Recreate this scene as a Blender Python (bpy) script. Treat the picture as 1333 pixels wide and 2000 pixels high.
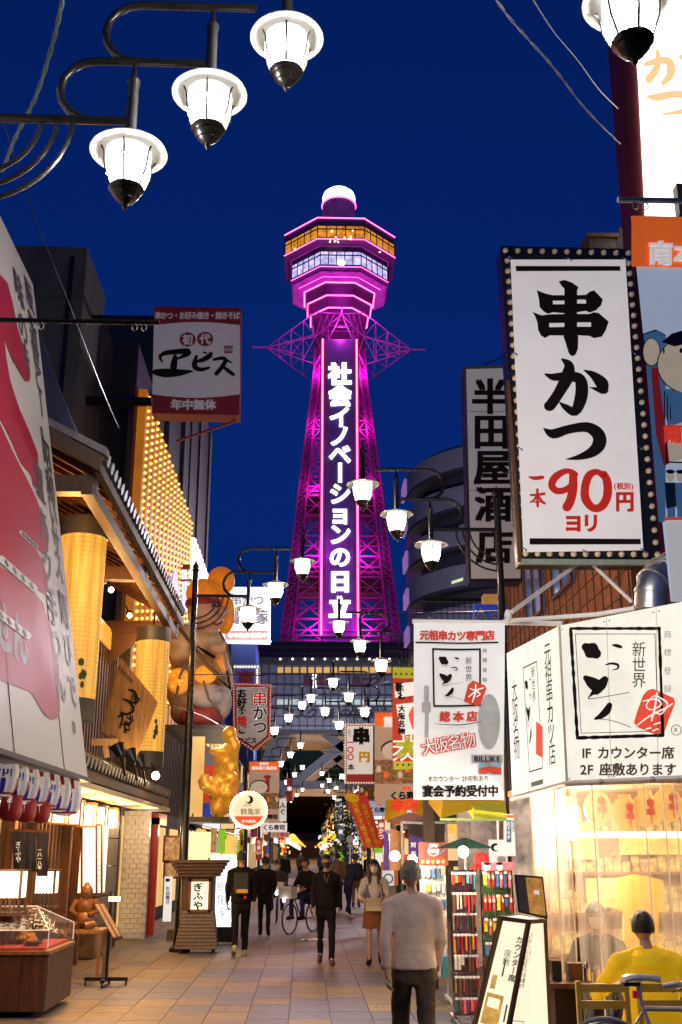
import bpy, bmesh, math, random
from mathutils import Vector, Matrix
R = math.radians
random.seed(7)
for _o in list(bpy.data.objects): bpy.data.objects.remove(_o)
scene = bpy.context.scene
COL = scene.collection
# ---------------------------------------------------------------- camera, sky, exposure
FPX, PITCH, EYE, YAW = 2080.0, R(17.6), 1.8, math.atan(.0341)
EV = 3.0
K = 2 ** EV                       # emission strengths below are given as seen in the picture, divided by K
cam_d = bpy.data.cameras.new('camera'); cam = bpy.data.objects.new('camera', cam_d); COL.objects.link(cam)
cam_d.sensor_fit = 'VERTICAL'; cam_d.sensor_height = 36; cam_d.lens = FPX / 2000 * 36
cam_d.clip_start = .1; cam_d.clip_end = 3000
cam.location = (0, 0, EYE); cam.rotation_euler = (math.pi / 2 + PITCH, 0, -YAW)
scene.camera = cam
world = bpy.data.worlds.new('World'); scene.world = world; world.use_nodes = True
wn = world.node_tree; wn.nodes.clear()
sky = wn.nodes.new('ShaderNodeTexSky'); sky.sky_type = 'NISHITA'; sky.sun_disc = False
sky.sun_elevation = R(-1.0); sky.sun_rotation = R(180); sky.altitude = 0; sky.ozone_density = 8.0; sky.air_density = 1.0; sky.dust_density = .3
bg = wn.nodes.new('ShaderNodeBackground'); bg.inputs['Strength'].default_value = 0.066
wo = wn.nodes.new('ShaderNodeOutputWorld')
tint = wn.nodes.new('ShaderNodeMix'); tint.data_type = 'RGBA'; tint.blend_type = 'MULTIPLY'; tint.inputs[0].default_value = 1; tint.inputs[7].default_value = (.22, 1.35, .98, 1)
wn.links.new(sky.outputs[0], tint.inputs[6]); wn.links.new(tint.outputs[2], bg.inputs[0]); wn.links.new(bg.outputs[0], wo.inputs[0])
scene.view_settings.view_transform = 'Standard'; scene.view_settings.look = 'None'
scene.view_settings.exposure = EV; scene.view_settings.gamma = 1; scene.view_settings.use_curve_mapping = False
cy = scene.cycles
cy.use_denoising = True; cy.max_bounces = 6; cy.diffuse_bounces = 3; cy.glossy_bounces = 3; cy.transmission_bounces = 4
cy.transparent_max_bounces = 8; cy.sample_clamp_indirect = 1.5; cy.sample_clamp_direct = 0; cy.caustics_reflective = False; cy.caustics_refractive = False
cy.use_light_tree = True
# ---------------------------------------------------------------- photo survey: from a point of the photograph to a point of the street
_s, _c, _sp, _cp = math.sin(YAW), math.cos(YAW), math.sin(PITCH), math.cos(PITCH)
_F, _Rt, _U = Vector((_s * _cp, _c * _cp, _sp)), Vector((_c, -_s, 0)), Vector((-_s * _sp, -_c * _sp, _cp))
CAM = Vector((0, 0, EYE))
def ray(x, y): return _F + _Rt * ((x - 666.5) / FPX) + _U * ((1000 - y) / FPX)
def PY(x, y, Y): d = ray(x, y); return CAM + d * (Y / d.y)
def PX(x, y, X): d = ray(x, y); return CAM + d * (X / d.x)
def PZ(x, y, z): d = ray(x, y); return CAM + d * ((z - EYE) / d.z)
def zat(y, Y): return PY(666, y, Y).z
def mpp(Y, z=3): return (Y * _cp + (z - EYE) * _sp) / FPX      # metres in one photo pixel
# ---------------------------------------------------------------- materials
M = {}
def mat(name, col, rough=.6, metal=0, em=None, es=0, var=.18, sc=6, bump=.0, kind='noise', stretch=(1, 1, 1), trans=0, spec=.5, col2=None):
    if name in M: return M[name]
    m = bpy.data.materials.new(name); m.use_nodes = True; nt = m.node_tree; b = nt.nodes['Principled BSDF']
    b.inputs['Roughness'].default_value = rough; b.inputs['Metallic'].default_value = metal; b.inputs['Specular IOR Level'].default_value = spec
    tc = nt.nodes.new('ShaderNodeTexCoord'); mp = nt.nodes.new('ShaderNodeMapping'); mp.inputs['Scale'].default_value = [sc * s for s in stretch]
    nt.links.new(tc.outputs['Object'], mp.inputs[0])
    n = nt.nodes.new('ShaderNodeTexNoise'); n.inputs['Scale'].default_value = 1; n.inputs['Detail'].default_value = 5; n.inputs['Roughness'].default_value = .65
    nt.links.new(mp.outputs[0], n.inputs[0])
    rmp = nt.nodes.new('ShaderNodeValToRGB'); e = rmp.color_ramp.elements
    c2 = col2 or col
    e[0].position = .3; e[1].position = .72
    e[0].color = (*[max(0, c * (1 - var)) for c in col], 1); e[1].color = (*[min(1, c * (1 + var)) for c in c2], 1)
    nt.links.new(n.outputs[0], rmp.inputs[0]); nt.links.new(rmp.outputs[0], b.inputs['Base Color'])
    if bump:
        bp = nt.nodes.new('ShaderNodeBump'); bp.inputs['Strength'].default_value = bump; bp.inputs['Distance'].default_value = .02
        nt.links.new(n.outputs[0], bp.inputs['Height']); nt.links.new(bp.outputs[0], b.inputs['Normal'])
    if rough > .15 and not es:
        rr = nt.nodes.new('ShaderNodeMapRange'); rr.inputs[3].default_value = rough * .8; rr.inputs[4].default_value = min(1, rough * 1.2)
        nt.links.new(n.outputs[0], rr.inputs[0]); nt.links.new(rr.outputs[0], b.inputs['Roughness'])
    if es:
        ec = em or col
        r2 = nt.nodes.new('ShaderNodeValToRGB'); q = r2.color_ramp.elements; q[0].position = .3; q[1].position = .72
        q[0].color = (*[c * (1 - var * .6) for c in ec], 1); q[1].color = (*ec, 1)
        nt.links.new(n.outputs[0], r2.inputs[0]); nt.links.new(r2.outputs[0], b.inputs['Emission Color'])
        b.inputs['Emission Strength'].default_value = es / K
    if trans: b.inputs['Transmission Weight'].default_value = trans
    M[name] = m; return m
def sheer(name, col, alpha, rough=.25, tl=.5, em=None, es=0):
    m = bpy.data.materials.new(name); m.use_nodes = True; nt = m.node_tree; nt.nodes.clear()
    o = nt.nodes.new('ShaderNodeOutputMaterial'); t = nt.nodes.new('ShaderNodeBsdfTransparent'); t.inputs[0].default_value = (*[.6 + .4 * c for c in col], 1)
    tr = nt.nodes.new('ShaderNodeBsdfTranslucent'); tr.inputs[0].default_value = (*col, 1)
    g = nt.nodes.new('ShaderNodeBsdfGlossy'); g.inputs[0].default_value = (.9, .9, .9, 1); g.inputs['Roughness'].default_value = rough
    tc = nt.nodes.new('ShaderNodeTexCoord'); n = nt.nodes.new('ShaderNodeTexNoise'); mp = nt.nodes.new('ShaderNodeMapping'); mp.inputs['Scale'].default_value = (9, 9, .7)
    nt.links.new(tc.outputs['Object'], mp.inputs[0]); nt.links.new(mp.outputs[0], n.inputs[0]); n.inputs['Scale'].default_value = 1.5
    bp = nt.nodes.new('ShaderNodeBump'); bp.inputs['Strength'].default_value = .5; bp.inputs['Distance'].default_value = .03
    nt.links.new(n.outputs[0], bp.inputs['Height']); nt.links.new(bp.outputs[0], g.inputs['Normal'])
    a = nt.nodes.new('ShaderNodeMixShader'); a.inputs[0].default_value = 1 - tl; nt.links.new(tr.outputs[0], a.inputs[1]); nt.links.new(g.outputs[0], a.inputs[2])
    b = nt.nodes.new('ShaderNodeMixShader'); mr = nt.nodes.new('ShaderNodeMapRange'); mr.inputs[1].default_value = .3; mr.inputs[2].default_value = .7
    mr.inputs[3].default_value = alpha * .6; mr.inputs[4].default_value = min(1, alpha * 1.5); nt.links.new(n.outputs[0], mr.inputs[0]); nt.links.new(mr.outputs[0], b.inputs[0])
    nt.links.new(t.outputs[0], b.inputs[1]); nt.links.new(a.outputs[0], b.inputs[2])
    last = b
    nt.links.new(last.outputs[0], o.inputs[0]); M[name] = m; return m
def em(name, col, es, var=.1, sc=5): return mat(name, [c * .3 for c in col], .5, em=col, es=es, var=var, sc=sc)
def wood(name, col, rough=.6, var=.45, sc=4): return mat(name, col, rough, var=var, sc=sc, stretch=(5, 5, .6), bump=.25)

mat('black_paint', (.016, .015, .015), .28, .3, var=.2, sc=3); mat('iron', (.03, .027, .024), .22, .7, var=.3, sc=9)
mat('steel', (.45, .45, .46), .35, .9); mat('chrome', (.7, .7, .7), .15, 1, var=.05)
mat('white_sheet', (.74, .70, .68), .5, em=(1, .93, .91), es=.34, var=.07, sc=1.2); mat('white_paint', (.75, .75, .73), .45, var=.1)  # unlit sign sheet; its faint glow stands in for street light falling on it
mat('ink', (.014, .010, .010), .8, var=.2, spec=.08); mat('red_ink', (.62, .03, .025), .8, em=(1, .05, .03), es=.14, var=.05, spec=.08); mat('white_ink', (.8, .78, .75), .7, em=(1, .95, .92), es=.45, var=.05, spec=.1)  # white ink is given a glow of its own to read on bright cloth
mat('dark_red', (.16, .009, .011), .5, em=(1, .03, .03), es=.025, var=.15); mat('gold_ink', (.6, .35, .06), .5)  # dark red carries a faint glow that brightens the unlit projecting sign
mat('concrete', (.10, .088, .072), .85, var=.55, sc=.8, stretch=(1, 1, .35), bump=.3); mat('concrete_dark', (.09, .088, .09), .85, var=.3, sc=.7, bump=.3)
mat('asphalt', (.05, .05, .052), .9, var=.3, sc=30, bump=.3); mat('plaster', (.36, .30, .22), .8, var=.2, sc=3)
mat('grout', (.10, .09, .08), .8); mat('roof_tile', (.045, .045, .05), .42, .15, var=.45, sc=11, bump=.2)
mat('brick_tile', (.30, .10, .045), .75, var=.35, sc=7, bump=.2); mat('glass_dark', (.012, .014, .02), .08, var=.4, sc=.6, spec=.8)
wood('wood_dark', (.05, .019, .007)); wood('wood_mid', (.13, .045, .010)); wood('wood_light', (.30, .15, .05)); wood('wood_grey', (.10, .07, .05))
mat('skin', (.42, .24, .16), .55, var=.08, spec=.4); mat('hair', (.012, .009, .008), .45, var=.5, sc=40, stretch=(1, 1, .1), bump=.5); mat('hair_grey', (.20, .17, .145), .6, var=.5, sc=40, bump=.5)
# ---------------------------------------------------------------- mesh builder
class MB:
    def __init__(s): s.v = []; s.f = []
    def add(s, vs, fs):
        n = len(s.v); s.v += [tuple(v) for v in vs]; s.f += [[i + n for i in f] for f in fs]; return s
    def box(s, x0, x1, y0, y1, z0, z1):
        return s.add([(x0, y0, z0), (x1, y0, z0), (x1, y1, z0), (x0, y1, z0), (x0, y0, z1), (x1, y0, z1), (x1, y1, z1), (x0, y1, z1)], BOXF)
    def cbox(s, c, sx, sy, sz, rz=0, rx=0, ry=0):
        m = Matrix.Rotation(rz, 3, 'Z') @ Matrix.Rotation(rx, 3, 'X') @ Matrix.Rotation(ry, 3, 'Y'); c = Vector(c)
        return s.add([c + m @ Vector((a * sx / 2, b * sy / 2, d * sz / 2)) for d in (-1, 1) for a, b in ((-1, -1), (1, -1), (1, 1), (-1, 1))], BOXF)
    def prism(s, poly, off):
        n = len(poly); poly = [Vector(p) for p in poly]; off = Vector(off)
        return s.add(poly + [p + off for p in poly], [list(range(n)), list(range(2 * n - 1, n - 1, -1))] + [[i, (i + 1) % n, (i + 1) % n + n, i + n] for i in range(n)])
    def beam(s, a, b, w, h=None):
        a, b = Vector(a), Vector(b); h = h or w; d = (b - a).normalized(); up = Vector((0, 0, 1)) if abs(d.z) < .95 else Vector((0, 1, 0))
        r = d.cross(up).normalized() * w / 2; u = r.cross(d).normalized() * h / 2
        return s.prism([a - r - u, a + r - u, a + r + u, a - r + u], b - a)
    def tube(s, pts, r, n=8, cap=True):
        pts = [Vector(p) for p in pts]; rs = r if isinstance(r, (list, tuple)) else [r] * len(pts); base = len(s.v); ref = None
        for i, p in enumerate(pts):
            d = (pts[min(i + 1, len(pts) - 1)] - pts[max(i - 1, 0)]).normalized()
            if ref is None: ref = d.cross(Vector((0, 0, 1)) if abs(d.z) < .9 else Vector((1, 0, 0))).normalized()
            a = (ref - d * ref.dot(d)).normalized(); ref = a; b = d.cross(a)
            s.v += [tuple(p + (a * math.cos(t) + b * math.sin(t)) * rs[i]) for t in [2 * math.pi * k / n for k in range(n)]]
        for i in range(len(pts) - 1):
            for k in range(n): s.f.append([base + i * n + k, base + i * n + (k + 1) % n, base + (i + 1) * n + (k + 1) % n, base + (i + 1) * n + k])
        if cap: s.f += [list(range(base + n - 1, base - 1, -1)), list(range(base + (len(pts) - 1) * n, base + len(pts) * n))]
        return s
    def lathe(s, c, prof, n=20, cap=True, sx=1, sy=1):
        base = len(s.v); c = Vector(c)
        for r, z in prof: s.v += [tuple(c + Vector((r * sx * math.cos(2 * math.pi * k / n), r * sy * math.sin(2 * math.pi * k / n), z))) for k in range(n)]
        for i in range(len(prof) - 1):
            for k in range(n): s.f.append([base + i * n + k, base + i * n + (k + 1) % n, base + (i + 1) * n + (k + 1) % n, base + (i + 1) * n + k])
        if cap: s.f += [list(range(base + n - 1, base - 1, -1)), list(range(base + (len(prof) - 1) * n, base + len(prof) * n))]
        return s
    def ball(s, c, r, n=12, m=8, sx=1, sy=1, sz=1):
        pr = [(max(.001, r * math.sin(math.pi * i / m)), -r * sz * math.cos(math.pi * i / m)) for i in range(m + 1)]
        return s.lathe(c, pr, n, True, sx, sy)
    def build(s, name, m, parent=None, smooth=False, kind=None, label=None, bevel=0):
        me = bpy.data.meshes.new(name); me.from_pydata(s.v, [], s.f)
        bm = bmesh.new(); bm.from_mesh(me); bmesh.ops.recalc_face_normals(bm, faces=bm.faces)
        if bevel: bmesh.ops.bevel(bm, geom=bm.edges, offset=bevel, segments=1, affect='EDGES')
        bm.to_mesh(me); bm.free()
        if smooth:
            me.polygons.foreach_set('use_smooth', [True] * len(me.polygons))
            try: me.set_sharp_from_angle(angle=R(40))
            except Exception: pass
        me.materials.append(M[m] if isinstance(m, str) else m)
        return link(name, me, parent, kind, label)
BOXF = [[3, 2, 1, 0], [4, 5, 6, 7], [0, 1, 5, 4], [1, 2, 6, 5], [2, 3, 7, 6], [3, 0, 4, 7]]
def link(name, me, parent=None, kind=None, label=None):
    o = bpy.data.objects.new(name, me); COL.objects.link(o)
    if parent is not None:
        o.parent = parent; o.matrix_parent_inverse = pinv(parent)
    if kind: o['kind'] = kind
    if label: o['label'] = label
    return o
def pinv(p): return Matrix.Identity(4) if p.parent else Matrix.Translation(-p.location)
def thing(name, label, cat, loc=(0, 0, 0), group=None):
    o = bpy.data.objects.new(name, None); COL.objects.link(o); o.location = loc; o.empty_display_size = .2
    o['label'] = label; o['category'] = cat
    if group: o['group'] = group
    return o
def tag(o, label, cat, group=None):
    o['label'] = label; o['category'] = cat
    if group: o['group'] = group
    return o
def dup(root, loc, label, group=None, rz=0, mirror=False, s=1):
    r = root.copy(); COL.objects.link(r); r.location = loc; r.rotation_euler = (0, 0, rz); r.scale = (-s if mirror else s, s, s); r['label'] = label
    if group: r['group'] = group
    for ch in root.children:
        c = ch.copy(); COL.objects.link(c); c.parent = r; c.matrix_parent_inverse = ch.matrix_parent_inverse
        for g in ch.children:
            d = g.copy(); COL.objects.link(d); d.parent = c; d.matrix_parent_inverse = g.matrix_parent_inverse
    return r
def inst(name, me, loc, parent, rot=None, sc=None):
    o = bpy.data.objects.new(name, me); COL.objects.link(o); o.parent = parent; o.matrix_parent_inverse = pinv(parent); o.location = loc
    if rot: o.rotation_euler = rot
    if sc: o.scale = sc
    return o
def fuse(o, vox=.02, it=4, wr=0):                               # melt overlapping lumps of one part into one surface
    m = o.modifiers.new('r', 'REMESH'); m.mode = 'VOXEL'; m.voxel_size = vox; m.use_smooth_shade = True
    if it: q = o.modifiers.new('s', 'SMOOTH'); q.iterations = it; q.factor = .5
    fo = o
    me = bpy.data.meshes.new_from_object(o.evaluated_get(bpy.context.evaluated_depsgraph_get())); o.modifiers.clear(); o.data = me
    if wr:
        from mathutils import noise
        for v in me.vertices:
            p = v.co; v.co = p + v.normal * (noise.noise(Vector((p.x * 9, p.y * 9, p.z * 5))) * wr * 1.6 + noise.noise(Vector((p.x * 18 + p.z * 14, p.y * 18, p.z * 30))) * wr * .7)
    return o
def mesh_of(mb, name, m, smooth=False):
    o = mb.build(name, m, None, smooth); me = o.data; bpy.data.objects.remove(o); return me
def plight(name, loc, power, col=(1, .8, .55), r=.1, parent=None):
    l = bpy.data.lights.new(name, 'POINT'); l.energy = power * ((.032 if name == 'shop_glow' else .05) if name != 'floodlight' else .026); l.color = col; l.shadow_soft_size = r
    o = bpy.data.objects.new(name, l); COL.objects.link(o); o.location = loc
    if parent is not None: o.parent = parent; o.matrix_parent_inverse = pinv(parent)
    return o
# ---------------------------------------------------------------- flat print (lettering and graphics on signs)
_G = {}
def glyph(ch, bold):
    if ord(ch) >= 0x4E00: bold = min(bold, .0)
    elif ord(ch) >= 0x3000: bold = min(bold, .05)
    k = (ch, round(bold, 3))
    if k not in _G:
        c = bpy.data.curves.new('g', 'FONT'); c.body = ch; c.size = 1; c.offset = bold; c.resolution_u = 3
        o = bpy.data.objects.new('g', c); COL.objects.link(o)
        me = bpy.data.meshes.new_from_object(o.evaluated_get(bpy.context.evaluated_depsgraph_get()))
        vs = [(v.co.x, v.co.y) for v in me.vertices]; fs = [list(p.vertices) for p in me.polygons]
        bpy.data.objects.remove(o); bpy.data.meshes.remove(me); bpy.data.curves.remove(c)
        if ord(ch) < 0x2000 and vs:
            xs = [v[0] for v in vs]; w = max(xs) - min(xs); x0 = min(xs); vs = [(v[0] - x0 + .03, v[1]) for v in vs]; adv = w + .1
        else: adv = 1.0
        _G[k] = (vs, fs, adv)
    return _G[k]
ROT = set('ー～—')
class Print:
    """collects flat print in a sheet's own coordinates; mp(x, y, lift) gives the point of the sheet"""
    wavy = False; k = 0
    def __init__(s, mp, lift=.004): s.mp = mp; s.lift = lift; s.b = {}
    def _b(s, m): return s.b.setdefault(m, MB())
    def poly(s, m, pts, lvl=1, fan=False):
        b = s._b(m); n = len(b.v); b.v += [tuple(s.mp(x, y, lvl * s.lift)) for x, y in pts]; b.f.append(list(range(n, n + len(pts)))); return s
    def rect(s, m, x0, y0, x1, y1, lvl=1, nx=1, ny=1):
        if s.wavy: nx, ny = 12, 6
        for i in range(nx):
            for j in range(ny):
                a, b = x0 + (x1 - x0) * i / nx, x0 + (x1 - x0) * (i + 1) / nx; c, d = y0 + (y1 - y0) * j / ny, y0 + (y1 - y0) * (j + 1) / ny
                s.poly(m, [(a, c), (b, c), (b, d), (a, d)], lvl)
        return s
    def ell(s, m, x, y, rx, ry, lvl=1, n=24): return s.poly(m, [(x + rx * math.cos(2 * math.pi * k / n), y + ry * math.sin(2 * math.pi * k / n)) for k in range(n)], lvl)
    def ring(s, m, x0, y0, x1, y1, w, lvl=1, rough=0):
        for a in ((x0, y0, x1, y0), (x1, y0, x1, y1), (x1, y1, x0, y1), (x0, y1, x0, y0)):
            N = 14 if rough else 1; pts = []
            for k in range(N + 1): t = k / N; pts.append((a[0] + (a[2] - a[0]) * t, a[1] + (a[3] - a[1]) * t, w * (1 + rough * random.uniform(-1, 1))))
            s.brush(m, pts, lvl)
        return s
    def brush(s, m, pts, lvl=2, sm=4):
        if len(pts) == 2: pts = [tuple(a + (c - a) * k / 8 for a, c in zip(*pts)) for k in range(9)]
        elif len(pts) > 2:                                  # Catmull-Rom
            q = []
            for i in range(len(pts) - 1):
                p0, p1, p2, p3 = pts[max(i - 1, 0)], pts[i], pts[i + 1], pts[min(i + 2, len(pts) - 1)]
                for k in range(sm):
                    t = k / sm; q.append(tuple(.5 * (2 * b + (c - a) * t + (2 * a - 5 * b + 4 * c - d) * t * t + (3 * b - a - 3 * c + d) * t ** 3) for a, b, c, d in zip(p0, p1, p2, p3)))
            pts = q + [pts[-1]]
        s.k += 1; lvl += s.k * .03
        b = s._b(m); n = len(b.v)
        for i, p in enumerate(pts):
            a, c = pts[max(i - 1, 0)], pts[min(i + 1, len(pts) - 1)]; dx, dy = c[0] - a[0], c[1] - a[1]; L = math.hypot(dx, dy) or 1
            w = max(p[2], .001) / 2
            for sg in (1, -1): b.v.append(tuple(s.mp(p[0] - sg * dy / L * w, p[1] + sg * dx / L * w, lvl * s.lift)))
        for i in range(len(pts) - 1): b.f.append([n + 2 * i, n + 2 * i + 1, n + 2 * i + 3, n + 2 * i + 2])
        for p in (pts[0], pts[-1]):
            if p[2] > 0: s.ell(m, p[0], p[1], p[2] / 2, p[2] / 2, lvl + .1, 10)
        return s
    def text(s, m, txt, x, y, size, vert=False, bold=.02, lvl=2, sx=1, gap=1, rot=0, center=True):
        """x, y: centre of the first character when vertical, centre of the line (or its start) when horizontal"""
        b = s._b(m); cr, sr = math.cos(rot), math.sin(rot); cx = cy_ = 0
        if not vert and center: cx = -sum(glyph(c, bold)[2] for c in txt if c != ' ') * size * sx * gap / 2 - txt.count(' ') * size * .4 * sx * gap / 2
        for c in txt:
            if c == ' ':
                if vert: cy_ += size * gap * .5
                else: cx += size * .4 * sx * gap
                continue
            vs, fs, adv = glyph(c, bold); e = bold * 1.1 if ord(c) >= 0x4E00 and bold > .012 else 0
            for q, (ox, oy) in enumerate(((-e, -e * .7), (e, -e * .7), (-e, e * .7), (e, e * .7), (0, 0)) if e else ((0, 0),)):
                n = len(b.v)
                for gx, gy in vs:
                    u, v = (gx - adv / 2 + ox) * size * sx, -(gy - .38 + oy) * size
                    if vert and c in ROT: u, v = -v, u
                    px, py = (u, v + cy_) if vert else (u + cx + adv * size * sx * gap / 2, v)
                    b.v.append(tuple(s.mp(x + px * cr - py * sr, y + px * sr + py * cr, (lvl + q * .07) * s.lift)))
                b.f += [[i + n for i in f] for f in fs]
            if vert: cy_ += size * gap
            else: cx += adv * size * sx * gap
        return s
    def done(s, parent, name='lettering'):
        for m, b in s.b.items(): b.build(name, m, parent)
def mapY(Y, back=1, wave=0):
    def f(x, y, l=0): 
        return PY(x, y, Y - l + (wave * math.sin(x * .06 + y * .013) if wave else 0))
    return f
def quadmap(tl, tr, br, bl):
    tl, tr, br, bl = map(Vector, (tl, tr, br, bl)); n = (tr - tl).cross(bl - tl).normalized()
    if n.dot(CAM - tl) < 0: n = -n
    def f(u, v, l=0): return (tl * (1 - u) + tr * u) * (1 - v) + (bl * (1 - u) + br * u) * v + n * l
    f.n = n; f.W = (tr - tl).length; f.H = (bl - tl).length
    return f
def metric(f):                                            # the same sheet, measured in metres from its top left corner
    def g(x, y, l=0): return f(x / f.W, y / f.H, l)
    g.n, g.W, g.H = f.n, f.W, f.H; return g
# ================================================================ THE GROUND
mat('tile_beige', (.18, .135, .09), .58, var=.4, sc=3.3, bump=.12); mat('tile_tan', (.215, .155, .09), .58, var=.4, sc=3.3, bump=.12); mat('tile_blue', (.10, .10, .135), .55, var=.4, sc=3.3, bump=.12)
g = MB(); g.add([(-500, -100, -.03), (500, -100, -.03), (500, 1500, -.03), (-500, 1500, -.03)], [[0, 1, 2, 3]]); g.build('ground', 'asphalt', kind='structure')
pav = MB().box(-3.9, 5, 3, 135, -.025, -.012).build('pavement', 'grout', kind='structure')
TW, TD = .47, .6
tm = {k: mesh_of(MB().box(-TW / 2 + .004, TW / 2 - .004, -TD / 2 + .004, TD / 2 - .004, -.012, 0), 'tile', 'tile_' + k) for k in ('beige', 'tan', 'blue')}
def tcol(i, j):
    r = random.Random(i * 131 + j * 17 + 5); band = (j + (i * 2) // 3) % 6
    if j < 11:
        if band in (1, 2): return 'blue' if r.random() < .8 else 'beige'
        if band in (0, 3): return 'tan' if r.random() < .6 else 'blue'
        return 'beige' if r.random() < .75 else 'blue'
    return 'beige' if r.random() < .8 else ('tan' if r.random() < .5 else 'blue')
st_ = MB(); random.seed(31)
for i in range(420):
    x, y = random.uniform(-3.6, 3.2), random.uniform(12.3, 34); r = random.uniform(.008, .03); st_.add([(x + r * random.uniform(.7, 1.2) * math.cos(a), y + r * random.uniform(.7, 1.2) * math.sin(a), .0022) for a in [k * math.pi / 3.5 for k in range(7)]], [list(range(7))])
st_.build('gum_spots', mat('gum', (.05, .045, .04), .8), pav, kind='stuff')
rest = {k: MB() for k in tm}; cnt = 0
for j in range(0, 105):
    y = 12.4 + TD * (j + .5) - .6
    for i in range(19):
        x = -3.9 + TW * (i + .5)
        k = tcol(i, j) if j < 26 else ('beige' if (i * 7 + j * 3) % 5 else 'tan')
        if j < 20 and i < 16 and cnt < 298:
            o = bpy.data.objects.new('tile', tm[k]); COL.objects.link(o); o.parent = pav; o.location = (x, y, random.uniform(-.001, .0015)); o.rotation_euler = (random.uniform(-.002, .002), random.uniform(-.002, .002), 0); cnt += 1
        else: rest[k].box(x - TW / 2 + .004, x + TW / 2 - .004, y - TD / 2 + .004, y + TD / 2 - .004, -.012, 0)
for k, b in rest.items(): b.build('tiles', 'tile_' + k, pav, kind='stuff')
kb = MB(); 
for j in range(14): kb.box(-4.15, -3.9, 12 + j * 1.2, 13.19 + j * 1.2, -.01, .1)
kb.build('kerb', 'concrete', kind='structure')
for y, x, r in ((16.2, 1.6, .3), (24, .2, .3)):
    mh = MB().lathe((x, y, .001), [(r, 0), (r, .004)], 28).lathe((x, y, .003), [(r * .8, 0), (r * .8, .005)], 28)
    tag(mh.build('manhole_cover', 'iron'), 'round iron manhole cover flush with the tiles, the ' + ('nearer one' if y < 20 else 'farther one'), 'manhole cover')

# ================================================================ THE TOWER
TX, TY = 4.72, 147.0
mat('tower_steel', (.24, .07, .20), .5, .3, var=.2, sc=2); mat('tower_dark', (.09, .05, .085), .6, var=.3, sc=.6); mat('deck_panel', (.22, .10, .24), .5, var=.25, sc=.8)
em('neon_pink', (1, .13, .42), 4.2, 0); em('neon_hot', (1, .16, .62), 2.6, 0); em('tower_white', (.86, .9, 1), 7, 0); em('dome_light', (.93, .95, 1), 3, 0)
em('deck_amber', (1, .38, .03), 1.15, 1.3, 1.3); em('deck_violet', (.62, .55, 1), 1.9, 1.4, 1.2); em('sign_glow', (.40, .20, 1), .10, .3, .3)
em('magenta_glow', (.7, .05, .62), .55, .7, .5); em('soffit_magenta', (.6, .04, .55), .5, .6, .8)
tw = thing('observation_tower', 'tall steel observation tower lit magenta with a glowing white dome and vertical sign', 'tower', (TX, TY, 0))
def zt(y, Y=TY): return zat(y, Y)
def oct_pts(a, z, c=(TX, TY)):
    t = a * math.tan(math.pi / 8); return [(c[0] + x, c[1] + y, z) for x, y in ((-t, -a), (t, -a), (a, -t), (a, t), (t, a), (-t, a), (-a, t), (-a, -t))]
def octo(mb, prof, cap=True):
    base = len(mb.v)
    for a, z in prof: mb.v += oct_pts(a, z)
    for i in range(len(prof) - 1):
        for k in range(8): mb.f.append([base + i * 8 + k, base + i * 8 + (k + 1) % 8, base + (i + 1) * 8 + (k + 1) % 8, base + (i + 1) * 8 + k])
    if cap: mb.f += [list(range(base + 7, base - 1, -1)), list(range(base + (len(prof) - 1) * 8, base + len(prof) * 8))]
    return mb
A5, A4 = 8.45, 7.35
def deck(a, z0, z1, w0, w1, glow, nm):
    d = octo(MB(), [(a - 1.0, z0 - .35), (a, z0), (a, w0)]).build(nm, 'deck_panel', tw)
    octo(MB(), [(a, w1), (a, z1)]).build('parapet', 'deck_panel', tw)
    octo(MB(), [(a - .12, w0), (a - .12, w1)], False).build('window_band', glow, tw)
    mu = MB(); P = oct_pts(a - .02, 0)
    for k in range(8):
        p, q = Vector(P[k]), Vector(P[(k + 1) % 8])
        for j in range(6):
            c = p.lerp(q, j / 5); mu.beam(c + Vector((0, 0, w0)), c + Vector((0, 0, w1)), .14)
        for zz in (w0 + (w1 - w0) * .72,): mu.beam(p + Vector((0, 0, zz)), q + Vector((0, 0, zz)), .14)
    mu.build('mullions', 'tower_dark', tw)
deck(A5, 88.1, 91.9, 88.6, 90.6, 'deck_amber', 'upper_deck')
deck(A4, 84.0, 87.7, 84.7, 86.9, 'deck_violet', 'lower_deck')
octo(MB(), [(A5 - .9, 87.7), (A5 - .9, 87.75)]).build('soffit', 'soffit_magenta', tw)  # glow stands for magenta floodlight falling on the deck underside
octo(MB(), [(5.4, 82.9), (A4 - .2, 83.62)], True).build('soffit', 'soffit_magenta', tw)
tiers = [(5.25, 82.8, 80.9), (4.75, 80.9, 79.1), (4.25, 79.1, 76.6)]
for a, z1, z0 in tiers: octo(MB(), [(a - .45, z0), (a - .12, z1 - .15), (a, z1)]).build('tier', 'tower_dark', tw)
def ringn(a, z, r, m, ks=range(8)):
    P = [Vector(p) for p in oct_pts(a, z)]; b = MB()
    for k in ks: b.tube([P[k], P[(k + 1) % 8]], r, 6)
    b.build('neon_tube', m, tw)
F3 = (7, 0, 1); ringn(A5 + .06, 91.9, .085, 'neon_pink', F3); ringn(A5 + .06, 88.3, .07, 'neon_pink', F3); ringn(A4 + .06, 84.3, .07, 'neon_hot', F3); ringn(6.2, 83.35, .14, 'neon_hot', F3)
for a, z1, z0 in tiers: ringn(a + .1, z1 + .05, .105, 'neon_pink')
octo(MB(), [(5.6, 91.9), (4.6, 92.6), (3.6, 92.9)]).build('roof', 'tower_dark', tw)
ry = MB()
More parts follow.
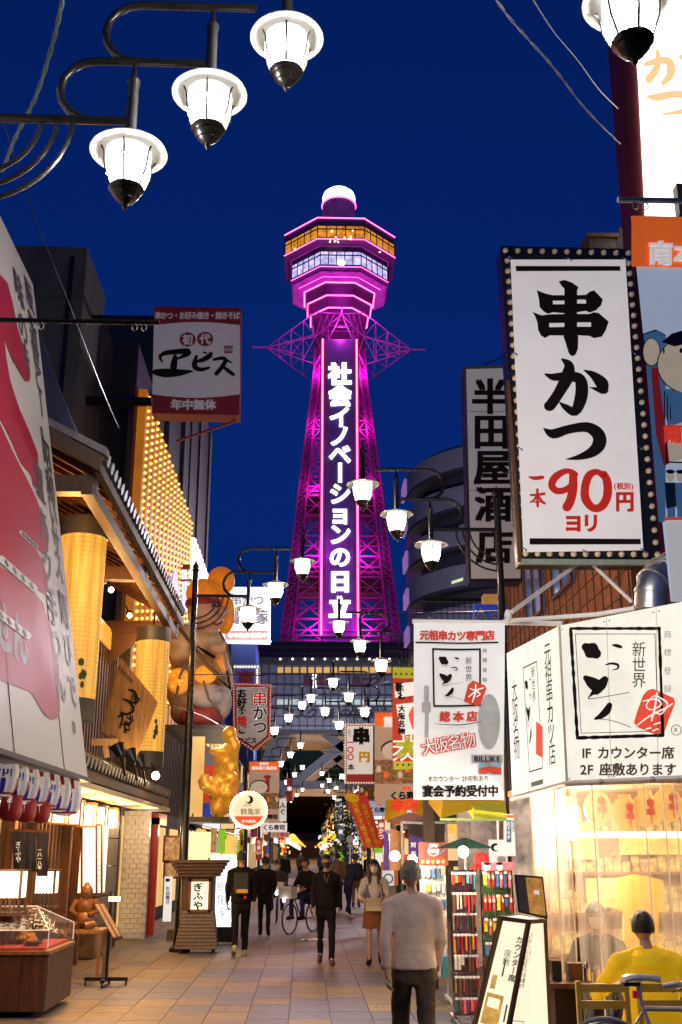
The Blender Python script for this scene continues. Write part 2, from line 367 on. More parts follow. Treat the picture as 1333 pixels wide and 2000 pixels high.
for rr, zz, hh in ((6.2, 91.95, 1.6), (4.2, 92.8, 2.0)):
    for k in range(24):
        t = 2 * math.pi * k / 24; ry.beam((TX + rr * math.cos(t), TY + rr * math.sin(t), zz), (TX + rr * math.cos(t), TY + rr * math.sin(t), zz + hh), .07)
    for h in (.5, 1): ry.tube([(TX + rr * math.cos(2 * math.pi * k / 24), TY + rr * math.sin(2 * math.pi * k / 24), zz + hh * h) for k in range(25)], .05, 4)
ry.build('railing', 'tower_dark', tw)
zd0, zd1 = zt(402), zt(366)
MB().lathe((TX - .05, TY, 92.9), [(2.6, 0), (2.6, zd0 - 93.1)], 32).build('lantern_room', mat('room_violet', (.16, .07, .2), .4, em=(.5, .1, .7), es=.12, var=.8, sc=.7), tw)
ringd = MB().lathe((TX - .05, TY, zd0 - .25), [(2.8, .1), (2.8, .22)], 32).build('ring', 'neon_hot', tw)
MB().lathe((TX - .05, TY, zd0), [(2.6, 0), (2.62, 1.3), (2.45, 1.9), (1.9, 2.4), (1.0, 2.7), (.02, 2.78)], 32).build('dome', 'dome_light', tw, True)
MB().tube([(TX - .1, TY, zd1), (TX - .1, TY, zd1 + 5)], .04, 5).build('antenna', 'steel', tw)
octo(MB(), [(4.0, 71.5), (3.75, 76.8)]).build('shaft', 'tower_dark', tw)
# legs: outline of the lattice from the photograph, front face at TY - half width
prof = [(1262, 545, 775), (1200, 553, 769), (1100, 568, 758), (1000, 579, 748), (900, 592, 737), (800, 604, 724), (735, 613, 716), (655, 616, 713)]
lev = []
for y, a, b in prof:
    zz = zt(y, TY - 4); hw = (b - a) / 2 * mpp(TY, zz) * .97; lev.append((zz, hw))
def hw_at(z):
    for (z0, h0), (z1, h1) in zip(lev, lev[1:]):
        if z0 <= z <= z1: return h0 + (h1 - h0) * (z - z0) / (z1 - z0)
    return lev[0][1] + (lev[0][0] - z) * .17 if z < lev[0][0] else lev[-1][1]
N = 15; zs = [lev[0][0] + (72.8 - lev[0][0]) * (i / N) for i in range(N + 1)]
LW = lambda z: max(.9, hw_at(z) * .20)
for sx in (-1, 1):
    for sy in (-1, 1):
        b = MB()
        for i in range(N):
            for dx in (0, 1):
                for dy in (0, 1):
                    f = lambda z: Vector((TX + sx * (hw_at(z) - dx * LW(z)), TY + sy * (hw_at(z) - dy * LW(z)), z))
                    b.beam(f(zs[i]), f(zs[i + 1]), .26)
            for k in range(3):
                za, zb = zs[i] + (zs[i + 1] - zs[i]) * k / 3, zs[i] + (zs[i + 1] - zs[i]) * (k + 1) / 3
                g2 = lambda z, dx, dy: Vector((TX + sx * (hw_at(z) - dx * LW(z)), TY + sy * (hw_at(z) - dy * LW(z)), z))
                for (p, q) in (((0, 0), (1, 0)), ((0, 0), (0, 1)), ((1, 1), (0, 1)), ((1, 1), (1, 0))):
                    b.beam(g2(za, *p), g2(za, *q), .12); b.beam(g2(za, *p), g2(zb, *q), .12); b.beam(g2(za, *q), g2(zb, *p), .08)
        b.build('leg', 'tower_steel', tw)
br = MB()
for i in range(N):
    z0, z1 = zs[i], zs[i + 1]
    for ax in (0, 1):
        for sg in (-1, 1):
            def q(s, z, inn=0):
                w = hw_at(z); a = s * (w - inn * LW(z)); o_ = sg * (w - .1)
                return Vector((TX + (a if ax == 0 else o_), TY + (o_ if ax == 0 else a), z))
            mid = (z0 + z1) / 2
            for s in (-1, 1):
                m0 = q(s * .32, z0); e0 = q(s, z0, 1); e1 = q(s, z1, 1); m1 = q(s * .32, z1)
                br.beam(m0, e0, .2); br.beam(m0, e1, .16); br.beam(e0, m1, .16); br.beam((m0 + m1) / 2, (e0 + e1) / 2, .1)
            if i in (0, 3, 7): 
                for dz in (.7, 1.4): br.beam(q(-1, z0 + dz, 1), q(1, z0 + dz, 1), .18)
br.build('bracing', 'tower_steel', tw)
for i in (3, 7):
    w = hw_at(zs[i]) - .5; MB().box(TX - w, TX + w, TY - w, TY + w, zs[i], zs[i] + 1.3).build('platform', 'tower_dark', tw)
MB().box(TX - 2.4, TX + 2.4, TY - 2.0, TY + 2.5, 26, 72).build('lift_shaft', 'tower_dark', tw)
# vertical sign on the near face
SX = (PY(630, 900, 138).x + PY(698, 900, 138).x) / 2; SYB = TY - hw_at(40) + .6
SYB = 139.5; zb_, zt_ = zat(1243, SYB), zat(664, SYB)
cx0, cx1 = PY(633, 900, SYB).x, PY(696, 900, SYB).x
MB().box(cx0, cx1, SYB, SYB + .6, zb_ - 3, zt_).build('sign_panel', mat('sign_back', (.10, .06, .2), .4, em=(.35, .12, .9), es=.07, var=.5, sc=.25), tw)
for a in (cx0 - .25, cx1 + .15): 
    MB().tube([(a, SYB - .25, zb_), (a, SYB - .25, zt_)], .14, 6).build('neon_tube', 'neon_pink', tw)
    MB().box(a - .35, a + .35, SYB - .1, SYB + .5, zb_, zt_).build('sign_rail', mat('rail_red', (.28, .01, .06), .5), tw)
pr = Print(mapY(SYB, 1), .12)
for ch, y in zip('社会イノベーションの日立', (730, 772, 814, 851, 887, 923, 964, 1003, 1043, 1087, 1135, 1186)):
    pr.text('tower_white', ch, 664.5, y, 44, True, .05 if ch in '社会日立' else .03, 1, 1.0)
pr.done(tw)
# three spiked trusses
b = MB(); zc = zat(681, TY)
for ang in (0, math.pi, -math.pi / 2, math.pi / 2):
    d = Vector((math.cos(ang), math.sin(ang), 0)); n = Vector((-d.y, d.x, 0)); tip = Vector((TX, TY, zc)) + d * 11.0
    roots = [Vector((TX, TY, 0)) + d * 3.6 + n * s * 3.6 + Vector((0, 0, z)) for s in (-1, 1) for z in (zc + 4.2, zc + .2, zc - 4.4)]
    for r_ in roots: b.beam(r_, tip, .12)
    for t in (.25, .5, .75):
        L = [r_.lerp(tip, t) for r_ in roots]
        for i, j in ((0, 1), (1, 2), (3, 4), (4, 5), (0, 3), (2, 5), (1, 4)): b.beam(L[i], L[j], .075)
        L2 = [r_.lerp(tip, t - .25) for r_ in roots]
        for i, j in ((0, 1), (2, 1), (3, 4), (5, 4)): b.beam(L[i], L2[j], .065)
    b.beam(tip, tip + d * 2.2, .2)
b.build('spiked_truss', mat('truss_pink', (.62, .30, .60), .4, .2, var=.1), tw)
for z, p in ((30, 1.0), (40, .9), (50, .8), (60, .7), (69, .7)):
    plight('floodlight', (TX + 3.2, TY - hw_at(z) - 1.5, z), 5500 * p, (1, .02, .75), .5, tw); plight('floodlight', (TX - 3.2, TY - hw_at(z) - 1.5, z), 5500 * p, (1, .02, .75), .5, tw)
    plight('floodlight', (TX, TY + 2.9, z), 7000 * p, (1, .02, .8), .5, tw)
for sx in (-1, 1):
    for dy in (-4.5, 4.5): plight('floodlight', (TX + sx * 6.6, TY + dy, 79.2), 2600, (.9, .02, .8), .4, tw)
    plight('floodlight', (TX + sx * 8, TY - 7, 73.5), 1500, (1, .1, .8), .4, tw)
plight('floodlight', (TX, TY - 7.0, 80.5), 2200, (.85, .02, .9), .4, tw); plight('floodlight', (TX, TY - 9, 73), 2500, (1, .05, .8), .5, tw)
ch = MB(); random.seed(2)
for i in range(16): ch.ball(PY(random.uniform(636, 692), random.choice((452, 462, 466, 472)) + random.uniform(-2, 2), TY - A5 - .15), .12, 6, 4)
for x, y in ((577, 487), (738, 484), (742, 492)): ch.ball(PY(x, y, TY - 5.6), .16, 6, 4)
ch.build('chandelier', em('spark', (1, .8, .45), 3, 0), tw, kind='stuff')
MB().ball(PY(667, 513, TY - A4 - .1), .45, 10, 6, 1.4, .3, 1).build('spot', em('spark_w', (.9, .9, 1), 5, 0), tw)
# ---- the hall under the tower
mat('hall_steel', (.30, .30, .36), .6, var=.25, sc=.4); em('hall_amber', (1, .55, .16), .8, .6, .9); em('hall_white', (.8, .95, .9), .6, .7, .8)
hl = thing('base_hall', 'grey two storey hall under the tower carried on splayed legs over the street', 'building', (TX, TY - 12, 0))
HY = 134.0; zA, zB, zC, zD = zat(1425, HY), zat(1362, HY), zat(1310, HY), zat(1262, HY)
xl, xr = PY(435, 1350, HY).x, PY(812, 1350, HY).x
MB().box(xl, xr, HY, HY + 24, zA, zC + .8).build('wall', 'hall_steel', hl)
MB().box(xl - .6, xr + .6, HY - 1, HY + 24, zC + .8, zC + 1.5).build('roof', 'concrete_dark', hl)
MB().box(PY(505, 1280, HY + 2).x, PY(800, 1280, HY + 2).x, HY + 2, HY + 20, zC + 1.5, zD + .9).build('upper_floor', mat('hall_dark', (.035, .028, .045), .7, var=.3), hl)
ra = MB()
for i in range(60):
    x = xl - .5 + (xr - xl + 1) * i / 59; ra.beam((x, HY - .9, zC + 1.5), (x, HY - .9, zC + 4.2), .06)
for h in (2, 2.8, 3.5, 4.2): ra.beam((xl - .5, HY - .9, zC + h), (xr + .5, HY - .9, zC + h), .06)
ra.build('railing', 'tower_dark', hl)
lt = MB()
for i in range(11): lt.ball(PY(548 + 21 * i + (i % 3) * 3, 1287, HY - 1.1), .13, 6, 4)
lt.build('bulbs', em('dot_white', (1, .95, .9), 4, 0), hl, kind='stuff')
for row, m, n in (((1303, 1314), 'hall_amber', 15), ((1366, 1376), 'hall_white', 15)):
    me = None
    for i in range(n):
        x = 541 + (752 - 541) * i / (n - 1); p = PY(x, row[0], HY - .06); q_ = PY(x + 12.5, row[1], HY - .06)
        if row[0] == 1303 and 5.5 > abs(i - 4) >= 99: continue
        MB().box(p.x, q_.x, HY - .08, HY - .02, q_.z, p.z).build('window', m, hl)
fr = MB()
for y in (1298, 1318, 1338, 1358, 1380, 1400, 1418): 
    z = zat(y, HY); fr.box(xl, xr, HY - .12, HY, z - .08, z + .08)
for i in range(26):
    x = xl + (xr - xl) * i / 25; fr.box(x - .05, x + .05, HY - .12, HY, zA, zC + .7)
fr.build('frame', mat('hall_frame', (.11, .11, .14), .5), hl)
pr = Print(mapY(HY), .16)
pr.text(mat('hall_ink', (.06, .055, .08), .6), 'マスク 着 のお願い', 655, 1393, 23, False, .03, 1)
pr.text(mat('hall_rose', (.25, .06, .08), .6), '新世界', 625, 1330, 21, False, .04, 1); pr.text('hall_rose', '串かつ', 715, 1330, 19, False, .03, 1)
pr.rect('dot_white', 611, 1317, 613, 1343, 1); pr.rect('dot_white', 617, 1317, 619, 1343, 1); pr.done(hl)
for k, (x0, y0, x1, y1) in enumerate(((445, 1250, 500, 1292),)):
    p, q_ = PY(x0, y0, 120), PY(x1, y1, 120); MB().box(p.x, q_.x, 120, 128, 0, p.z).build('blue_tower', mat('blue_wall', (.03, .07, .30), .6, var=.2, sc=.5), hl)
# splayed legs over the street
lg = MB()
def leg_(x0, y0, Y0, x1, y1, Y1, w): lg.beam(PY(x0, y0, Y0), PY(x1, y1, Y1), w, w * 1.3)
zlo = 17
for sx in (-1, 1):
    for sy, yy in ((-1, HY + 3), (1, HY + 21)):
        lg.beam((TX + sx * 7, yy, zA + .5), (TX + sx * 15.5, yy, 0), 1.5, 1.9)
        lg.beam((TX - sx * 3, yy, zA + .5), (TX + sx * 12, yy, 5), .9, 1.1)
        lg.beam((TX + sx * 7, HY + 3, 12), (TX + sx * 7, HY + 21, 12), .9)
    lg.beam((TX - 13, HY + 3 if sx < 0 else HY + 21, 9.5), (TX + 13, HY + 3 if sx < 0 else HY + 21, 9.5), .7, 1.0)
lg.build('leg', mat('leg_grey', (.20, .185, .20), .6, var=.2, sc=.4), hl)
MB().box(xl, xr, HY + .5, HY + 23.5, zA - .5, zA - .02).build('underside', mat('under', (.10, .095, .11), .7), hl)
for x in (-2, 4, 10): plight('lamp', (x, HY + 6, 9), 3000, (1, .85, .7), .4, hl); plight('lamp', (x, HY - 9, 13), 2600, (.85, .85, 1), .4, hl)  # unseen lights added to brighten the grey hall, no fixtures
pz = MB()
for i in range(5): p = PY(672 + i * 17, 1517, HY + 8); pz.box(p.x - .55, p.x + .55, HY + 8, HY + 8.2, p.z - .35, p.z + .35)
pz.build('lit_strip', em('strip_white', (1, .88, .75), 2.2, .4, .6), hl)
# ================================================================ STREET LAMPS (three hanging lanterns on a curled arm)
em('lamp_glow', (1, .97, .90), 4.5, .05, 3)
mat('lamp_plate', (.22, .215, .21), .45, .1, var=.05)
nt = M['lamp_glow'].node_tree; mx = nt.nodes.new('ShaderNodeMixShader'); tb = nt.nodes.new('ShaderNodeBsdfTransparent'); mx.inputs[0].default_value = .5
nt.links.new(nt.nodes['Principled BSDF'].outputs[0], mx.inputs[1]); nt.links.new(tb.outputs[0], mx.inputs[2]); nt.links.new(mx.outputs[0], nt.nodes['Material Output'].inputs[0])
ldat = bpy.data.lights.new('lamp_light', 'POINT'); ldat.energy = 13; ldat.color = (1, .80, .56); ldat.shadow_soft_size = .09
def make_lamp(base, label):
    t = thing('street_lamp', label, 'street lamp', base, 'curled street lamps along the shopping street')
    bx, by, _ = base; Z = 6.76
    MB().tube([(bx, by, 0), (bx, by, .9), (bx, by, .95), (bx, by, 4.4), (bx, by, 4.45), (bx, by, Z + .52)], [.11, .11, .085, .08, .062, .058], 12).lathe((bx, by, Z + .52), [(.058, 0), (.085, .02), (.05, .05), (.07, .1), (.03, .16), (.002, .24)], 12).lathe((bx, by, 0), [(.2, 0), (.2, .06), (.13, .12), (.11, .5)], 16).build('post', 'black_paint', t, True)
    a = MB(); r = .03
    a.tube([(bx, by, Z), (bx - 1.1, by, Z)], .033, 10)
    def ucurve(x, z):        # the bend that lifts the next arm off the arm below
        pts = [(x - .12, by, z)]
        for k in range(9): th = -math.pi / 2 + math.pi * k / 8; pts.append((x + .25 * math.cos(th), by, z + .255 + .255 * math.sin(th)))
        return pts + [(x - .85, by, z + .51)]
    a.tube(ucurve(bx - .83, Z), .03, 10); a.tube(ucurve(bx - 1.12, Z + .51), .03, 10)
    a.build('arm', 'black_paint', t, True)
    for rr in (.69, .58, .47):
        MB().tube([(bx - rr * math.sin(th), by, Z - rr * math.cos(th)) for th in [math.pi / 2 * k / 10 for k in range(11)]], .017, 8).build('bracket', 'black_paint', t, True)
    for k in range(3):
        x = bx - 1.1 - .545 * k if k < 2 else bx - 2.2; z = Z + .51 * k; zb = z - .21
        x = bx - 1.1 - .55 * k
        lm = MB().tube([(x, by, zb), (x, by, zb + .05), (x, by, z + .28), (x, by, z + .34), (x, by, z + .36), (x, by, z + .51)], [.06, .042, .04, .05, .028, .006], 10).build('lamp', 'black_paint', t, True)
        MB().lathe((x, by, zb), [(.06, .03), (.12, .0), (.265, -.045), (.272, -.06), (.262, -.062)], 28, False).lathe((x, by, zb - .075), [(.262, .012), (.1, .03)], 28, False).build('shade', 'lamp_plate', lm, True)
        MB().lathe((x, by, zb - .07), [(.155, .02), (.165, -.04), (.15, -.16), (.105, -.27), (.1, -.275)], 12).build('globe', 'lamp_glow', lm, True)
        lo = bpy.data.objects.new('lamp_light', ldat); COL.objects.link(lo); lo.parent = lm; lo.location = (x, by, zb - .2)
        MB().lathe((x, by, zb - .15), [(.145, 0), (.13, .02)], 14).build('cap', 'iron', lm)  # disc added to keep the inner light off the shade
        cage = MB()
        for q in range(6):
            th = math.pi * 2 * (q + .5) / 6; cage.tube([(x + rr * math.cos(th), by + rr * math.sin(th), zb - .07 + zz) for rr, zz in ((.2, 0), (.178, -.04), (.163, -.16), (.118, -.28))], .008, 4)
        cage.build('cage', 'black_paint', lm)
        MB().lathe((x, by, zb - .345), [(.118, 0), (.125, -.012), (.105, -.04), (.095, -.045), (.1, -.055), (.075, -.085), (.065, -.09), (.066, -.1), (.03, -.13), (.014, -.135), (.022, -.155), (.003, -.185)], 16).build('finial', 'iron', lm, True)
    return t
RP = [(3.13, 6.1), (3.13, 17.6)]
L0 = make_lamp((3.12, 16.5, 0), 'street lamp on the right with three lanterns just left of the price sign')
LAMPS = [(3.16, 5.35, 0, 'street lamp at the top right corner, only its lowest lantern in view'),
         (3.09, 27.6, 0, 'street lamp on the right in front of the tower base, second row of lanterns'),
         (3.2, 37.4, 0, 'street lamp on the right with lanterns in front of the lit hall windows'),
         (2.45, 41.5, 0, 'street lamp on the right with lanterns above the mask notice'),
         (3.6, 84, 0, 'street lamp on the right under the splayed legs of the hall'),
         (3.9, 100, 0, 'farthest street lamp on the right under the hall'),
         (-2.38, 6.45, 1, 'street lamp at the top left, its three large lanterns nearest the camera'),
         (-2.27, 21.4, 1, 'street lamp on the left beside the giant seated figure'),
         (-2.29, 43.6, 1, 'street lamp on the left behind the shield shaped sign'),
         (-2.4, 61, 1, 'street lamp on the left, third small row of lanterns'),
         (-2.3, 77.7, 1, 'street lamp on the left, fourth small row of lanterns'),
         (-2.3, 107, 1, 'farthest street lamp on the left, under the hall')]
ldn = ldat.copy(); ldn.energy = 60; ldn.color = (1, .93, .84)
for x, y, m, l in LAMPS:
    d = dup(L0, (x, y, 0), l, mirror=bool(m), s=1.062 if y == 5.35 else 1)
    if y < 8:
        for o in d.children_recursive:
            if o.type == 'LIGHT': o.data = ldn
# banner arms on the lamp posts
def banner_arm(px, Y, x0, z, label, sg):
    t = thing('banner_rod', label, 'bracket', (px, Y, z), 'banner rods on the street lamps')
    MB().tube([(px, Y, z), (x0, Y, z)], .017, 8).build('rod', 'steel' if sg > 0 else 'iron', t, True)
    r = MB()
    for x in (x0 + sg * .1, x0 + sg * .16, x0 + sg * .78, x0 + sg * .84): r.tube([(x + .018 * math.cos(a), Y, z - .04 + .025 * math.sin(a)) for a in [k * math.pi / 4 for k in range(9)]], .004, 4)
    r.build('ring', 'chrome', t); return t

# ================================================================ LIGHT THAT THE SHOPS THROW ON THE STREET
mat('metal_dark', (.035, .03, .028), .4, .6)

# ================================================================ LEFT SIDE
FX = -3.9
# --- concrete building
cb = thing('concrete_building', 'tall bare concrete building with a stepped top behind the tiled roofs', 'building', (-7, 26, 0))
def cl(x, y, Y): return PY(x, y, Y)
cw = MB().box(-10, -5.05, 21.5, 23.8, 0, 14.9).box(-10, -5.0, 23.8, 27.5, 0, 14.2).box(-10, -5.0, 27.5, 31.5, 0, 14.0).box(-10, -5, 31.5, 37, 0, 14.5)
cw.build('wall', 'concrete', cb)
jt = MB()
for z in (6, 8.4, 9.9, 11.9, 13.6): jt.box(-10, -5.04, 21.47, 21.5, z, z + .03)
for x in (-6.1, -7.4): jt.box(x, x + .03, 21.475, 21.5, 5, 14.8)
jt.build('joints', 'grout', cb)
for z, x1 in ((zat(632, 22.6), -3.55), (zat(790, 22.6), -3.55)): MB().tube([(-5.6, 22.6, z), (x1, 22.6, z)], .11, 12).build('beam', 'iron', cb, True)
MB().lathe((-9.3, 20.3, 9.6), [(.5, 0), (.55, .6), (.2, .9)], 12).build('vent', 'steel', cb, True)
ac = thing('air_conditioner', 'grey air conditioner unit on the concrete wall above the lower beam', 'air conditioner', (-5.5, 21.3, 10.6))
MB().box(-6.6, -5.9, 21.15, 21.46, 10.4, 11.0).build('case', 'concrete_dark', ac, bevel=.02); MB().lathe((0, 0, 0), [(.22, 0), (.22, .02)], 16).build('fan', 'iron', ac).matrix_basis = Matrix.Translation((-6.25, 21.14, 10.7)) @ Matrix.Rotation(math.pi / 2, 4, 'X')
for x in (-5.35, -8.2): MB().tube([(x, 21.42, 4), (x, 21.42, 14.6)], .05, 8).build('pipe', 'iron', cb, True)
# --- striped black tower block
bb = thing('striped_building', 'black building with pale vertical strips rising behind the bulb covered wall', 'building', (-7, 34, 0))
MB().box(-12, -4.3, 37.2, 44.5, 0, zat(838, 43.5)).build('wall', mat('black_wall', (.022, .018, .018), .55, var=.35), bb)
MB().box(-10, -4.35, 25, 29, 0, 14.2).build('wall', 'black_wall', bb); MB().box(-10, -4.35, 29, 37.2, 0, 17).build('wall', 'black_wall', bb)
for y in (27.5, 30.5, 34.5, 39.6, 43.6): MB().box(-4.3, -4.22, y, y + .75, 3, 14.1 if y < 28 else 16.9 if y < 37 else zat(838, 43.5) - .1).build('strip', mat('strip_pale', (.07, .055, .055), .7, var=.5, sc=3), bb)
# --- wall of bulbs
bw = thing('bulb_sign_wall', 'yellow sign wall covered with rows of small glowing bulbs', 'sign', (-4, 29, 0))
za = 12.3
em('bulb_warm', (1, .50, .09), 3.2, 0); em('amber_wall', (1, .30, .012), .36, .5, 1); em('bulb_white', (1, .85, .62), 8, 0)
def wallpt(t, z): return (-4.05 + .0 * t, 23.8 + t, z)
nfin = 14
fins = []
b = MB(); fn = MB()
for k in range(nfin):
    Y = 24.2 + k * .82; top = 12.6 - .00 * k
    x = -3.95; fn.box(-4.15, x, Y, Y + .5, 5.2, top)
    n = 38
    for j in range(n):
        z = top - .1 - j * .18
        if z > 5.5: b.ball((x + .03, Y + .3, z), .04, 6, 4)
MB().box(-4.3, -4.16, 23.8, 36, 5.2, 12.6).build('backing', 'wood_dark', bw); fn.build('panel', 'amber_wall', bw); b.build('bulbs', 'bulb_warm', bw, kind='stuff')
ar = MB().prism([(-3.93, 30.9 + 1.3 * math.cos(t), 7.4 + 2.3 * math.sin(t)) for t in [math.pi * k / 12 for k in range(13)]], (.08, 0, 0)).build('arch', em('arch_violet', (.55, .42, .85), .8, .5), bw)
wl = MB(); wb = MB()
for i in range(6):
    Y = 35.2 + i * .0
for i, (x, y) in enumerate(((377, 1057), (381, 1068), (385, 1078), (388, 1087), (391, 1096), (394, 1105), (397, 1114), (400, 1122), (403, 1130))):
    p = PY(x, y, 36 + i * .4); wb.ball(p, .13, 8, 6)
wb.build('bulb', 'bulb_white', bw)
qd = [PY(366, 1062, 36), PY(378, 1062, 36), PY(398, 1130, 36), PY(366, 1130, 36)]; MB().prism(qd, (0, .2, 0)).build('lightbox', em('box_white', (1, .88, .72), 2.2, .2), bw)
qd = [PY(322, 1112, 33.2), PY(364, 1100, 33.2), PY(364, 1190, 33.2), PY(322, 1160, 33.2)]; MB().prism(qd, (0, .2, 0)).build('lightbox', em('box_violet', (.72, .72, 1), 1.3, .3), bw)
mb = MB()
for x in (332, 343, 354): mb.beam(PY(x, 1105, 33.15), PY(x, 1190, 33.15), .03)
mb.beam(PY(318, 1138, 33.1), PY(375, 1132, 33.1), .05); mb.beam(PY(318, 1105, 33.1), PY(372, 1108, 33.1), .14); mb.build('bars', mat('bar_red', (.25, .03, .03), .5), bw)

# --- restaurant with two tiled roofs
rs = thing('tiled_roof_restaurant', 'old style wooden restaurant with two grey tiled roofs and glowing shopfront', 'building', (FX, 17, 0))
rw = MB().box(-9, FX - .15, 11, 23.2, 0, 6.2); rw.build('wall', mat('plank_wall', (.05, .022, .012), .7, var=.4, sc=3, stretch=(3, 3, .4)), rs)
EX_, EZ, Y0, Y1 = -2.55, 6.42, 12.5, 21.9
tile_me = mesh_of(MB().tube([(0, 0, 0), (-.26, 0, .115)], [.062, .055], 8), 'roof_tile', 'roof_tile', True)
cap_me = mesh_of(MB().tube([(.0, 0, 0), (.05, 0, -.01)], [.085, .08], 12), 'eave_tile', 'roof_tile', True)
def roof(parent, ex, ez, y0, y1, run, rise, name, step=.27, rows=7, lift=0, rsd=1):
    sl = rise / run; random.seed(rsd)
    yA = y0
    pl_ = MB().prism([(ex - .02, y0, ez - .05), (ex - .02, y1, ez - .05 + lift), (ex - run, y1, ez - .05 + rise + lift), (ex - run, y0, ez - .05 + rise)], (0, 0, -.05)).build('roof_deck', 'roof_tile', parent)
    n = int((y1 - y0) / step)
    for i in range(n):
        y = y0 + step * (i + .5); zz = ez + lift * ((y - y0) / (y1 - y0)) ** 2
        inst('eave_tile', cap_me, (ex + .02, y, zz + .03), parent)
    rest_ = MB()
    for i in range(n):
        y = y0 + step * (i + .5); zz = ez + lift * ((y - y0) / (y1 - y0)) ** 2
        for j in range(rows):
            x = ex - .02 - j * run / rows
            rest_.tube([(x, y, zz + .02 + (ex - x) * sl), (x - run / rows, y, zz + .02 + (ex - x + run / rows) * sl)], [.066, .055], 6)
    rest_.build('roof_tiles', 'roof_tile', parent, True, kind='stuff')
    MB().box(ex - .06, ex + .02, y0 - .05, y1 + .05, ez - .2, ez - .06).build('fascia', 'wood_dark', parent)
    for i in range(int((y1 - y0) / .42)):
        y = y0 + .2 + .42 * i
        MB().beam((ex - .05, y, ez - .16), (ex - run, y, ez - .16 + rise), .07, .1).build('rafter', 'wood_mid', parent)
    MB().prism([(ex - .05, y0, ez - .10), (ex - .05, y1, ez - .10 + lift), (ex - run, y1, ez - .1 + rise + lift), (ex - run, y0, ez - .10 + rise)], (0, 0, .02)).build('soffit', 'wood_mid', parent)
roof(rs, EX_, EZ, Y0, Y1, 1.75, .95, 'upper')
roof(rs, -2.82, 2.86, 11.2, 23.0, 1.2, .62, 'lower', rows=5, rsd=3)
# gable end and ridge of the upper roof
gb = MB().prism([(EX_ + .02, Y0 - .02, EZ + .02), (-4.3, Y0 - .02, EZ + .97), (-4.3, Y0 - .02, EZ + .8), (EX_ + .02, Y0 - .02, EZ - .2)], (0, -.1, 0)).build('bargeboard', 'wood_dark', rs)
MB().prism([(EX_ + .08, Y0 - .1, EZ + .12), (-4.3, Y0 - .1, EZ + 1.07), (-4.3, Y0 - .1, EZ + .97), (EX_ + .08, Y0 - .1, EZ + .02)], (0, .18, 0)).build('verge', mat('pale_metal', (.15, .13, .14), .6), rs)
rd = MB()
for k in range(5): rd.box(-4.55, -4.1 + .0, Y0 - .1, Y1 - 2.5, EZ + 1.0 + k * .09, EZ + 1.06 + k * .09)
rd.tube([(-4.3, Y0 - .12, EZ + 1.5), (-4.3, Y1 - 2.4, EZ + 1.5)], .12, 10); rd.build('ridge', 'roof_tile', rs, True)
for y in (12.7, 17.2, 21.6):
    MB().beam((-2.62, y, EZ - .28), (-4.2, y, EZ - .28), .2, .22).build('beam', 'wood_dark', rs)
    MB().prism([(-4.05, y, EZ - .3), (-3.2, y, EZ - .3), (-3.5, y, EZ - .62), (-4.05, y, EZ - 1.1)], (0, .1, 0)).build('bracket', 'wood_dark', rs)
MB().beam((EX_ - .15, Y0, EZ - .38), (EX_ - .15, Y1, EZ - .38), .14, .16).build('purlin', 'wood_dark', rs)
MB().box(-3.98, -3.94, 12.6, 21.8, EZ - .75, EZ - .35).build('lit_panel', em('panel_amber', (1, .42, .07), .8, .7, .8), rs)
for y in (13.6, 16.4, 18.8, 21.2): plight('spotlight', (-3.1, y, EZ - .7), 230, (1, .5, .14), .06, rs)
# upper wall slats
for i in range(40):
    MB().box(-4.05, -3.99, 12.2 + i * .27, 12.3 + i * .27, 3.5, 5.7).build('slat', 'wood_dark', rs)
# downpipe and timber post at the far corner
MB().box(-3.9, -3.7, 22.6, 22.8, 0, 6.2).build('corner_post', 'wood_dark', rs)
MB().box(-3.3, -2.75, 11.5, 22.9, 2.55, 2.62).build('canopy', mat('canopy_cream', (.62, .50, .33), .7, var=.12), rs)
# spot lamps on the roofs
for i, (x, y, Y) in enumerate(((547, 0, 0),)): pass
sl = []
for i, (x, y, Y, l) in enumerate(((216, 1151, 17.3, 'small round spotlight under the upper eave, the nearer of the two'), (252, 1201, 19.6, 'small round spotlight under the upper eave, the farther of the two'), (303, 1513, 19.6, 'bright bare spotlight below the far yellow lantern'))):
    p = PY(x, y, Y); t = thing('spotlight', l, 'spotlight', p, 'spotlights on the restaurant')
    MB().lathe(p + Vector((0, 0, -.06)), [(.05, 0), (.06, .06), (.05, .14)], 12).beam(p + Vector((0, 0, .05)), p + Vector((-.1, .2, .22)), .02).build('housing', 'iron', t, True)
    MB().ball(p + Vector((.02, -.04, -.02)), .045 if i < 2 else .07, 10, 6).build('bulb', em('spot_warm', (1, .72, .4), 60, 0), t, True)
    plight('glow', p + Vector((.05, -.12, -.1)), 25, (1, .65, .33), .05, t)
for i, (x, y, Y, l) in enumerate(((238, 1478, 14.6, 'silver topped floodlight on the lower roof'), (262, 1488, 15.1, 'black floodlight in the middle of the lower roof'), (279, 1500, 15.7, 'floodlight lowest on the lower roof beside the tilted board'))):
    p = PY(x, y, Y); t = thing('floodlight', l, 'floodlight', p, 'floodlights on the lower roof')
    d = Vector((-.5, .3, .9)).normalized()
    MB().tube([p, p + d * .1, p + d * .17], [.05, .075, .1], 12).build('housing', 'black_paint', t, True); MB().tube([p + d * .165, p + d * .175], [.085, .085], 12).build('lens', em('lens_warm', (1, .82, .5), 10 if i == 0 else 1.5, 0), t)
    MB().beam(p, p + Vector((.05, .05, -.25)), .03).build('bracket', 'iron', t)
    plight('glow', p + d * .26, 16, (1, .68, .3), .06, t)
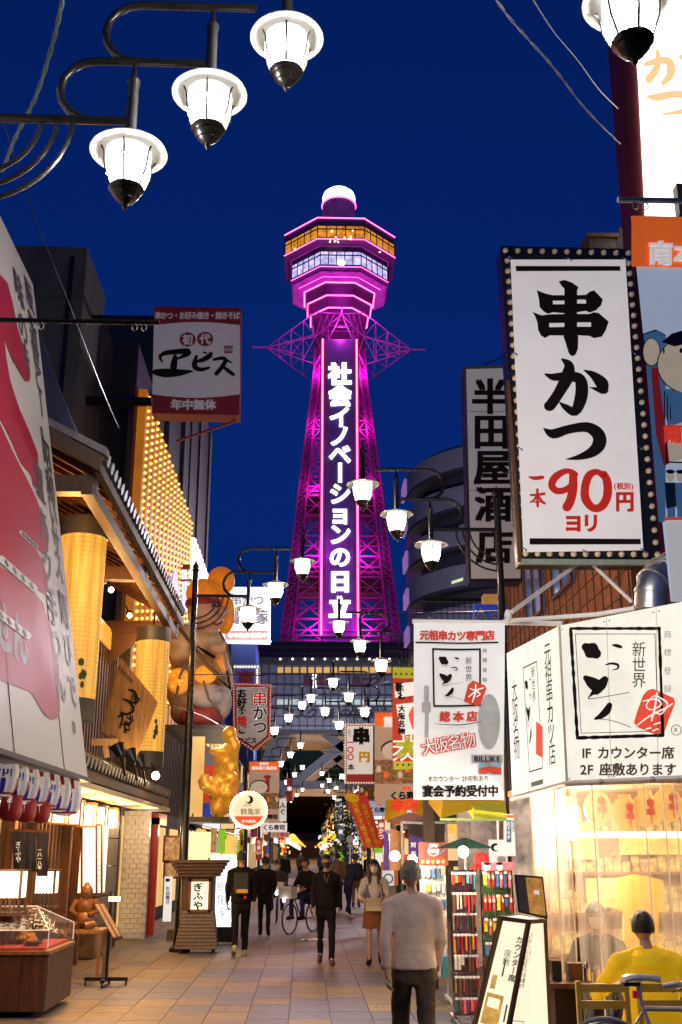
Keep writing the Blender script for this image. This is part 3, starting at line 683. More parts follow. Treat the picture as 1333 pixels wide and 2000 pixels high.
# the big yellow lanterns
def big_lantern(x, y0, y1, w, Y, label):
    top, bot = PY(x, y0, Y), PY(x, y1, Y); r = w / 2 * mpp(Y, top.z); c = (top.x, Y, 0)
    t = thing('paper_lantern', label, 'lantern', (top.x, Y, bot.z), 'giant yellow paper lanterns')
    H_ = top.z - bot.z; n = 46; prof = []
    for i in range(n + 1):
        z = bot.z + .28 + (H_ - .5) * i / n; prof.append((r * (.995 if i % 2 else 1.0) * (1 - .05 * (1 - i / n)), z)) 
    MB().lathe(c, prof, 28).build('paper', 'paper_glow', t, True)
    MB().lathe(c, [(r * .96, bot.z), (r * .98, bot.z + .29)], 28).build('bottom_band', mat('band_grey', (.05, .045, .04), .5), t, True)
    MB().lathe(c, [(r * 1.02, top.z - .27), (r * 1.04, top.z)], 28).build('top_band', 'band_grey', t, True)
    MB().tube([(top.x, Y, top.z), (top.x, Y, top.z + .35)], .015, 5).build('hook', 'iron', t)
    pr = Print(lambda u, v, l=0: Vector((top.x + (r * .99 + l) * math.sin(u), Y - (r * .99 + l) * math.cos(u), v)), .01)
    for k in range(9): a = .55 + random.uniform(-.12, .12); z = bot.z + .75 - k * .03; pr.ell('leaf_ink', a, z + random.uniform(-.12, .15), .09, .05, 1, 8)
    pr.done(t, 'leaf_print')
mm = mat('paper_glow', (.38, .22, .06), .6, em=(1, .50, .065), es=.75, var=.7, sc=3, stretch=(3, 3, .15)); mat('leaf_ink', (.03, .05, .015), .6)
nt = mm.node_tree; tc = nt.nodes.new('ShaderNodeTexCoord'); sp = nt.nodes.new('ShaderNodeSeparateXYZ'); wv = nt.nodes.new('ShaderNodeMath'); wv.operation = 'SINE'; ml = nt.nodes.new('ShaderNodeMath'); ml.operation = 'MULTIPLY'; ml.inputs[1].default_value = 95
bp = nt.nodes.new('ShaderNodeBump'); bp.inputs['Distance'].default_value = .01; bp.inputs['Strength'].default_value = .35; nt.links.new(tc.outputs['Object'], sp.inputs[0]); nt.links.new(sp.outputs[2], ml.inputs[0]); nt.links.new(ml.outputs[0], wv.inputs[0]); nt.links.new(wv.outputs[0], bp.inputs['Height']); nt.links.new(bp.outputs[0], nt.nodes['Principled BSDF'].inputs['Normal'])
big_lantern(167, 1018, 1408, 88, 15.0, 'giant yellow paper lantern hanging nearest, right beside the red and white billboard')
big_lantern(301, 1228, 1500, 64, 20.5, 'giant yellow paper lantern hanging farther along, behind the tilted wooden board')
for x, y, z in ((-3.0, 14.2, 5.2), (-2.6, 19.8, 3.2), (-2.6, 19.9, 5)): plight('glow', (x, y, z), 7, (1, .6, .2), .2, rs)
# tilted wooden sign board
Yb = 16.2
q4 = [PY(237, 1285, Yb + .2), PY(309, 1372, Yb - .1), PY(268, 1478, Yb - .1), PY(198, 1430, Yb + .2)]
t = thing('wooden_signboard', 'tilted wooden signboard with brushed characters standing on the lower roof', 'sign', q4[3])
MB().prism(q4, (-.06, .25, .02)).build('board', 'wood_light', t)
f = quadmap(*q4); pr = Print(lambda x, y, l=0: f(x, y, l), .008)
for k, (st) in enumerate((((.35, .25, .02), (.5, .2, .05), (.62, .27, .04), (.5, .36, .03)), ((.3, .42, .02), (.45, .38, .05), (.6, .42, .05), (.48, .55, .03), (.35, .6, .05)), ((.55, .5, .02), (.62, .62, .05), (.5, .7, .05), (.6, .78, .03)), ((.3, .68, .02), (.4, .62, .05), (.42, .78, .04)))): pr.brush('ink', st)
pr.text('ink', 'ぎふや', .55, .3, .2, True, .03, 2, 1.2, 1.05); pr.text('ink', '大阪新世界', .2, .12, .08, False, .0, 2, 1); pr.done(t)
MB().beam(PY(180, 1450, Yb), PY(232, 1450, Yb), .1).beam(PY(205, 1450, Yb), PY(210, 1480, Yb), .07).build('stand', 'wood_light', t)
plight('glow', PY(212, 1462, Yb - .5), 14, (1, .72, .35), .06, t)

# --- red and white billboard
p_b, p_t = PY(172, 1521, 12), PY(65, 556, 12)
TL, TR, BR, BL = Vector((p_t.x, 4.5, p_t.z)), p_t, p_b, Vector((p_b.x, 4.5, p_b.z))
t = thing('billboard', 'large glossy white billboard with a huge red brush character and grey writing', 'billboard', (p_b.x, 8, p_b.z))
mat('bill_white', (.52, .49, .46), .5, 0, spec=.16, var=.06, sc=1, bump=.02); mat('bill_red', (.33, .016, .03), .5, 0, spec=.16, var=.1, sc=1); mat('bill_grey', (.07, .065, .06), .5)
f = quadmap(TL, TR, BR, BL); MB().prism([TL, TR, BR, BL], -f.n * .22).build('panel', 'bill_white', t)
MB().beam(BL + f.n * .0 - Vector((0, 0, .02)), BR - Vector((0, 0, .02)), .1, .04).build('lower_edge', 'metal_dark', t)
n_ = Vector((0, 1, 0)); up_ = (TR - BR).normalized()
def bmap(x, y, l=0):                                          # photo point -> the board's plane
    d = ray(x, y); nn = f.n; s_ = (TR - CAM).dot(nn) / d.dot(nn); return CAM + d * s_ + nn * l
pr = Print(bmap, .006)
pr.poly('bill_red', [(-60, 500), (-8, 528), (14, 552), (24, 590), (34, 640), (52, 700), (59, 728), (57, 745), (48, 745), (36, 725), (24, 705), (14, 680), (8, 664), (12, 700), (20, 745), (38, 800), (60, 850), (74, 888), (75, 930), (70, 956), (64, 948), (60, 928), (40, 905), (25, 870), (10, 838), (0, 820), (-60, 760)])
pr.poly('bill_red', [(-60, 800), (0, 828), (24, 880), (38, 908), (52, 935), (70, 972), (86, 1018), (94, 1060), (94, 1078), (88, 1083), (78, 1078), (66, 1066), (50, 1048), (38, 1036), (40, 1043), (64, 1064), (80, 1090), (92, 1125), (94, 1150), (88, 1161), (68, 1150), (40, 1128), (12, 1104), (-60, 1068)])
pr.poly('bill_red', [(-60, 1082), (0, 1106), (40, 1136), (66, 1156), (84, 1178), (100, 1230), (110, 1290), (116, 1350), (117, 1388), (110, 1404), (100, 1406), (86, 1396), (72, 1372), (60, 1352), (40, 1344), (10, 1332), (-60, 1306)])
for x0, y0, x1, y1, w in ((39, 1040, 69, 1068, 8), (0, 1092, 65, 1150, 13), (-10, 1194, 52, 1242, 14)):
    pr.brush('bill_white', [(x0, y0, w), (x1, y1, w)], 2)
    for k in range(4): a = .15 + .25 * k; pr.brush('bill_grey', [(x0 + (x1 - x0) * a - 2, y0 + (y1 - y0) * a - w * .4, 4), (x0 + (x1 - x0) * a + 2, y0 + (y1 - y0) * a + w * .4, 4)], 3)
def ub(x, y, l=0): return f(x, y, l)
Wb, Hb = f.W, f.H
pr2 = Print(metric(f), .008)
col = [('阪', .35), ('新', .8), ('世', 1.15), ('ど', 1.45), ('ー', 1.8), ('。', 2.1), ('昭', 2.45), ('和', 2.85), ('い', 3.15), ('サ', 3.5), ('ス', 3.8), ('。', 4.05), ('聞', 4.3), ('び', 4.75), ('で', 5.2), ('。', 5.5)]
for ch, v in col: pr2.text('bill_grey', ch, Wb - .36, v, .42, True, .02, 1)
for ch, v in [('味', .6), ('の', 1.1), ('き', 1.5), ('置', 3.0), ('あ', 3.5), ('ク', 3.95), ('手', 4.4), ('つ', 4.8), ('ん', 5.2)]: pr2.text('bill_grey', ch, Wb - .95, v, .46, True, .02, 1)
pr2.text('bill_grey', 'あわせん', Wb - 3.4, 5.05, .5, False, .05, 1, 1.1)
pr.done(t, 'red_character'); pr2.done(t, 'lettering')
sm_ = MB()
for v in (1.2, 3.1): sm_.beam(f(1 - v / Wb, .55, .003), f(1 - v / Wb, .999, .003), .008)
sm_.build('seam', 'grout', t)
rod = MB()
rod.tube([bmap(86, 700) + Vector((0, .3, 0)), PY(150, 845, 12.6)], .02, 6); tag(rod.build('stay_rod', 'steel'), 'thin steel stay rod from the billboard edge down to the roof corner', 'rod')
nv = MB().prism([PY(78, 650, 12.4), PY(150, 850, 12.4), PY(112, 868, 12.4), PY(90, 800, 12.4)], (0, .1, 0)); tag(nv.build('navy_awning', mat('navy', (.012, .014, .04), .4)), 'dark navy cloth awning between billboard and tiled roof', 'awning')

# --- striped paper lanterns under the billboard
mat('lan_white', (.60, .56, .52), .55, em=(1, .85, .7), es=.22); mat('lan_red', (.34, .012, .012), .5, em=(1, .05, .03), es=.04); mat('lan_blue', (.03, .04, .42), .5, em=(.05, .08, 1), es=.05)
def striped(p, r, label, kind):
    t = thing('striped_lantern', label, 'lantern', p, 'beer lanterns hanging under the billboard'); prof = []
    for i in range(19): a = math.pi * i / 18; prof.append((max(.35 * r, r * math.sin(a) ** .42) * (1 if i % 2 else .97), -r * 1.12 * math.cos(a)))
    MB().lathe(p, prof, 24).build('paper', 'lan_white' if kind else 'lan_red', t, True)
    MB().lathe(p + Vector((0, 0, r * 1.1)), [(r * .42, 0), (r * .42, .035)], 14).build('top_ring', 'ink', t); MB().lathe(p + Vector((0, 0, -r * 1.14)), [(r * .42, 0), (r * .42, .035)], 14).build('bottom_ring', 'ink', t)
    def m(u, v, l=0):
        a = v / r; a = max(-1.4, min(1.4, a)); rr = max(.35 * r, r * math.cos(a) ** .42); return p + Vector(((rr + l) * math.sin(u), -(rr + l) * math.cos(u), r * 1.12 * math.sin(a)))
    pr = Print(m, .006)
    if kind:
        for k in range(6):
            u0 = .35 + k * 1.05 + random.uniform(0, .15); m1, m2 = ('lan_red', 'lan_blue') if k % 2 else ('lan_blue', 'lan_red')
            pr.rect(m1, u0, -r * 1.15, u0 + .26, -r * .2, 1, 3, 6); pr.rect(m2, u0 + .1, r * .4, u0 + .4, r * 1.15, 1, 3, 6)
            for j in range(5): pr.rect(m1, u0 + .46 + j * .07, -r * (1.1 - .1 * (j % 2)), u0 + .485 + j * .07, r * (.2 + .25 * (j % 3)), 1, 1, 6)
        pr.rect('lan_red', 0, -r * 1.15, 6.28, -r * .95, 1.2, 24, 1); pr.rect('lan_blue' if random.random() < .5 else 'lan_red', 0, r * .98, 6.28, r * 1.15, 1.2, 24, 1)
        pr.text('lan_blue', 'Asahi', -.15 + random.uniform(-.2, .3), .0, .08, False, .03, 2, 8.5, 1)
        # lettering runs along the paper
    else: pr.text('white_ink', '生ビール', .1, r * .6, .05, True, .02, 2, 9)
    pr.done(t, 'print'); return t
random.seed(4)
k = 0
for row, (x0, y0, x1, y1, n, kind, Ya, Yb_, rr) in enumerate(((-2, 1512, 128, 1556, 7, 1, 9.6, 11.7, .17), (22, 1578, 80, 1584, 3, 0, 9.8, 10.9, .10))):
    for i in range(n):
        tt = i / (n - 1); p = PY(x0 + (x1 - x0) * tt, y0 + (y1 - y0) * tt, Ya + (Yb_ - Ya) * tt); k += 1
        nm = ['first', 'second', 'third', 'fourth', 'fifth', 'sixth', 'last'][i]
        striped(p, rr, (f'{nm} red, white and blue striped lantern from the left under the billboard' if kind else f'small dark red lantern under the striped ones, {["left", "middle", "right"][i]} of three'), kind)
# --- shopfront of the restaurant (plane x = FX)
def fbox(mb, x0, y0, x1, y1, d=.06, X=FX, out=0):            # a box on the facade plane between two photo points
    a, b = PX(x0, y0, X), PX(x1, y1, X); ys = sorted((a.y, b.y)); z0, z1 = sorted((a.z, b.z))
    return mb.box(X + out, X + out + d, ys[0], ys[1], z0, z1)
sf = thing('restaurant_shopfront', 'warm lit wooden shopfront with lattice bars under the lower tiled roof', 'shopfront', (FX, 17, 0))
em('shoji', (1, .58, .18), .9, .5, .7); em('shoji_bright', (1, .76, .38), 1.35, .3, .8); em('lantern_white', (1, .80, .50), 3.2, .15, 2)
MB().box(FX - .1, FX, 12, 21.6, 0, 2.6).build('wall', mat('shop_wall', (.22, .11, .05), .7, var=.35, sc=2), sf)
MB().box(FX, FX + .04, 12.2, 17.6, 1.05, 2.3).build('lit_screen', 'shoji', sf)
for i in range(22): MB().box(FX + .05, FX + .10, 12.3 + i * .25, 12.37 + i * .25, .6, 2.3).build('bar', 'wood_dark', sf)
for y in (12.2, 14.4, 15.6, 17.9, 19.0): MB().box(FX + .02, FX + .2, y, y + .16, 0, 2.55).build('post', 'wood_mid', sf)
MB().box(FX, FX + .22, 12, 21.6, 2.32, 2.44).build('lintel', 'wood_mid', sf); MB().box(FX, FX + .12, 12, 19, .5, .62).build('sill', 'wood_mid', sf)
for i in range(14): MB().box(FX + .02, FX + .05, 12.3 + i * .42, 12.69 + i * .42, .05, .5).build('panel', 'wood_dark', sf)
mat('stone_brown', (.13, .075, .03), .45, var=.5, sc=7, bump=.2)
for k in range(5): MB().box(FX + .0, FX + .32, 19.9, 21.75, .02 + k * .5, .5 + k * .5).build('stone', 'stone_brown', sf)
for y in (13, 15, 17, 19): plight('glow', (FX + .8, y, 2.35), 260, (1, .50, .16), .15, sf)
# row of small box lanterns under the eave
bl = thing('box_lantern', 'x', 'lantern', (0, 0, 0), 'row of small box lanterns under the eave')
MB().box(-.11, .11, -.11, .11, .03, .33).build('paper', 'lantern_white', bl); fr = MB()
for a in (-1, 1):
    for b in (-1, 1): fr.box(a * .12 - .012, a * .12 + .012, b * .12 - .012, b * .12 + .012, 0, .36)
fr.box(-.13, .13, -.13, .13, 0, .02).box(-.13, .13, -.13, .13, .345, .365); fr.build('frame', 'wood_mid', bl)
for i in range(8):
    Y = 12.2 + i * 1.02; p = (-3.35, Y, 2.13)
    l = f'{["nearest","second","third","fourth","fifth","sixth","seventh","farthest"][i]} small glowing box lantern in the row under the eave'
    if i == 0: bl.location = p; bl['label'] = l
    else: dup(bl, p, l, 'row of small box lanterns under the eave')
# andon floor lanterns
def andon(x0, y0, x1, y1, Y, label):
    a, b = PY(x0, y0, Y), PY(x1, y1, Y); w = (b.x - a.x); t = thing('andon_lantern', label, 'lantern', ((a.x + b.x) / 2, Y, 0), 'andon lanterns by the entrance')
    c = (a.x + b.x) / 2; zt_, zb_ = a.z, b.z
    MB().box(c - w / 2, c + w / 2, Y, Y + w, zb_ + .16, zt_).build('paper', 'lantern_white', t)
    fr = MB()
    for sx in (-1, 1):
        for yy in (Y, Y + w): fr.box(c + sx * w / 2 - .014, c + sx * w / 2 + .014, yy - .014, yy + .014, zb_ - .05, zt_ + .01)
    fr.box(c - w / 2 - .03, c + w / 2 + .03, Y - .03, Y + w + .03, zt_, zt_ + .025); fr.box(c - w / 2 - .03, c + w / 2 + .03, Y - .03, Y + w + .03, zb_ - .04, zb_)
    for i in range(7): x = c - w / 2 + w * i / 6; fr.box(x - .007, x + .007, Y - .02, Y - .005, zb_, zb_ + .17)
    fr.build('frame', 'wood_dark', t); MB().box(c - .05, c + .05, Y + w / 2 - .05, Y + w / 2 + .05, 0, zb_ - .03).box(c - .18, c + .18, Y + w / 2 - .18, Y + w / 2 + .18, 0, .04).build('stand', 'wood_dark', t)
    pr = Print(mapY(Y), .006); pr.text('wood_light', 'ぎ', (x0 + x1) / 2, y1 - 32, 9, True, .02, 1); pr.done(t); plight('glow', (c, Y - .3, zb_ + .25), 12, (1, .72, .4), .1, t)
andon(-8, 1702, 36, 1782, 13.6, 'larger glowing andon lantern at the left edge behind the food case')
andon(70, 1702, 103, 1770, 15.0, 'glowing andon lantern with a black base beside the dark blue curtain')
# noren curtain
t = thing('noren_curtain', 'dark blue shop curtain with white brushed writing in the doorway', 'curtain', PY(60, 1700, 14.3)); 
mat('noren_blue', (.015, .016, .035), .8, var=.3, sc=9)
for k in range(3):
    x0, x1 = 26 + k * 23, 48 + k * 23; b = MB(); nx, ny = 5, 5
    vs = [PY(x0 + (x1 - x0) * i / nx, 1622 + (5 * k / 3) + (86 - (k % 2) * 8) * j / ny, 14.3 + .05 * math.sin(i * 1.6 + k) * (j / ny)) for j in range(ny + 1) for i in range(nx + 1)]
    b.add(vs, [[j * (nx + 1) + i, j * (nx + 1) + i + 1, (j + 1) * (nx + 1) + i + 1, (j + 1) * (nx + 1) + i] for j in range(ny) for i in range(nx)]); b.build('cloth', 'noren_blue', t, True)
pr = Print(mapY(14.22), .004); pr.text('white_ink', 'ぎふや', 36, 1650, 15, True, -.01, 1, .8, .95); pr.text('white_ink', '一八一八年', 78, 1660, 9, True, 0, 1, 1, .95); pr.done(t)
MB().tube([PY(20, 1621, 14.3), PY(98, 1624, 14.3)], .018, 6).build('rod', 'wood_mid', t)
# lit vertical sign
t = thing('vertical_lightbox', 'tall narrow white lit sign with small black writing on the restaurant wall', 'sign', PY(180, 1740, 17.5))
a, b = PY(161, 1613, 17.5), PY(189, 1744, 17.5); MB().box(a.x, b.x, 17.5, 17.75, b.z, a.z).build('panel', em('lb_cream', (1, .88, .62), 1.6, .12), t)
c_, d_ = PY(189, 1613, 17.5), PY(198, 1744, 17.5); MB().box(c_.x + .01, d_.x, 17.5, 17.8, b.z, a.z).build('side_panel', 'lb_cream', t)
fr = MB()
for p0, p1 in (((160, 1611), (199, 1611)), ((160, 1746), (199, 1746)), ((160, 1611), (160, 1746)), ((189, 1611), (189, 1746)), ((199, 1611), (199, 1746))): fr.beam(PY(*p0, 17.48), PY(*p1, 17.48), .03)
fr.build('frame', 'wood_dark', t); pr = Print(mapY(17.46), .005); pr.text('ink', 'ぎふや本家', 194, 1680, 8, True, .01, 1, .8, 1.25); pr.done(t)
# tiled pillars and narrow shops beyond (Y 21.8 - 30)
mat('white_tile', (.72, .68, .62), .3, var=.1, sc=4)
tp = thing('tiled_shopfront', 'white tiled narrow shopfront with red door frame beyond the stone pillar', 'shopfront', (FX, 24.5, 0))
MB().box(-5, FX - .02, 21.8, 27, 0, 2.75).build('wall', 'grout', tp); wt = MB()
for (y0, y1, X) in ((21.85, 22.9, FX), (24.3, 25.2, FX)):
    for j in range(26):
        for i in range(int((y1 - y0) / .21)):
            yy = y0 + .21 * i + (.1 if j % 2 else 0); wt.box(X - .02, X + .01, yy, min(y1, yy + .2), .1 * j + .02, .1 * j + .112)
for j in range(26):                                          # the end face towards the camera
    for i in range(4): xx = FX - .9 + i * .21 + (.1 if j % 2 else 0); wt.box(xx, xx + .2, 21.77, 21.8, .1 * j + .02, .1 * j + .112)
for j in range(26):
    for i in range(3): xx = -3.88 + i * .16 + (.08 if j % 2 else 0); wt.box(xx, xx + .15, 24.27, 24.3, .1 * j + .02, .1 * j + .112)
wt.box(-3.9, -3.35, 24.3, 24.6, 0, 2.6)
wt.build('wall_tiles', 'white_tile', tp, kind='stuff')
MB().box(FX - .02, FX + .02, 22.95, 24.2, .1, 2.5).build('window', 'shoji', tp)
MB().box(FX, FX + .06, 22.2, 22.75, .9, 2.0).build('menu_frame', 'wood_dark', tp); MB().box(FX + .06, FX + .07, 22.26, 22.69, 1.0, 1.9).build('menu_light', 'shoji_bright', tp)
MB().box(FX + .02, FX + .62, 25.3, 25.5, 0, 2.5).build('red_post', mat('red_lacquer', (.45, .02, .012), .35), tp); MB().box(FX + .02, FX + .62, 25.3, 26.8, 2.35, 2.6).build('header', 'red_lacquer', tp)
plight('glow', (-2.9, 20.9, 2.3), 90, (1, .66, .34), .1, tp); plight('glow', (-3.2, 23.5, 2.3), 40, (1, .75, .5), .1, tp); plight('glow', (-3.1, 26.5, 2.2), 26, (1, .7, .42), .1, tp)  # first light is added to brighten the stone pillar and white tiles
# photo menu panels farther on
t = thing('menu_posters', 'framed food posters on the wall behind the lamp post', 'poster', (FX, 27.5, 0))
for i, (y0, y1) in enumerate(((1636, 1680), (1686, 1712))):
    a, b = PY(324, y0, 27.2), PY(352, y1, 27.2); MB().box(a.x - .05, b.x + .05, 27.2, 27.26, b.z - .05, a.z + .05).build('frame', 'dark_red', t)
    MB().box(a.x, b.x, 27.16, 27.2, b.z, a.z).build('print', em('menu_print', (.8, .42, .16), .55, 1.2, 9), t)
# food display case
SX0 = -2.85
t = thing('food_display_case', 'wooden food display case with a clear acrylic hood and plates of sample dishes', 'display case', (-3.7, 13.9, 0))
yf, yb, xr_, xl_ = 13.2, 14.6, -2.9, -4.6
MB().box(xl_, xr_, yf, yb, .06, .66).build('carcass', 'wood_dark', t, bevel=.01)
for i in range(12): MB().box(xr_, xr_ + .018, yf + i * .117, yf + i * .117 + .108, .07, .66 - random.uniform(0, .02)).build('plank', 'wood_mid' if i % 3 else 'wood_grey', t)
for i in range(6): MB().box(xl_ + i * .285, xl_ + i * .285 + .278, yf - .018, yf, .07, .64).build('plank', 'wood_mid', t)
MB().box(xl_, xr_ + .03, yf - .03, yb, .66, .70).build('counter', 'wood_light', t)
MB().box(xl_ + .03, xr_ - .04, yf + .04, yb - .05, .70, .73).build('cloth', mat('red_cloth', (.55, .03, .02), .7, em=(1, .1, .05), es=.08), t)
ac = sheer('acrylic', (.9, .92, .95), .34, .05, .15)
hood = MB(); z0, z1, z2 = .72, .92, 1.14; ym = yf + .75
P = [(xr_ - .01, yf, z0), (xr_ - .01, yb, z0), (xr_ - .01, yb, z1 + .05), (xr_ - .01, ym + .2, z2), (xr_ - .01, yf, z1)]
hood.add([(xl_, yf, z0), (xr_, yf, z0), (xr_, yf, z1), (xl_, yf, z1)], [[0, 1, 2, 3]]); hood.add([(xl_, yf, z1), (xr_, yf, z1), (xr_ - .35, ym + .1, z2), (xl_, ym + .1, z2)], [[0, 1, 2, 3]])
hood.add([(xr_, yf, z0), (xr_, yb, z0), (xr_, yb, z1), (xr_ - .35, ym + .1, z2), (xr_, yf, z1)], [[0, 1, 2, 3, 4]]); hood.add([(xl_, ym + .1, z2), (xr_ - .35, ym + .1, z2), (xr_, yb, z1), (xl_, yb, z1)], [[0, 1, 2, 3]])
hood.build('hood', ac, t)
ed = MB()
for a, b in (((xr_, yf, z0), (xr_, yf, z1)), ((xr_, yf, z1), (xr_ - .35, ym + .1, z2)), ((xr_ - .35, ym + .1, z2), (xr_, yb, z1)), ((xr_, yb, z0), (xr_, yb, z1)), ((xl_, yf, z1), (xr_, yf, z1)), ((xl_, ym + .1, z2), (xr_ - .35, ym + .1, z2))): ed.tube([a, b], .007, 5)
ed.build('hood_edge', mat('edge_clear', (.8, .8, .85), .1, em=(1, .9, .8), es=.15), t)
for i, (x, y, w) in enumerate(((-4.15, 13.55, .24), (-3.72, 13.6, .20), (-3.35, 13.9, .24), (-3.9, 14.1, .26), (-3.15, 13.5, .12))):
    d = tag(MB().lathe((x, y, .735), [(w * .55, 0), (w * .95, .025), (w, .04)], 20).lathe((x, y, .76), [(w * .93, 0), (w * .5, .01)], 20).build('plate', mat('plate_black', (.02, .02, .02), .2), None, True), f'black plate of sample food in the display case, {["leftmost","second from the left","third from the left","behind the others","smallest at the right front"][i]}', 'plate', 'plates of sample food')
    fd = MB()
    for k in range(9): a = k * .7; fd.tube([(x - w * .6 * math.cos(a) * .6, y - .05 + w * .3 * math.sin(a), .78), (x + w * .2 * math.cos(a), y, .83 + .02 * math.sin(k * 2)), (x + w * .55 * math.cos(a + .5), y + .06 * math.sin(a), .785)], [.018, .035, .015], 6)
    fd.build('food', mat('fried', (.62, .28, .06), .5, var=.4, sc=20) if i % 2 == 0 else mat('greens', (.30, .33, .05), .5, var=.5, sc=20), d, True)
plight('glow', (-3.6, 13.3, 1.5), 40, (1, .7, .42), .1, t)
# carved wooden figure on a small table
t = tag(thing('small_table', '', ''), 'small plain wooden table under the carved seated figure', 'table'); t.location = (-3.25, 17.3, 0)
MB().box(-3.55, -2.95, 17.0, 17.6, .62, .67).build('table_top', 'wood_light', t)
for x in (-3.52, -3.02):
    for y in (17.02, 17.54): MB().box(x, x + .05, y, y + .05, 0, .62).build('leg', 'wood_light', t)
wf = MB(); c = Vector((-3.28, 17.3, .67))
wf.ball(c + Vector((0, 0, .13)), .19, 14, 8, 1, .85, .72).ball(c + Vector((0, 0, .32)), .14, 14, 8, 1, .8, 1.1).ball(c + Vector((.01, -.02, .52)), .095, 14, 10, 1, 1, 1.2).ball(c + Vector((0, 0, .60)), .05, 10, 6, 1, 1, 1.3)
wf.tube([c + Vector((-.13, 0, .4)), c + Vector((-.2, -.05, .25)), c + Vector((-.08, -.16, .2))], [.05, .045, .035], 8).tube([c + Vector((.13, 0, .4)), c + Vector((.2, -.05, .25)), c + Vector((.08, -.16, .2))], [.05, .045, .035], 8)
wf.tube([c + Vector((-.1, -.02, .06)), c + Vector((-.17, -.2, .07)), c + Vector((-.05, -.25, .05))], .055, 8).tube([c + Vector((.1, -.02, .06)), c + Vector((.17, -.2, .07)), c + Vector((.05, -.25, .05))], .055, 8).ball(c + Vector((0, -.11, .52)), .02, 6, 5)
tag(wf.build('carved_figure', mat('carved', (.20, .075, .02), .35, var=.4, sc=14, bump=.4), None, True), 'carved wooden seated figure on the small table', 'statue')
# menu stand
t = thing('menu_stand', 'black metal menu stand with a tilted board on a wheeled foot', 'menu stand', (-2.75, 16.4, 0))
Ym = 16.2; b0 = PY(205, 1952, Ym); x = b0.x
MB().box(x - .02, x + .02, Ym, Ym + .04, .08, 1.25).build('pole', 'black_paint', t)
MB().box(x - .3, x + .3, Ym - .02, Ym + .06, .06, .11).box(x - .03, x + .03, Ym - .3, Ym + .3, .06, .1).build('foot', 'black_paint', t)
for dx, dy in ((-.28, 0), (.28, 0), (0, -.28), (0, .28)): MB().tube([(x + dx - .012, Ym + dy, .032), (x + dx + .012, Ym + dy, .032)], .032, 10).build('caster', 'metal_dark', t, True)
q4 = [PY(183, 1763, Ym - .1), PY(203, 1763, Ym - .1), PY(240, 1830, Ym - .25), PY(222, 1834, Ym - .25)]
MB().prism(q4, (0, .05, -.02)).build('board', 'wood_dark', t); f = quadmap(*q4); pr = Print(f, .006)
pr.rect('canvas', .08, .04, .42, .96); pr.rect('canvas', .56, .04, .92, .96) if mat('canvas', (.42, .28, .18), .8, var=.3, sc=20) else 0; pr.done(t, 'menu_sheet')
MB().box(PY(214, 1750, Ym).x, PY(236, 1750, Ym).x, Ym - .05, Ym, zat(1759, Ym), zat(1751, Ym)).build('lamp', em('stand_lamp', (1, .9, .4), 6, 0), t)
# the lantern shaped sign of the restaurant in the street
YG = 20.9
t = thing('lantern_sign', 'dark wooden lantern shaped sign with a lit white face and three brushed characters', 'sign', PY(385, 1868, YG))
def gx(px, y=1800): return PY(px, y, YG).x
zg = lambda y: zat(y, YG)
x0, x1, x2, x3 = gx(346), gx(425), gx(357), gx(412)
prof_ = [(x0, .08), (x1, .08), (x3, zg(1775)), (x2, zg(1775))]
MB().prism([(x0, YG, .08), (x1, YG, .08), (x3 + .02, YG + .12, zg(1778)), (x2 - .02, YG + .12, zg(1778))], (0, .55, 0)).build('base', 'wood_dark', t)
nb = 11
for k in range(nb):
    a, b = k / nb, (k + .88) / nb; h = zg(1778) - .08
    w0 = x0 + (x2 - x0) * a - .02; w1 = x1 + (x3 - x1) * a + .02
    MB().cbox(((w0 + w1) / 2, YG + .10 * a - .02, .08 + h * (a + b) / 2), w1 - w0, .04, h / nb * .85, 0, R(-14)).build('clapboard', 'wood_grey', t)
MB().box(x2 - .03, x3 + .03, YG + .08, YG + .55, zg(1778), zg(1700)).build('head', 'wood_dark', t)
MB().box(gx(371), gx(405), YG + .05, YG + .08, zg(1776), zg(1722)).build('panel', em('gifuya_face', (1, .93, .62), 1.25, .08), t)
fr = MB()
for (a, b, c_, d_) in ((366, 1717, 410, 1721), (366, 1777, 410, 1781), (366, 1717, 371, 1781), (405, 1717, 410, 1781)): fr.box(gx(a), gx(c_), YG + .02, YG + .08, zg(d_), zg(b))
fr.build('frame', 'wood_mid', t)
rf = MB()
for k in range(5): e = .02 + .045 * k; rf.box(x2 - .1 - e * .8, x3 + .1 + e * .8, YG - .02 - e, YG + .65 + e, zg(1712) + .06 * k, zg(1712) + .05 + .06 * k)
rf.build('roof', 'wood_dark', t)
for xx in (x0 + .08, x1 - .08):
    for yy in (YG + .08, YG + .48): MB().tube([(xx - .015, yy, .04), (xx + .015, yy, .04)], .04, 10).build('caster', 'metal_dark', t, True)
pr = Print(mapY(YG + .04), .006); pr.text('ink', 'ぎふや', 387, 1733, 18, True, .04, 1, 1.1, .98); pr.text('red_ink', '串かつ専門', 401, 1726, 5, True, 0, 1, 1, 1.1); pr.done(t)
plight('glow', PY(388, 1750, YG - .4), 8, (1, .85, .55), .1, t)

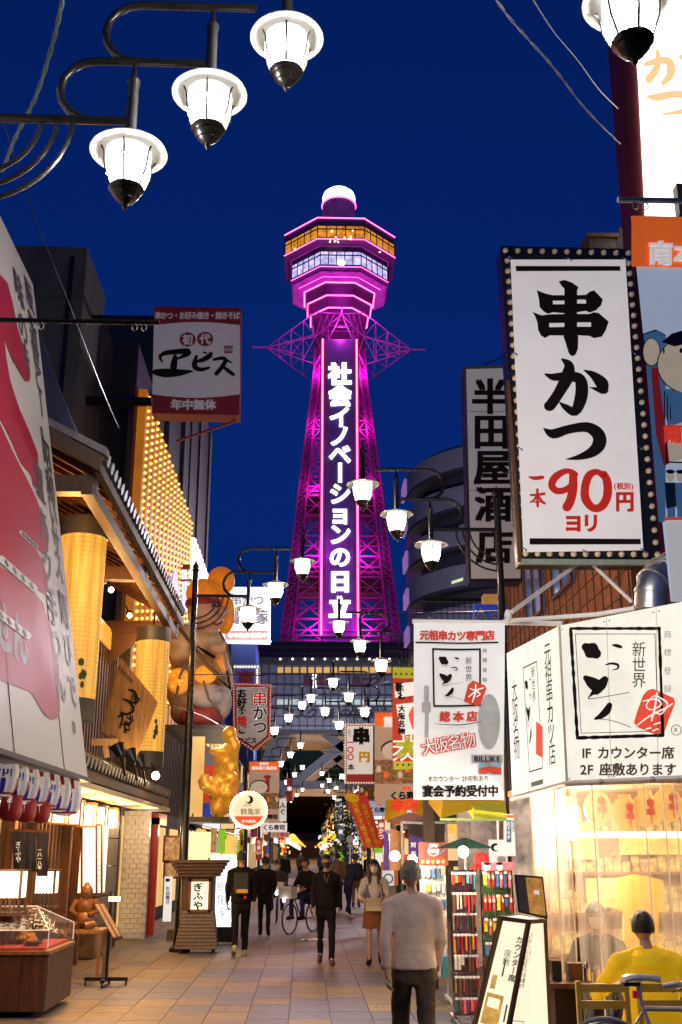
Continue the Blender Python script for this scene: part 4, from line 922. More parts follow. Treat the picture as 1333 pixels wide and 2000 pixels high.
# --- double sided projecting sign
Ye = 22.2
t = thing('projecting_sign', 'dark red and white projecting sign with three black brush characters above the eaves', 'sign', PY(385, 700, Ye))
a, b, c_, d_ = (PY(302, 598, Ye), PY(471, 601, Ye), PY(468, 811, Ye), PY(297, 807, Ye))
MB().prism([a, b, c_, d_], (0, .45, 0)).build('box', 'dark_red', t); mat('sign_cream', (.5, .46, .45), .6, em=(1, .85, .87), es=.075, var=.08)  # cream band and lettering glow faintly in place of light on the sign
pr = Print(mapY(Ye), .008)
top = [(301 + 168 * k / 12, 632 - 6 * math.sin(math.pi * k / 12) + 3) for k in range(13)]; bot = [(469 - 171 * k / 12, 770 + 7 * math.sin(math.pi * k / 12)) for k in range(13)]
pr.poly('sign_cream', top + bot, 1)
pr.text('sign_cream', '串かつ・お好み焼き・焼きそば', 386, 616, 15.5, False, .035, 2, .82, .93); pr.text('sign_cream', '年中無休', 378, 790, 21, False, .05, 2, 1.05)
pr.ell('dark_red', 367, 663, 16, 14, 2); pr.ell('dark_red', 401, 662, 16, 14, 2); pr.text('sign_cream', '初', 367, 663, 21, False, .04, 3); pr.text('sign_cream', '代', 401, 662, 21, False, .04, 3)
# ヱ ビ ス in brush
c2 = lambda pts: [(x / 2.5635, 400 + y / 2.5635, w / 2.5635) for x, y, w in pts]
pr.brush('ink', c2([(795, 775, 4), (820, 745, 22), (890, 735, 26), (945, 735, 30), (930, 752, 22), (890, 770, 10)])); pr.brush('ink', c2([(800, 755, 12), (812, 785, 10)]))
pr.brush('ink', c2([(878, 760, 22), (872, 800, 34), (868, 830, 30)])); pr.brush('ink', c2([(780, 838, 30), (830, 842, 44), (900, 840, 34), (965, 833, 8)]))
pr.brush('ink', c2([(985, 758, 14), (975, 795, 26), (980, 815, 26), (1010, 825, 20), (1048, 815, 12)])); pr.brush('ink', c2([(985, 785, 12), (1020, 775, 24), (1052, 755, 26)])); pr.brush('ink', c2([(1020, 738, 8), (1034, 742, 10)])); pr.brush('ink', c2([(1052, 740, 8), (1064, 745, 10)]))
pr.brush('ink', c2([(1072, 775, 14), (1110, 768, 18), (1130, 775, 20), (1118, 805, 22), (1085, 845, 22)])); pr.brush('ink', c2([(1120, 812, 14), (1150, 835, 20), (1170, 850, 16)])); pr.brush('ink', c2([(1130, 775, 14), (1160, 790, 8)]))
pr.rect('dark_red', 438, 675, 455, 690, 1); pr.text('sign_cream', '総本', 446.5, 682.5, 8, False, 0, 2)
pr.done(t); MB().beam(PY(345, 862, Ye + .3), PY(462, 822, Ye + .3), .05).build('stay', 'dark_red', t)

# --- giant seated figure
YF = 28.5
mat('robe', (.34, .20, .13), .6, col2=(.50, .40, .26), var=.5, sc=1.6); mat('robe_orange', (.75, .30, .04), .55, em=(1, .35, .03), es=.5, var=.4, sc=5); mat('hat_yellow', (.62, .22, .015), .5, em=(1, .27, .01), es=.3, var=.3)  # orange robe and hat glow in place of lamplight falling on them
mat('pale_skin', (.50, .33, .27), .5, var=.06); mat('red_cloth2', (.25, .03, .03), .6, var=.5, sc=5); mat('pale_grey', (.42, .38, .40), .6)
t = thing('giant_seated_figure', 'giant seated figure with yellow hat and flowered robe mounted on the building front', 'statue', PY(385, 1400, YF))
def fp(x, y, dy=0): return PY(x, y, YF + dy)
m_ = mpp(YF, 6)
def fball(nm, m, lst):
    b = MB()
    for (x, y, dy, r, sx, sy, sz) in lst: b.ball(fp(x, y, dy), r * m_, 20, 12, sx, sy, sz)
    return fuse(b.build(nm, m, t, True), .042, 3)
fball('head', 'pale_skin', [(400, 1195, 0, 34, 1, 1, 1.05), (425, 1212, -.3, 13, 1, 1, .9), (436, 1190, -.2, 7, 1, 1, 1.2), (412, 1232, -.2, 18, 1, 1, .7)])
fball('nose', 'pale_skin', [(438, 1196, -.35, 9, 1.1, .9, 1.2), (372, 1205, -.6, 9, .5, .8, 1.3)])
MB().tube([fp(414, 1216, -1.05), fp(424, 1221, -1.0), fp(433, 1216, -.7)], .03, 6).tube([fp(410, 1172, -1.05), fp(420, 1169, -1.0), fp(430, 1173, -.8)], .035, 6).build('face_lines', 'dark_red', t, True)
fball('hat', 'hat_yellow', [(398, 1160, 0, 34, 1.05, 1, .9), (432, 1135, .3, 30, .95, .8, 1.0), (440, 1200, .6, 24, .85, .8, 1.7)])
MB().lathe(fp(397, 1180), [(33.5 * m_, -.09), (36 * m_, 0), (34 * m_, .09)], 24).build('hat_band', 'dark_red', t, True)
fball('torso', 'robe', [(388, 1285, .2, 56, 1.0, .9, 1.15), (372, 1345, 0, 48, 1.0, .9, 1.1), (412, 1330, -.2, 46, .95, .9, 1.3), (358, 1262, -.3, 34, .9, .8, 1.3), (400, 1262, 0, 40, 1, .9, .9), (388, 1390, 0, 50, 1.1, .9, .7)])
for pts_, w_ in (([(352, 1228, -1.0), (378, 1262, -1.5), (405, 1300, -1.7), (440, 1330, -1.5)], .05), ([(366, 1290, -1.7), (352, 1320, -1.9), (345, 1360, -1.6)], .035), ([(398, 1330, -1.8), (408, 1365, -1.9), (430, 1390, -1.6)], .035), ([(430, 1235, -.9), (444, 1262, -1.0), (452, 1300, -.9)], .035)): MB().tube([fp(*p) for p in pts_], w_, 6).build('robe_fold', 'wood_grey', t, True)
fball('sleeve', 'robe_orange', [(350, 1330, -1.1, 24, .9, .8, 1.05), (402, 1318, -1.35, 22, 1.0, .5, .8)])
fball('sleeve', 'robe', [(352, 1262, -.5, 32, .8, .8, 1.3), (432, 1300, -.7, 26, .6, .9, 1.7)])
fball('hand', 'pale_skin', [(425, 1268, -.9, 17, 1.1, .8, .7), (438, 1262, -1, 7, .8, .8, 1.8)])
fball('leg', 'pale_grey', [(402, 1358, -1.1, 30, 1.15, .8, .8), (432, 1372, -.8, 26, .8, .9, 1.3)])
fball('apron', 'red_cloth2', [(394, 1400, -.9, 34, 1.2, .8, .75)])
for k in range(14): a = random.uniform(0, 6.28); r_ = random.uniform(0, 17); MB().ball(fp(350 + r_ * math.cos(a), 1330 + r_ * 1.1 * math.sin(a), -2.0 + .02 * r_), 3.6 * m_, 8, 6, 1, .5, 1).build('flower', 'robe_orange', t, True)
MB().tube([fp(385, 1262, -1.1), fp(405, 1275, -1.2), fp(420, 1284, -1.0)], [.02, .05, .03], 6).tube([fp(428, 1325, -1.5), fp(450, 1345, -1.2), fp(444, 1310, -1.2)], .03, 6).build('outline', 'ink', t, True)
for k, (x, y) in enumerate(((428, 1186), (418, 1184))): MB().tube([fp(x - 4, y, -1.1), fp(x, y - 3, -1.12), fp(x + 4, y, -1.1)], .03, 5).build('eye', 'ink', t)
MB().tube([fp(438, 1312, -1.6), fp(430, 1290, -1.7), fp(436, 1280, -1.6)], [.05, .07, .02], 6).build('fish_tail', 'hat_yellow', t, True)
MB().box(fp(335, 1430).x, fp(452, 1430).x, YF - 1.4, YF + 2.5, zat(1436, YF), zat(1428, YF)).build('ledge', 'metal_dark', t)
plight('glow', fp(350, 1300, -2.8), 110, (1, .55, .2), .3, t); plight('glow', fp(420, 1150, -2.4), 45, (1, .6, .25), .3, t); plight('glow', fp(425, 1400, -2.6), 90, (1, .8, .7), .3, t)
# --- gilded figure below
YK = 25.4
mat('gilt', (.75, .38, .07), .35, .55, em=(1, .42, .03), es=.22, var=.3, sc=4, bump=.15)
t = tag(MB().build('gilded_figure', 'gilt') if 0 else thing('gilded_figure', 'x', 'statue', PY(430, 1600, YK)), 'glowing golden plump figure with raised arm under the giant seated figure', 'statue')
def kp(x, y, dy=0): return PY(x, y, YK + dy)
mk_ = mpp(YK, 4); b = MB()
for (x, y, dy, r, sx, sy, sz) in ((442, 1525, 0, 29, .9, .9, 2.2), (427, 1572, 0, 17, 1, 1, 1.7), (442, 1478, 0, 25, 1, .9, 1.0), (431, 1467, -.25, 19, 1.35, .9, .36), (449, 1434, 0, 15, 1.0, 1, 1.1), (453, 1496, -.35, 12, 1.1, .8, .8), (450, 1518, -.45, 13, 1.2, .8, .9), (444, 1545, -.4, 14, 1, .8, 1.1)): b.ball(kp(x, y, dy), r * mk_, 18, 10, sx, sy, sz)
b.tube([kp(432, 1520, -.3), kp(415, 1545, -.45), kp(402, 1535, -.5), kp(396, 1520, -.45)], [.17, .17, .16, .13], 10).tube([kp(455, 1475, -.1), kp(461, 1455, -.1), kp(452, 1440, -.1)], [.13, .12, .12], 10)
for k in range(5): b.tube([kp(396 + k * 2, 1522, -.5), kp(393 + k * 4, 1511, -.52)], .035, 6)
fuse(b.build('body', 'gilt', t, True), .045, 2)
plight('glow', kp(430, 1500, -1.6), 55, (1, .68, .25), .2, t); plight('glow', kp(405, 1440, -1.2), 25, (1, .7, .3), .2, t)
# shop building behind them
t = thing('figure_shop', 'shop building with cream panels and a cluttered ledge behind the golden figure', 'building', (-4.1, 30, 0))
MB().box(-6, -4.05, 26.9, 37, 0, 7.5).build('wall', mat('shop_brown', (.035, .02, .013), .8, var=.5), t)
for i in range(26): MB().box(-4.05, -4.0, 27.1 + i * .38, 27.2 + i * .38, 2.8, 7.2).build('slat', 'wood_dark', t)
for i in range(3): MB().box(-4.05, -4.01, 27.4 + i * 3.2, 29.4 + i * 3.2, .3, 2.4).build('window', 'shoji', t)
for i, (a, b_, c_, d_, m) in enumerate(((372, 1440, 396, 1600, 'shoji'), (372, 1625, 412, 1700, 'shoji_bright'), (414, 1618, 424, 1665, 'menu_print'))):
    p, q_ = PY(a, b_, 26.9), PY(c_, d_, 26.9); MB().box(p.x, q_.x, 26.7, 26.8, q_.z, p.z).build('lit_panel', m, t)
p, q_ = PY(428, 1620, 27.2), PY(440, 1666, 27.2); MB().box(p.x, q_.x, 27.1, 27.2, q_.z, p.z).build('green_panel', em('lime', (.35, .75, .03), .6, .2), t)
p = PY(368, 1604, 25); q_ = PY(452, 1604, 25); MB().box(p.x, q_.x, 24.4, 26, p.z - .03, p.z + .08).build('ledge', 'metal_dark', t)
cl_ = MB()
for i in range(12): cl_.beam(PY(372 + i * 6.5, 1603, 24.5), PY(378 + i * 6.5, 1590 + (i * 7) % 16, 24.8), .03)
cl_.build('clutter', 'metal_dark', t)
for y in (27.5, 31): plight('glow', (-2.9, y, 2.4), 30, (1, .66, .36), .15, t)
# ================================================================ RIGHT SIDE
mat('bulb_off', (.75, .60, .42), .3, var=.35, sc=3)
# --- big price sign with bulbs
YQ = 14.0
t = thing('price_sign', 'tall white skewer price sign with bulb studded black frame reading 90 yen', 'sign', PY(1150, 1090, YQ))
oc = [(978, 480), (1232, 486), (1292, 1100), (1018, 1098)]
fQ = quadmap(*[PY(x, y, YQ + .12) for x, y in oc])
MB().prism([PY(x, y, YQ + .12) for x, y in oc], (0, .4, 0)).build('box', 'black_paint', t)
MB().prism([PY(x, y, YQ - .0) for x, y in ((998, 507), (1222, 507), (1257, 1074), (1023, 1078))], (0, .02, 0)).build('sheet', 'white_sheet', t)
MB().beam(fQ(0, 1, .02), fQ(1, 1, .02), .07).build('bottom_edge', mat('edge_green', (.34, .42, .34), .6), t); MB().beam(fQ(0, 1, .0) + Vector((-.02, 0, 0)), fQ(0, .45) + Vector((-.02, 0, 0)), .05).build('edge', 'wood_mid', t)
bl_me = mesh_of(MB().ball((0, 0, 0), .043, 10, 8, 1, 1, 1), 'bulb', 'bulb_off', True); so_me = mesh_of(MB().tube([(0, .0, 0), (0, .06, 0)], [.03, .036], 10), 'socket', 'steel', True)
def bulbs(f, pts, par=t, s=1):
    for u, v in pts: inst('bulb', bl_me, f(u, v, .05), par, sc=(s, s, s))
bulbs(fQ, [(.03 + .94 * i / 10, .022) for i in range(11)] + [(.03 + .94 * i / 11, .978) for i in range(12)] + [(.038, .022 + .956 * i / 27) for i in range(1, 27)] + [(.965, .022 + .956 * i / 27) for i in range(1, 27)])
k2 = lambda pts: [(880 + p[0] / 2.9404, 450 + p[1] / 2.9404) + ((p[2] / 2.9404,) if len(p) > 2 else ()) for p in pts]
pr = Print(mapY(YQ - .004), .004)
P_ = lambda pts, m='ink': pr.poly(m, k2(pts), 1); B_ = lambda pts, m='ink': pr.brush(m, k2(pts), 2)
P_([(375, 204), (975, 205), (978, 232), (378, 234)]); P_([(455, 1768), (1092, 1772), (1094, 1802), (456, 1804)])
P_([(622, 293), (656, 284), (700, 300), (736, 326), (728, 346), (728, 600), (735, 610), (733, 680), (720, 712), (705, 722), (690, 718), (678, 700), (664, 650), (650, 610), (655, 600), (655, 335), (640, 320)])
P_([(497, 343), (545, 362), (588, 372), (660, 372), (660, 403), (588, 404), (590, 424), (660, 424), (660, 476), (590, 470), (560, 479), (535, 465), (513, 440), (509, 395)])
P_([(725, 372), (780, 370), (800, 352), (826, 344), (876, 396), (866, 430), (836, 459), (800, 472), (778, 462), (725, 470), (725, 420), (780, 420), (778, 397), (725, 398)])
P_([(472, 468), (525, 488), (568, 482), (660, 480), (660, 531), (568, 532), (568, 556), (660, 554), (660, 604), (600, 603), (570, 603), (545, 618), (520, 604), (504, 570), (500, 530), (488, 495)])
P_([(725, 480), (800, 480), (822, 470), (852, 474), (910, 524), (892, 575), (870, 610), (825, 619), (800, 606), (725, 602), (725, 553), (808, 553), (808, 528), (725, 528)])
B_([(545, 825, 10), (590, 842, 40), (660, 838, 50), (735, 848, 62), (755, 895, 72), (748, 970, 72), (715, 1040, 54), (662, 1015, 36), (630, 990, 10)])
B_([(642, 740, 12), (680, 775, 56), (672, 840, 74), (625, 930, 62), (578, 1000, 62), (566, 1008, 58)]); B_([(768, 803, 6), (820, 830, 42), (870, 878, 72), (884, 915, 50)]); P_([(795, 900), (905, 900), (895, 925), (870, 940), (840, 925)])
B_([(537, 1138, 8), (590, 1168, 55), (680, 1142, 50), (785, 1130, 58), (848, 1170, 74), (855, 1225, 78), (815, 1272, 60), (740, 1302, 32), (665, 1314, 4)])
B_([(450, 1415, 6), (485, 1423, 22), (530, 1418, 20)], 'red_ink')
B_([(462, 1520, 12), (500, 1518, 14), (540, 1512, 16)], 'red_ink'); B_([(500, 1488, 15), (502, 1584, 15)], 'red_ink'); B_([(497, 1522, 14), (480, 1548, 12), (460, 1560, 10)], 'red_ink'); B_([(505, 1522, 10), (525, 1555, 16), (542, 1568, 14)], 'red_ink'); B_([(482, 1560, 9), (522, 1558, 9)], 'red_ink')
B_([(718, 1402, 34), (690, 1384, 30), (650, 1386, 34), (600, 1420, 44), (583, 1465, 42), (610, 1495, 38), (660, 1490, 36), (700, 1455, 32), (712, 1410, 28)], 'red_ink'); B_([(706, 1400, 46), (704, 1480, 52), (690, 1550, 52), (670, 1588, 54)], 'red_ink')
B_([(885, 1412, 40), (840, 1386, 34), (795, 1410, 46), (773, 1480, 48), (778, 1545, 50), (820, 1594, 44), (868, 1585, 48), (900, 1530, 50), (902, 1450, 50), (882, 1400, 42)], 'red_ink')
def ktext(m, s, x, y, size, **k): pr.text(m, s, 880 + x / 2.9404, 450 + y / 2.9404, size / 2.9404, **k)
ktext('red_ink', '円', 1002, 1555, 122, bold=.045, sx=.9); ktext('red_ink', '(税別)', 996, 1468, 40, bold=.03); ktext('red_ink', 'ヨリ', 757, 1680, 110, bold=.05, gap=.92); pr.done(t)
tie = MB()
for x, y in ((998, 503), (1112, 506), (1222, 506), (1006, 690), (1237, 688), (1016, 876), (1250, 874), (1024, 1072), (1142, 1076), (1256, 1074)): tie.beam(PY(x - 5, y - 3, YQ - .01), PY(x + 5, y + 2, YQ - .01), .012).ball(PY(x + 4, y + 3, YQ - .01), .015, 6, 4)
tie.build('ties', 'chrome', t)
MB().beam(PY(1000, 1195, YQ - .2), PY(1125, 1104, YQ + .3), .05).beam(PY(1160, 1104, YQ + .3), PY(1236, 1176, YQ - .2), .045).build('brace', 'white_paint', t)
MB().beam(PY(1225, 1085, YQ + .3), PY(1300, 1080, YQ + 1.2), .16).build('mount', 'dark_red', t)
# --- tall luminous sign, top right
YR = 15.8
t = thing('luminous_sign', 'very bright tall white sign with a deep red side column in the top right corner', 'sign', PY(1280, 1000, YR))
q4 = [PY(1200, 80, YR), PY(1243, 60, YR), PY(1322, 1080, YR), PY(1296, 1085, YR)]
MB().prism([PY(1199, 20, YR), PY(1236, 20, YR), PY(1318, 1085, YR), PY(1286, 1085, YR)], (0, .5, 0)).build('column', mat('column_red', (.20, .012, .014), .5, var=.15, sc=1), t)
f4 = [PY(1236, -90, YR - .05), PY(1480, -90, YR - .05), PY(1480, 428, YR - .05), PY(1262, 428, YR - .05)]
MB().prism(f4, (0, .3, 0)).build('panel', em('panel_blaze', (1, .96, .88), 2.6, .05), t)
pr = Print(mapY(YR - .06), .01); em('fade_orange', (1, .62, .30), 1.05, .05); em('fade_yellow', (1, .86, .45), 1.1, .05)
pr.brush('fade_orange', [(1262, 125, 10), (1290, 118, 14), (1308, 122, 16), (1310, 145, 16), (1296, 162, 10)]); pr.brush('fade_orange', [(1285, 100, 8), (1284, 130, 14), (1268, 155, 16)]); pr.brush('fade_orange', [(1330, 110, 8), (1345, 125, 14)])
pr.brush('fade_orange', [(1264, 188, 4), (1285, 190, 16), (1315, 184, 14), (1345, 188, 16), (1350, 205, 16), (1330, 218, 10), (1295, 223, 4)])
pr.text('fade_yellow', 'なら', 1290, 255, 34, True, .0, 2, 1, 1.2); pr.text('fade_yellow', '食べる', 1335, 255, 34, True, .0, 2, 1, 1.2); pr.done(t)
MB().box(PY(1318, 365, YR - .2).x, PY(1345, 365, YR - .2).x, YR - .3, YR - .1, zat(425, YR), zat(365, YR)).build('bracket', 'wood_grey', t)
# roof edge bits behind the price sign
rb = thing('rooftop_cabin', 'grey corrugated rooftop cabin and brown box just above the price sign', 'building', PY(1200, 480, 17))
a, b = PY(1150, 457, 17), PY(1204, 490, 17); MB().box(a.x, b.x, 17, 18, b.z - .5, a.z).build('box', 'wood_grey', rb); MB().box(a.x - .05, b.x + .05, 16.95, 18, a.z - .08, a.z).build('lid', 'wood_mid', rb)
cr = MB()
for i in range(10): x = PY(1192 + i * 5, 420, 18.2); cr.tube([PY(1192 + i * 5, 482 - i * 9, 18.2), PY(1192 + i * 5, 520, 18.2)], .03, 6)
cr.prism([PY(1190, 490, 18.3), PY(1240, 395, 18.3), PY(1260, 520, 18.3), PY(1190, 520, 18.3)], (0, 3, 0)).build('cladding', 'strip_pale', rb)
# --- brick tile building
bk = thing('brick_tile_building', 'orange brown tiled building behind the price sign with blue glass windows', 'building', (5, 20, 0))
MB().box(5.05, 14, 15.9, 27, 2.2, 10.8).build('wall', 'brick_tile', bk); gj = MB()
for z in [2.5 + .35 * k for k in range(14)]: gj.box(5.03, 5.05, 15.9, 27, z, z + .012)
for y in [16 + .5 * k for k in range(22)]: gj.box(5.03, 5.05, y, y + .012, 2.3, 8)
gj.build('joints', 'grout', bk)
for (y0, y1, z0, z1) in ((16.8, 18.4, 3.9, 5.2), (19.2, 20.8, 3.9, 5.2), (21.8, 23.4, 3.9, 5.2), (19.2, 20.8, 6.6, 8), (21.8, 23.4, 6.6, 8)):
    MB().box(4.98, 5.04, y0, y1, z0, z1).build('window', mat('win_blue', (.05, .07, .14), .1, em=(.3, .4, .8), es=.15, var=.8, sc=1.2), bk); fr = MB()
    for yy in (y0, (y0 + y1) / 2, y1): fr.box(4.94, 5.0, yy - .03, yy + .03, z0, z1)
    for zz in (z0, z1): fr.box(4.94, 5.0, y0, y1, zz - .03, zz + .03)
    fr.build('frame', 'wood_mid', bk)
MB().box(5.0, 14, 15.7, 27.2, 2.0, 2.2).build('ledge', 'concrete', bk)
# duct
t = thing('duct', 'ribbed silver ventilation duct rising above the corner shop sign', 'duct', PY(1280, 1170, 12.2))
path = [PY(1272, 1190, 12.2), PY(1272, 1160, 12.2), PY(1276, 1138, 12.2), PY(1290, 1120, 12.3), PY(1312, 1108, 12.5), PY(1345, 1100, 12.8)]
MB().tube(path, .19, 18).build('pipe', 'steel', t, True)
for k, p in enumerate(path[:-1]):
    d = (path[k + 1] - p).normalized(); MB().tube([p - d * .02, p + d * .03], .203, 18).build('rib', 'steel', t, True)
# --- black lettered grey sign
YH = 24.0
t = thing('grey_sign', 'tall grey white unlit sign with five big black characters beside the price sign', 'sign', PY(960, 1130, YH))
q = [PY(906, 716, YH), PY(1025, 712, YH), PY(1022, 1136, YH), PY(917, 1137, YH)]
MB().prism(q, (0, .5, 0)).build('frame', 'metal_dark', t); MB().prism([PY(911, 721, YH - .03), PY(1020, 718, YH - .03), PY(1017, 1129, YH - .03), PY(921, 1130, YH - .03)], (0, .02, 0)).build('panel', mat('sign_grey', (.45, .42, .43), .55, em=(1, .93, .96), es=.09, var=.1, sc=1), t)  # unlit panel given a faint glow to stand for street light
pr = Print(mapY(YH - .03), .01)
for ch, y in (('半', 774), ('田', 842), ('屋', 912), ('酒', 984), ('店', 1066)): pr.text('ink', ch, 958 + (y - 774) * .03, y, 72, True, .035, 1, 1.02)
for y in (803, 957): pr.rect('grout', 915, y, 1018, y + 1.2)
pr.done(t); MB().beam(PY(945, 712, YH), PY(990, 694, YH + .6), .03).build('stay', 'iron', t)
# --- curved apartment building with violet lit edge
YC = 72.0
t = thing('curved_apartment_building', 'curved grey apartment building with stacked balconies and violet lit edge', 'building', (14, 80, 0))
xa = PY(797, 1000, YC).x; Rr = 9.0; cx_, cy_ = xa + Rr + .8, YC + Rr
plight('street_light', (6, 50, 14), 15000, (.95, .88, 1), .5); mat('apt_wall', (.27, .25, .32), .7, var=.15, sc=.5); mat('apt_dark', (.05, .045, .07), .7); em('apt_violet', (.62, .33, .95), .3, .3, .6)  # fill light added to brighten the curved facade, no lamp there
def arc(r, a0=180, a1=285, n=22): return [(cx_ + r * math.cos(R(a0 + (a1 - a0) * k / n)), cy_ + r * math.sin(R(a0 + (a1 - a0) * k / n))) for k in range(n + 1)]
def shell(mb, r, z0, z1, th=.25):
    o, i_ = arc(r), arc(r - th); pl_ = [(x, y, z0) for x, y in o] + [(x, y, z0) for x, y in reversed(i_)]; n = len(o)
    base = len(mb.v); mb.v += [(x, y, z0) for x, y in o] + [(x, y, z1) for x, y in o] + [(x, y, z0) for x, y in i_] + [(x, y, z1) for x, y in i_]
    for k in range(n - 1):
        a = base + k; mb.f += [[a, a + 1, a + 1 + n, a + n], [a + 2 * n, a + 3 * n, a + 3 * n + 1, a + 2 * n + 1], [a + n, a + n + 1, a + 3 * n + 1, a + 3 * n], [a, a + 2 * n, a + 2 * n + 1, a + 1]]
z_top = zat(868, YC)
core = MB(); n = 22; o = arc(Rr - 1.1); core.prism([(x, y, 0) for x, y in o] + [(cx_ + 20, cy_ - Rr + 1, 0), (cx_ + 20, cy_ + 12, 0), (cx_ - Rr + 1.1, cy_ + 12, 0)], (0, 0, z_top)).build('core', 'apt_dark', t)
nf = 9; fh = 3.0
for k in range(nf):
    z = z_top - .9 - k * fh; b = MB(); shell(b, Rr, z, z + 1.55); b.build('balcony', 'apt_wall', t, True); s_ = MB(); shell(s_, Rr - .05, z - .25, z - .02, 1.2); s_.build('slab', 'apt_dark', t)
    v = MB(); v.box(xa + .6, xa + .8, cy_ - .6, cy_ + 2.2, z + .1, z + 1.3); v.build('end_wall', 'apt_violet', t)  # violet light from the tower put in as a glowing strip
rr_ = MB(); shell(rr_, Rr - .6, z_top, z_top + 1.1); rr_.build('parapet', 'apt_wall', t, True)
lw = MB()
for (x, y, w, h) in ((883, 1130, 20, 6), (850, 912, 8, 4)): lw.prism([PY(x, y, 64.5), PY(x + w, y - 5, 64.5), PY(x + w, y - 5 + h, 64.5), PY(x, y + h, 64.5)], (0, .1, 0))
MB().prism([PY(883, 1135, 62.9), PY(905, 1128, 62.9), PY(905, 1133, 62.9), PY(883, 1140, 62.9)], (0, .15, 0)).build('lit_window', em('win_lime', (.7, .9, .45), .8, .3), t)
# low block between
lb = thing('low_rooftop_block', 'low dark block with caged rooftop and blue beer sign below the grey sign', 'building', PY(900, 1200, 27))
a, b = PY(828, 1178, 30), PY(1040, 1290, 30); MB().box(a.x, 9, 30, 36, 0, a.z - .9).build('wall', 'concrete_dark', lb); cg = MB()
for i in range(20): x = a.x + i * .17; cg.beam((x, 30, a.z - 1), (x, 30, a.z + .1), .02)
for h in range(6): cg.beam((a.x, 30, a.z - .9 + h * .2), (a.x + 3.2, 30, a.z - .9 + h * .2), .02)
cg.beam((a.x, 30, a.z + .1), (a.x + 3.3, 30, a.z + .1), .1).build('cage', 'iron', lb)
a, b = PY(927, 1180, 26), PY(1022, 1232, 26); MB().box(a.x, b.x, 26, 26.3, b.z, a.z).build('sign_panel', mat('beer_blue', (.02, .05, .34), .4, em=(.02, .08, .6), es=.35), lb)
pr = Print(mapY(25.96), .01); pr.text('steel', 'Asahi', 975, 1200, 38, False, .03, 1, 1.1, .9); pr.done(lb)
MB().box(PY(945, 1160, 28).x, PY(985, 1160, 28).x, 28, 28.4, zat(1176, 28), zat(1158, 28)).build('awning', em('awn_orange', (.9, .45, .12), .35, .3), lb)

# --- corner shop: light box, curtain, interior
YW = 9.7
cs = thing('corner_shop_lightbox', 'large glowing white angled shop sign with brushed black characters and a red seal', 'sign', (2.15, 9.7, 2.3))
C0, C1 = PY(1092, 1222, 9.7), PY(1110, 1530, 9.7); C0.x = C1.x = (C0.x + C1.x) / 2
F0, F1 = PY(1345, 1173, 9.0), PY(1345, 1520, 9.0); F0.x = F1.x = F1.x
far0, far1 = PX(990, 1276, C0.x), PX(1002, 1560, C0.x); fy = 11.7; far0, far1 = Vector((C0.x - .04, fy, PY(990, 1276, fy).z)), Vector((C0.x - .04, fy, PY(1002, 1560, fy).z))
C0, C1 = PY(1093, 1222, 9.7), PY(1108, 1531, 9.7); F0, F1 = PY(1360, 1170, 9.0), PY(1360, 1519, 9.0); far0, far1 = PY(990, 1276, fy), PY(1001, 1560, fy)
em('sign_white', (1, .95, .82), .86, .32, .9); em('sign_white_hot', (1, .97, .86), .95, .3, .9)
def onpl(p, a, b, c):
    n = (b - a).cross(c - a); d = p - CAM; return CAM + d * ((a - CAM).dot(n) / d.dot(n))
F1 = onpl(F1, C0, F0, C1); far1 = onpl(far1, C0, far0, C1)
qf = quadmap(C0, F0, F1, C1); ql = quadmap(far0, C0, C1, far1)
MB().prism([C0, F0, F1, C1], -qf.n * .05).build('front_panel', 'sign_white', cs); MB().prism([far0, C0, C1, far1], -ql.n * .05).build('side_panel', 'sign_white_hot', cs)
MB().tube([far1, C1, F1], .028, 8).tube([C0, C1], .012, 6).build('edge_rail', mat('rail_pale', (.6, .5, .4), .4), cs, True)
for u in (.36, .72): MB().beam(qf(u, .005, .002), qf(u, .995, .002), .004).build('panel_joint', 'rail_pale', cs)
for v in (.03, .97):
    for u in (.02, .34, .38, .70, .74, .98): MB().ball(qf(u, v, .0), .008, 6, 4).build('screw', 'steel', cs)
br_ = MB()
for u in (.28, .68): br_.ball(qf(u, 1, .02), .03, 8, 6)
br_.build('clips', 'steel', cs)
def fr_map(x, y, l=0): d = ray(x, y); s_ = (C0 - CAM).dot(qf.n) / d.dot(qf.n); return CAM + d * s_ + qf.n * l
e2 = lambda pts: [(780 + p[0] / 2.4105, 1150 + p[1] / 2.4105) + ((p[2] / 2.4105,) if len(p) > 2 else ()) for p in pts]
pr = Print(fr_map, .003)
for a, b in (((808, 187), (1225, 187)), ((1225, 187), (1242, 690)), ((1242, 690), (840, 702)), ((840, 702), (808, 187))):
    N = 22; pr.brush('ink', e2([(a[0] + (b[0] - a[0]) * k / N, a[1] + (b[1] - a[1]) * k / N, 15 * random.uniform(.75, 1.2)) for k in range(N + 1)]), 1)
for a, b in (((830, 213), (1205, 213)), ((1205, 213), (1220, 670)), ((1220, 670), (858, 680)), ((858, 680), (830, 213))): pr.brush('ink', e2([(*a, 3), (*b, 3)]), 1)
ITT = [[(880, 275, 40), (905, 290, 78), (928, 305, 50)], [(1005, 265, 6), (1025, 268, 16), (1045, 274, 14)], [(975, 358, 6), (1000, 352, 10), (1030, 358, 12), (1030, 375, 8), (1005, 383, 3)],
       [(880, 420, 26), (905, 440, 52), (935, 462, 60), (930, 480, 40)], [(970, 428, 34), (950, 455, 50), (925, 480, 30), (900, 505, 8), (895, 518, 4), (960, 510, 3), (1085, 488, 3)],
       [(992, 548, 26), (978, 575, 36), (950, 600, 26), (925, 612, 12)], [(928, 612, 3), (990, 618, 3), (1050, 635, 3), (1092, 652, 3)]]
for s_ in ITT: pr.brush('ink', e2(s_))
def etext(m, s, x, y, size, **k): pr.text(m, s, 780 + x / 2.4105, 1150 + y / 2.4105, size / 2.4105, **k)
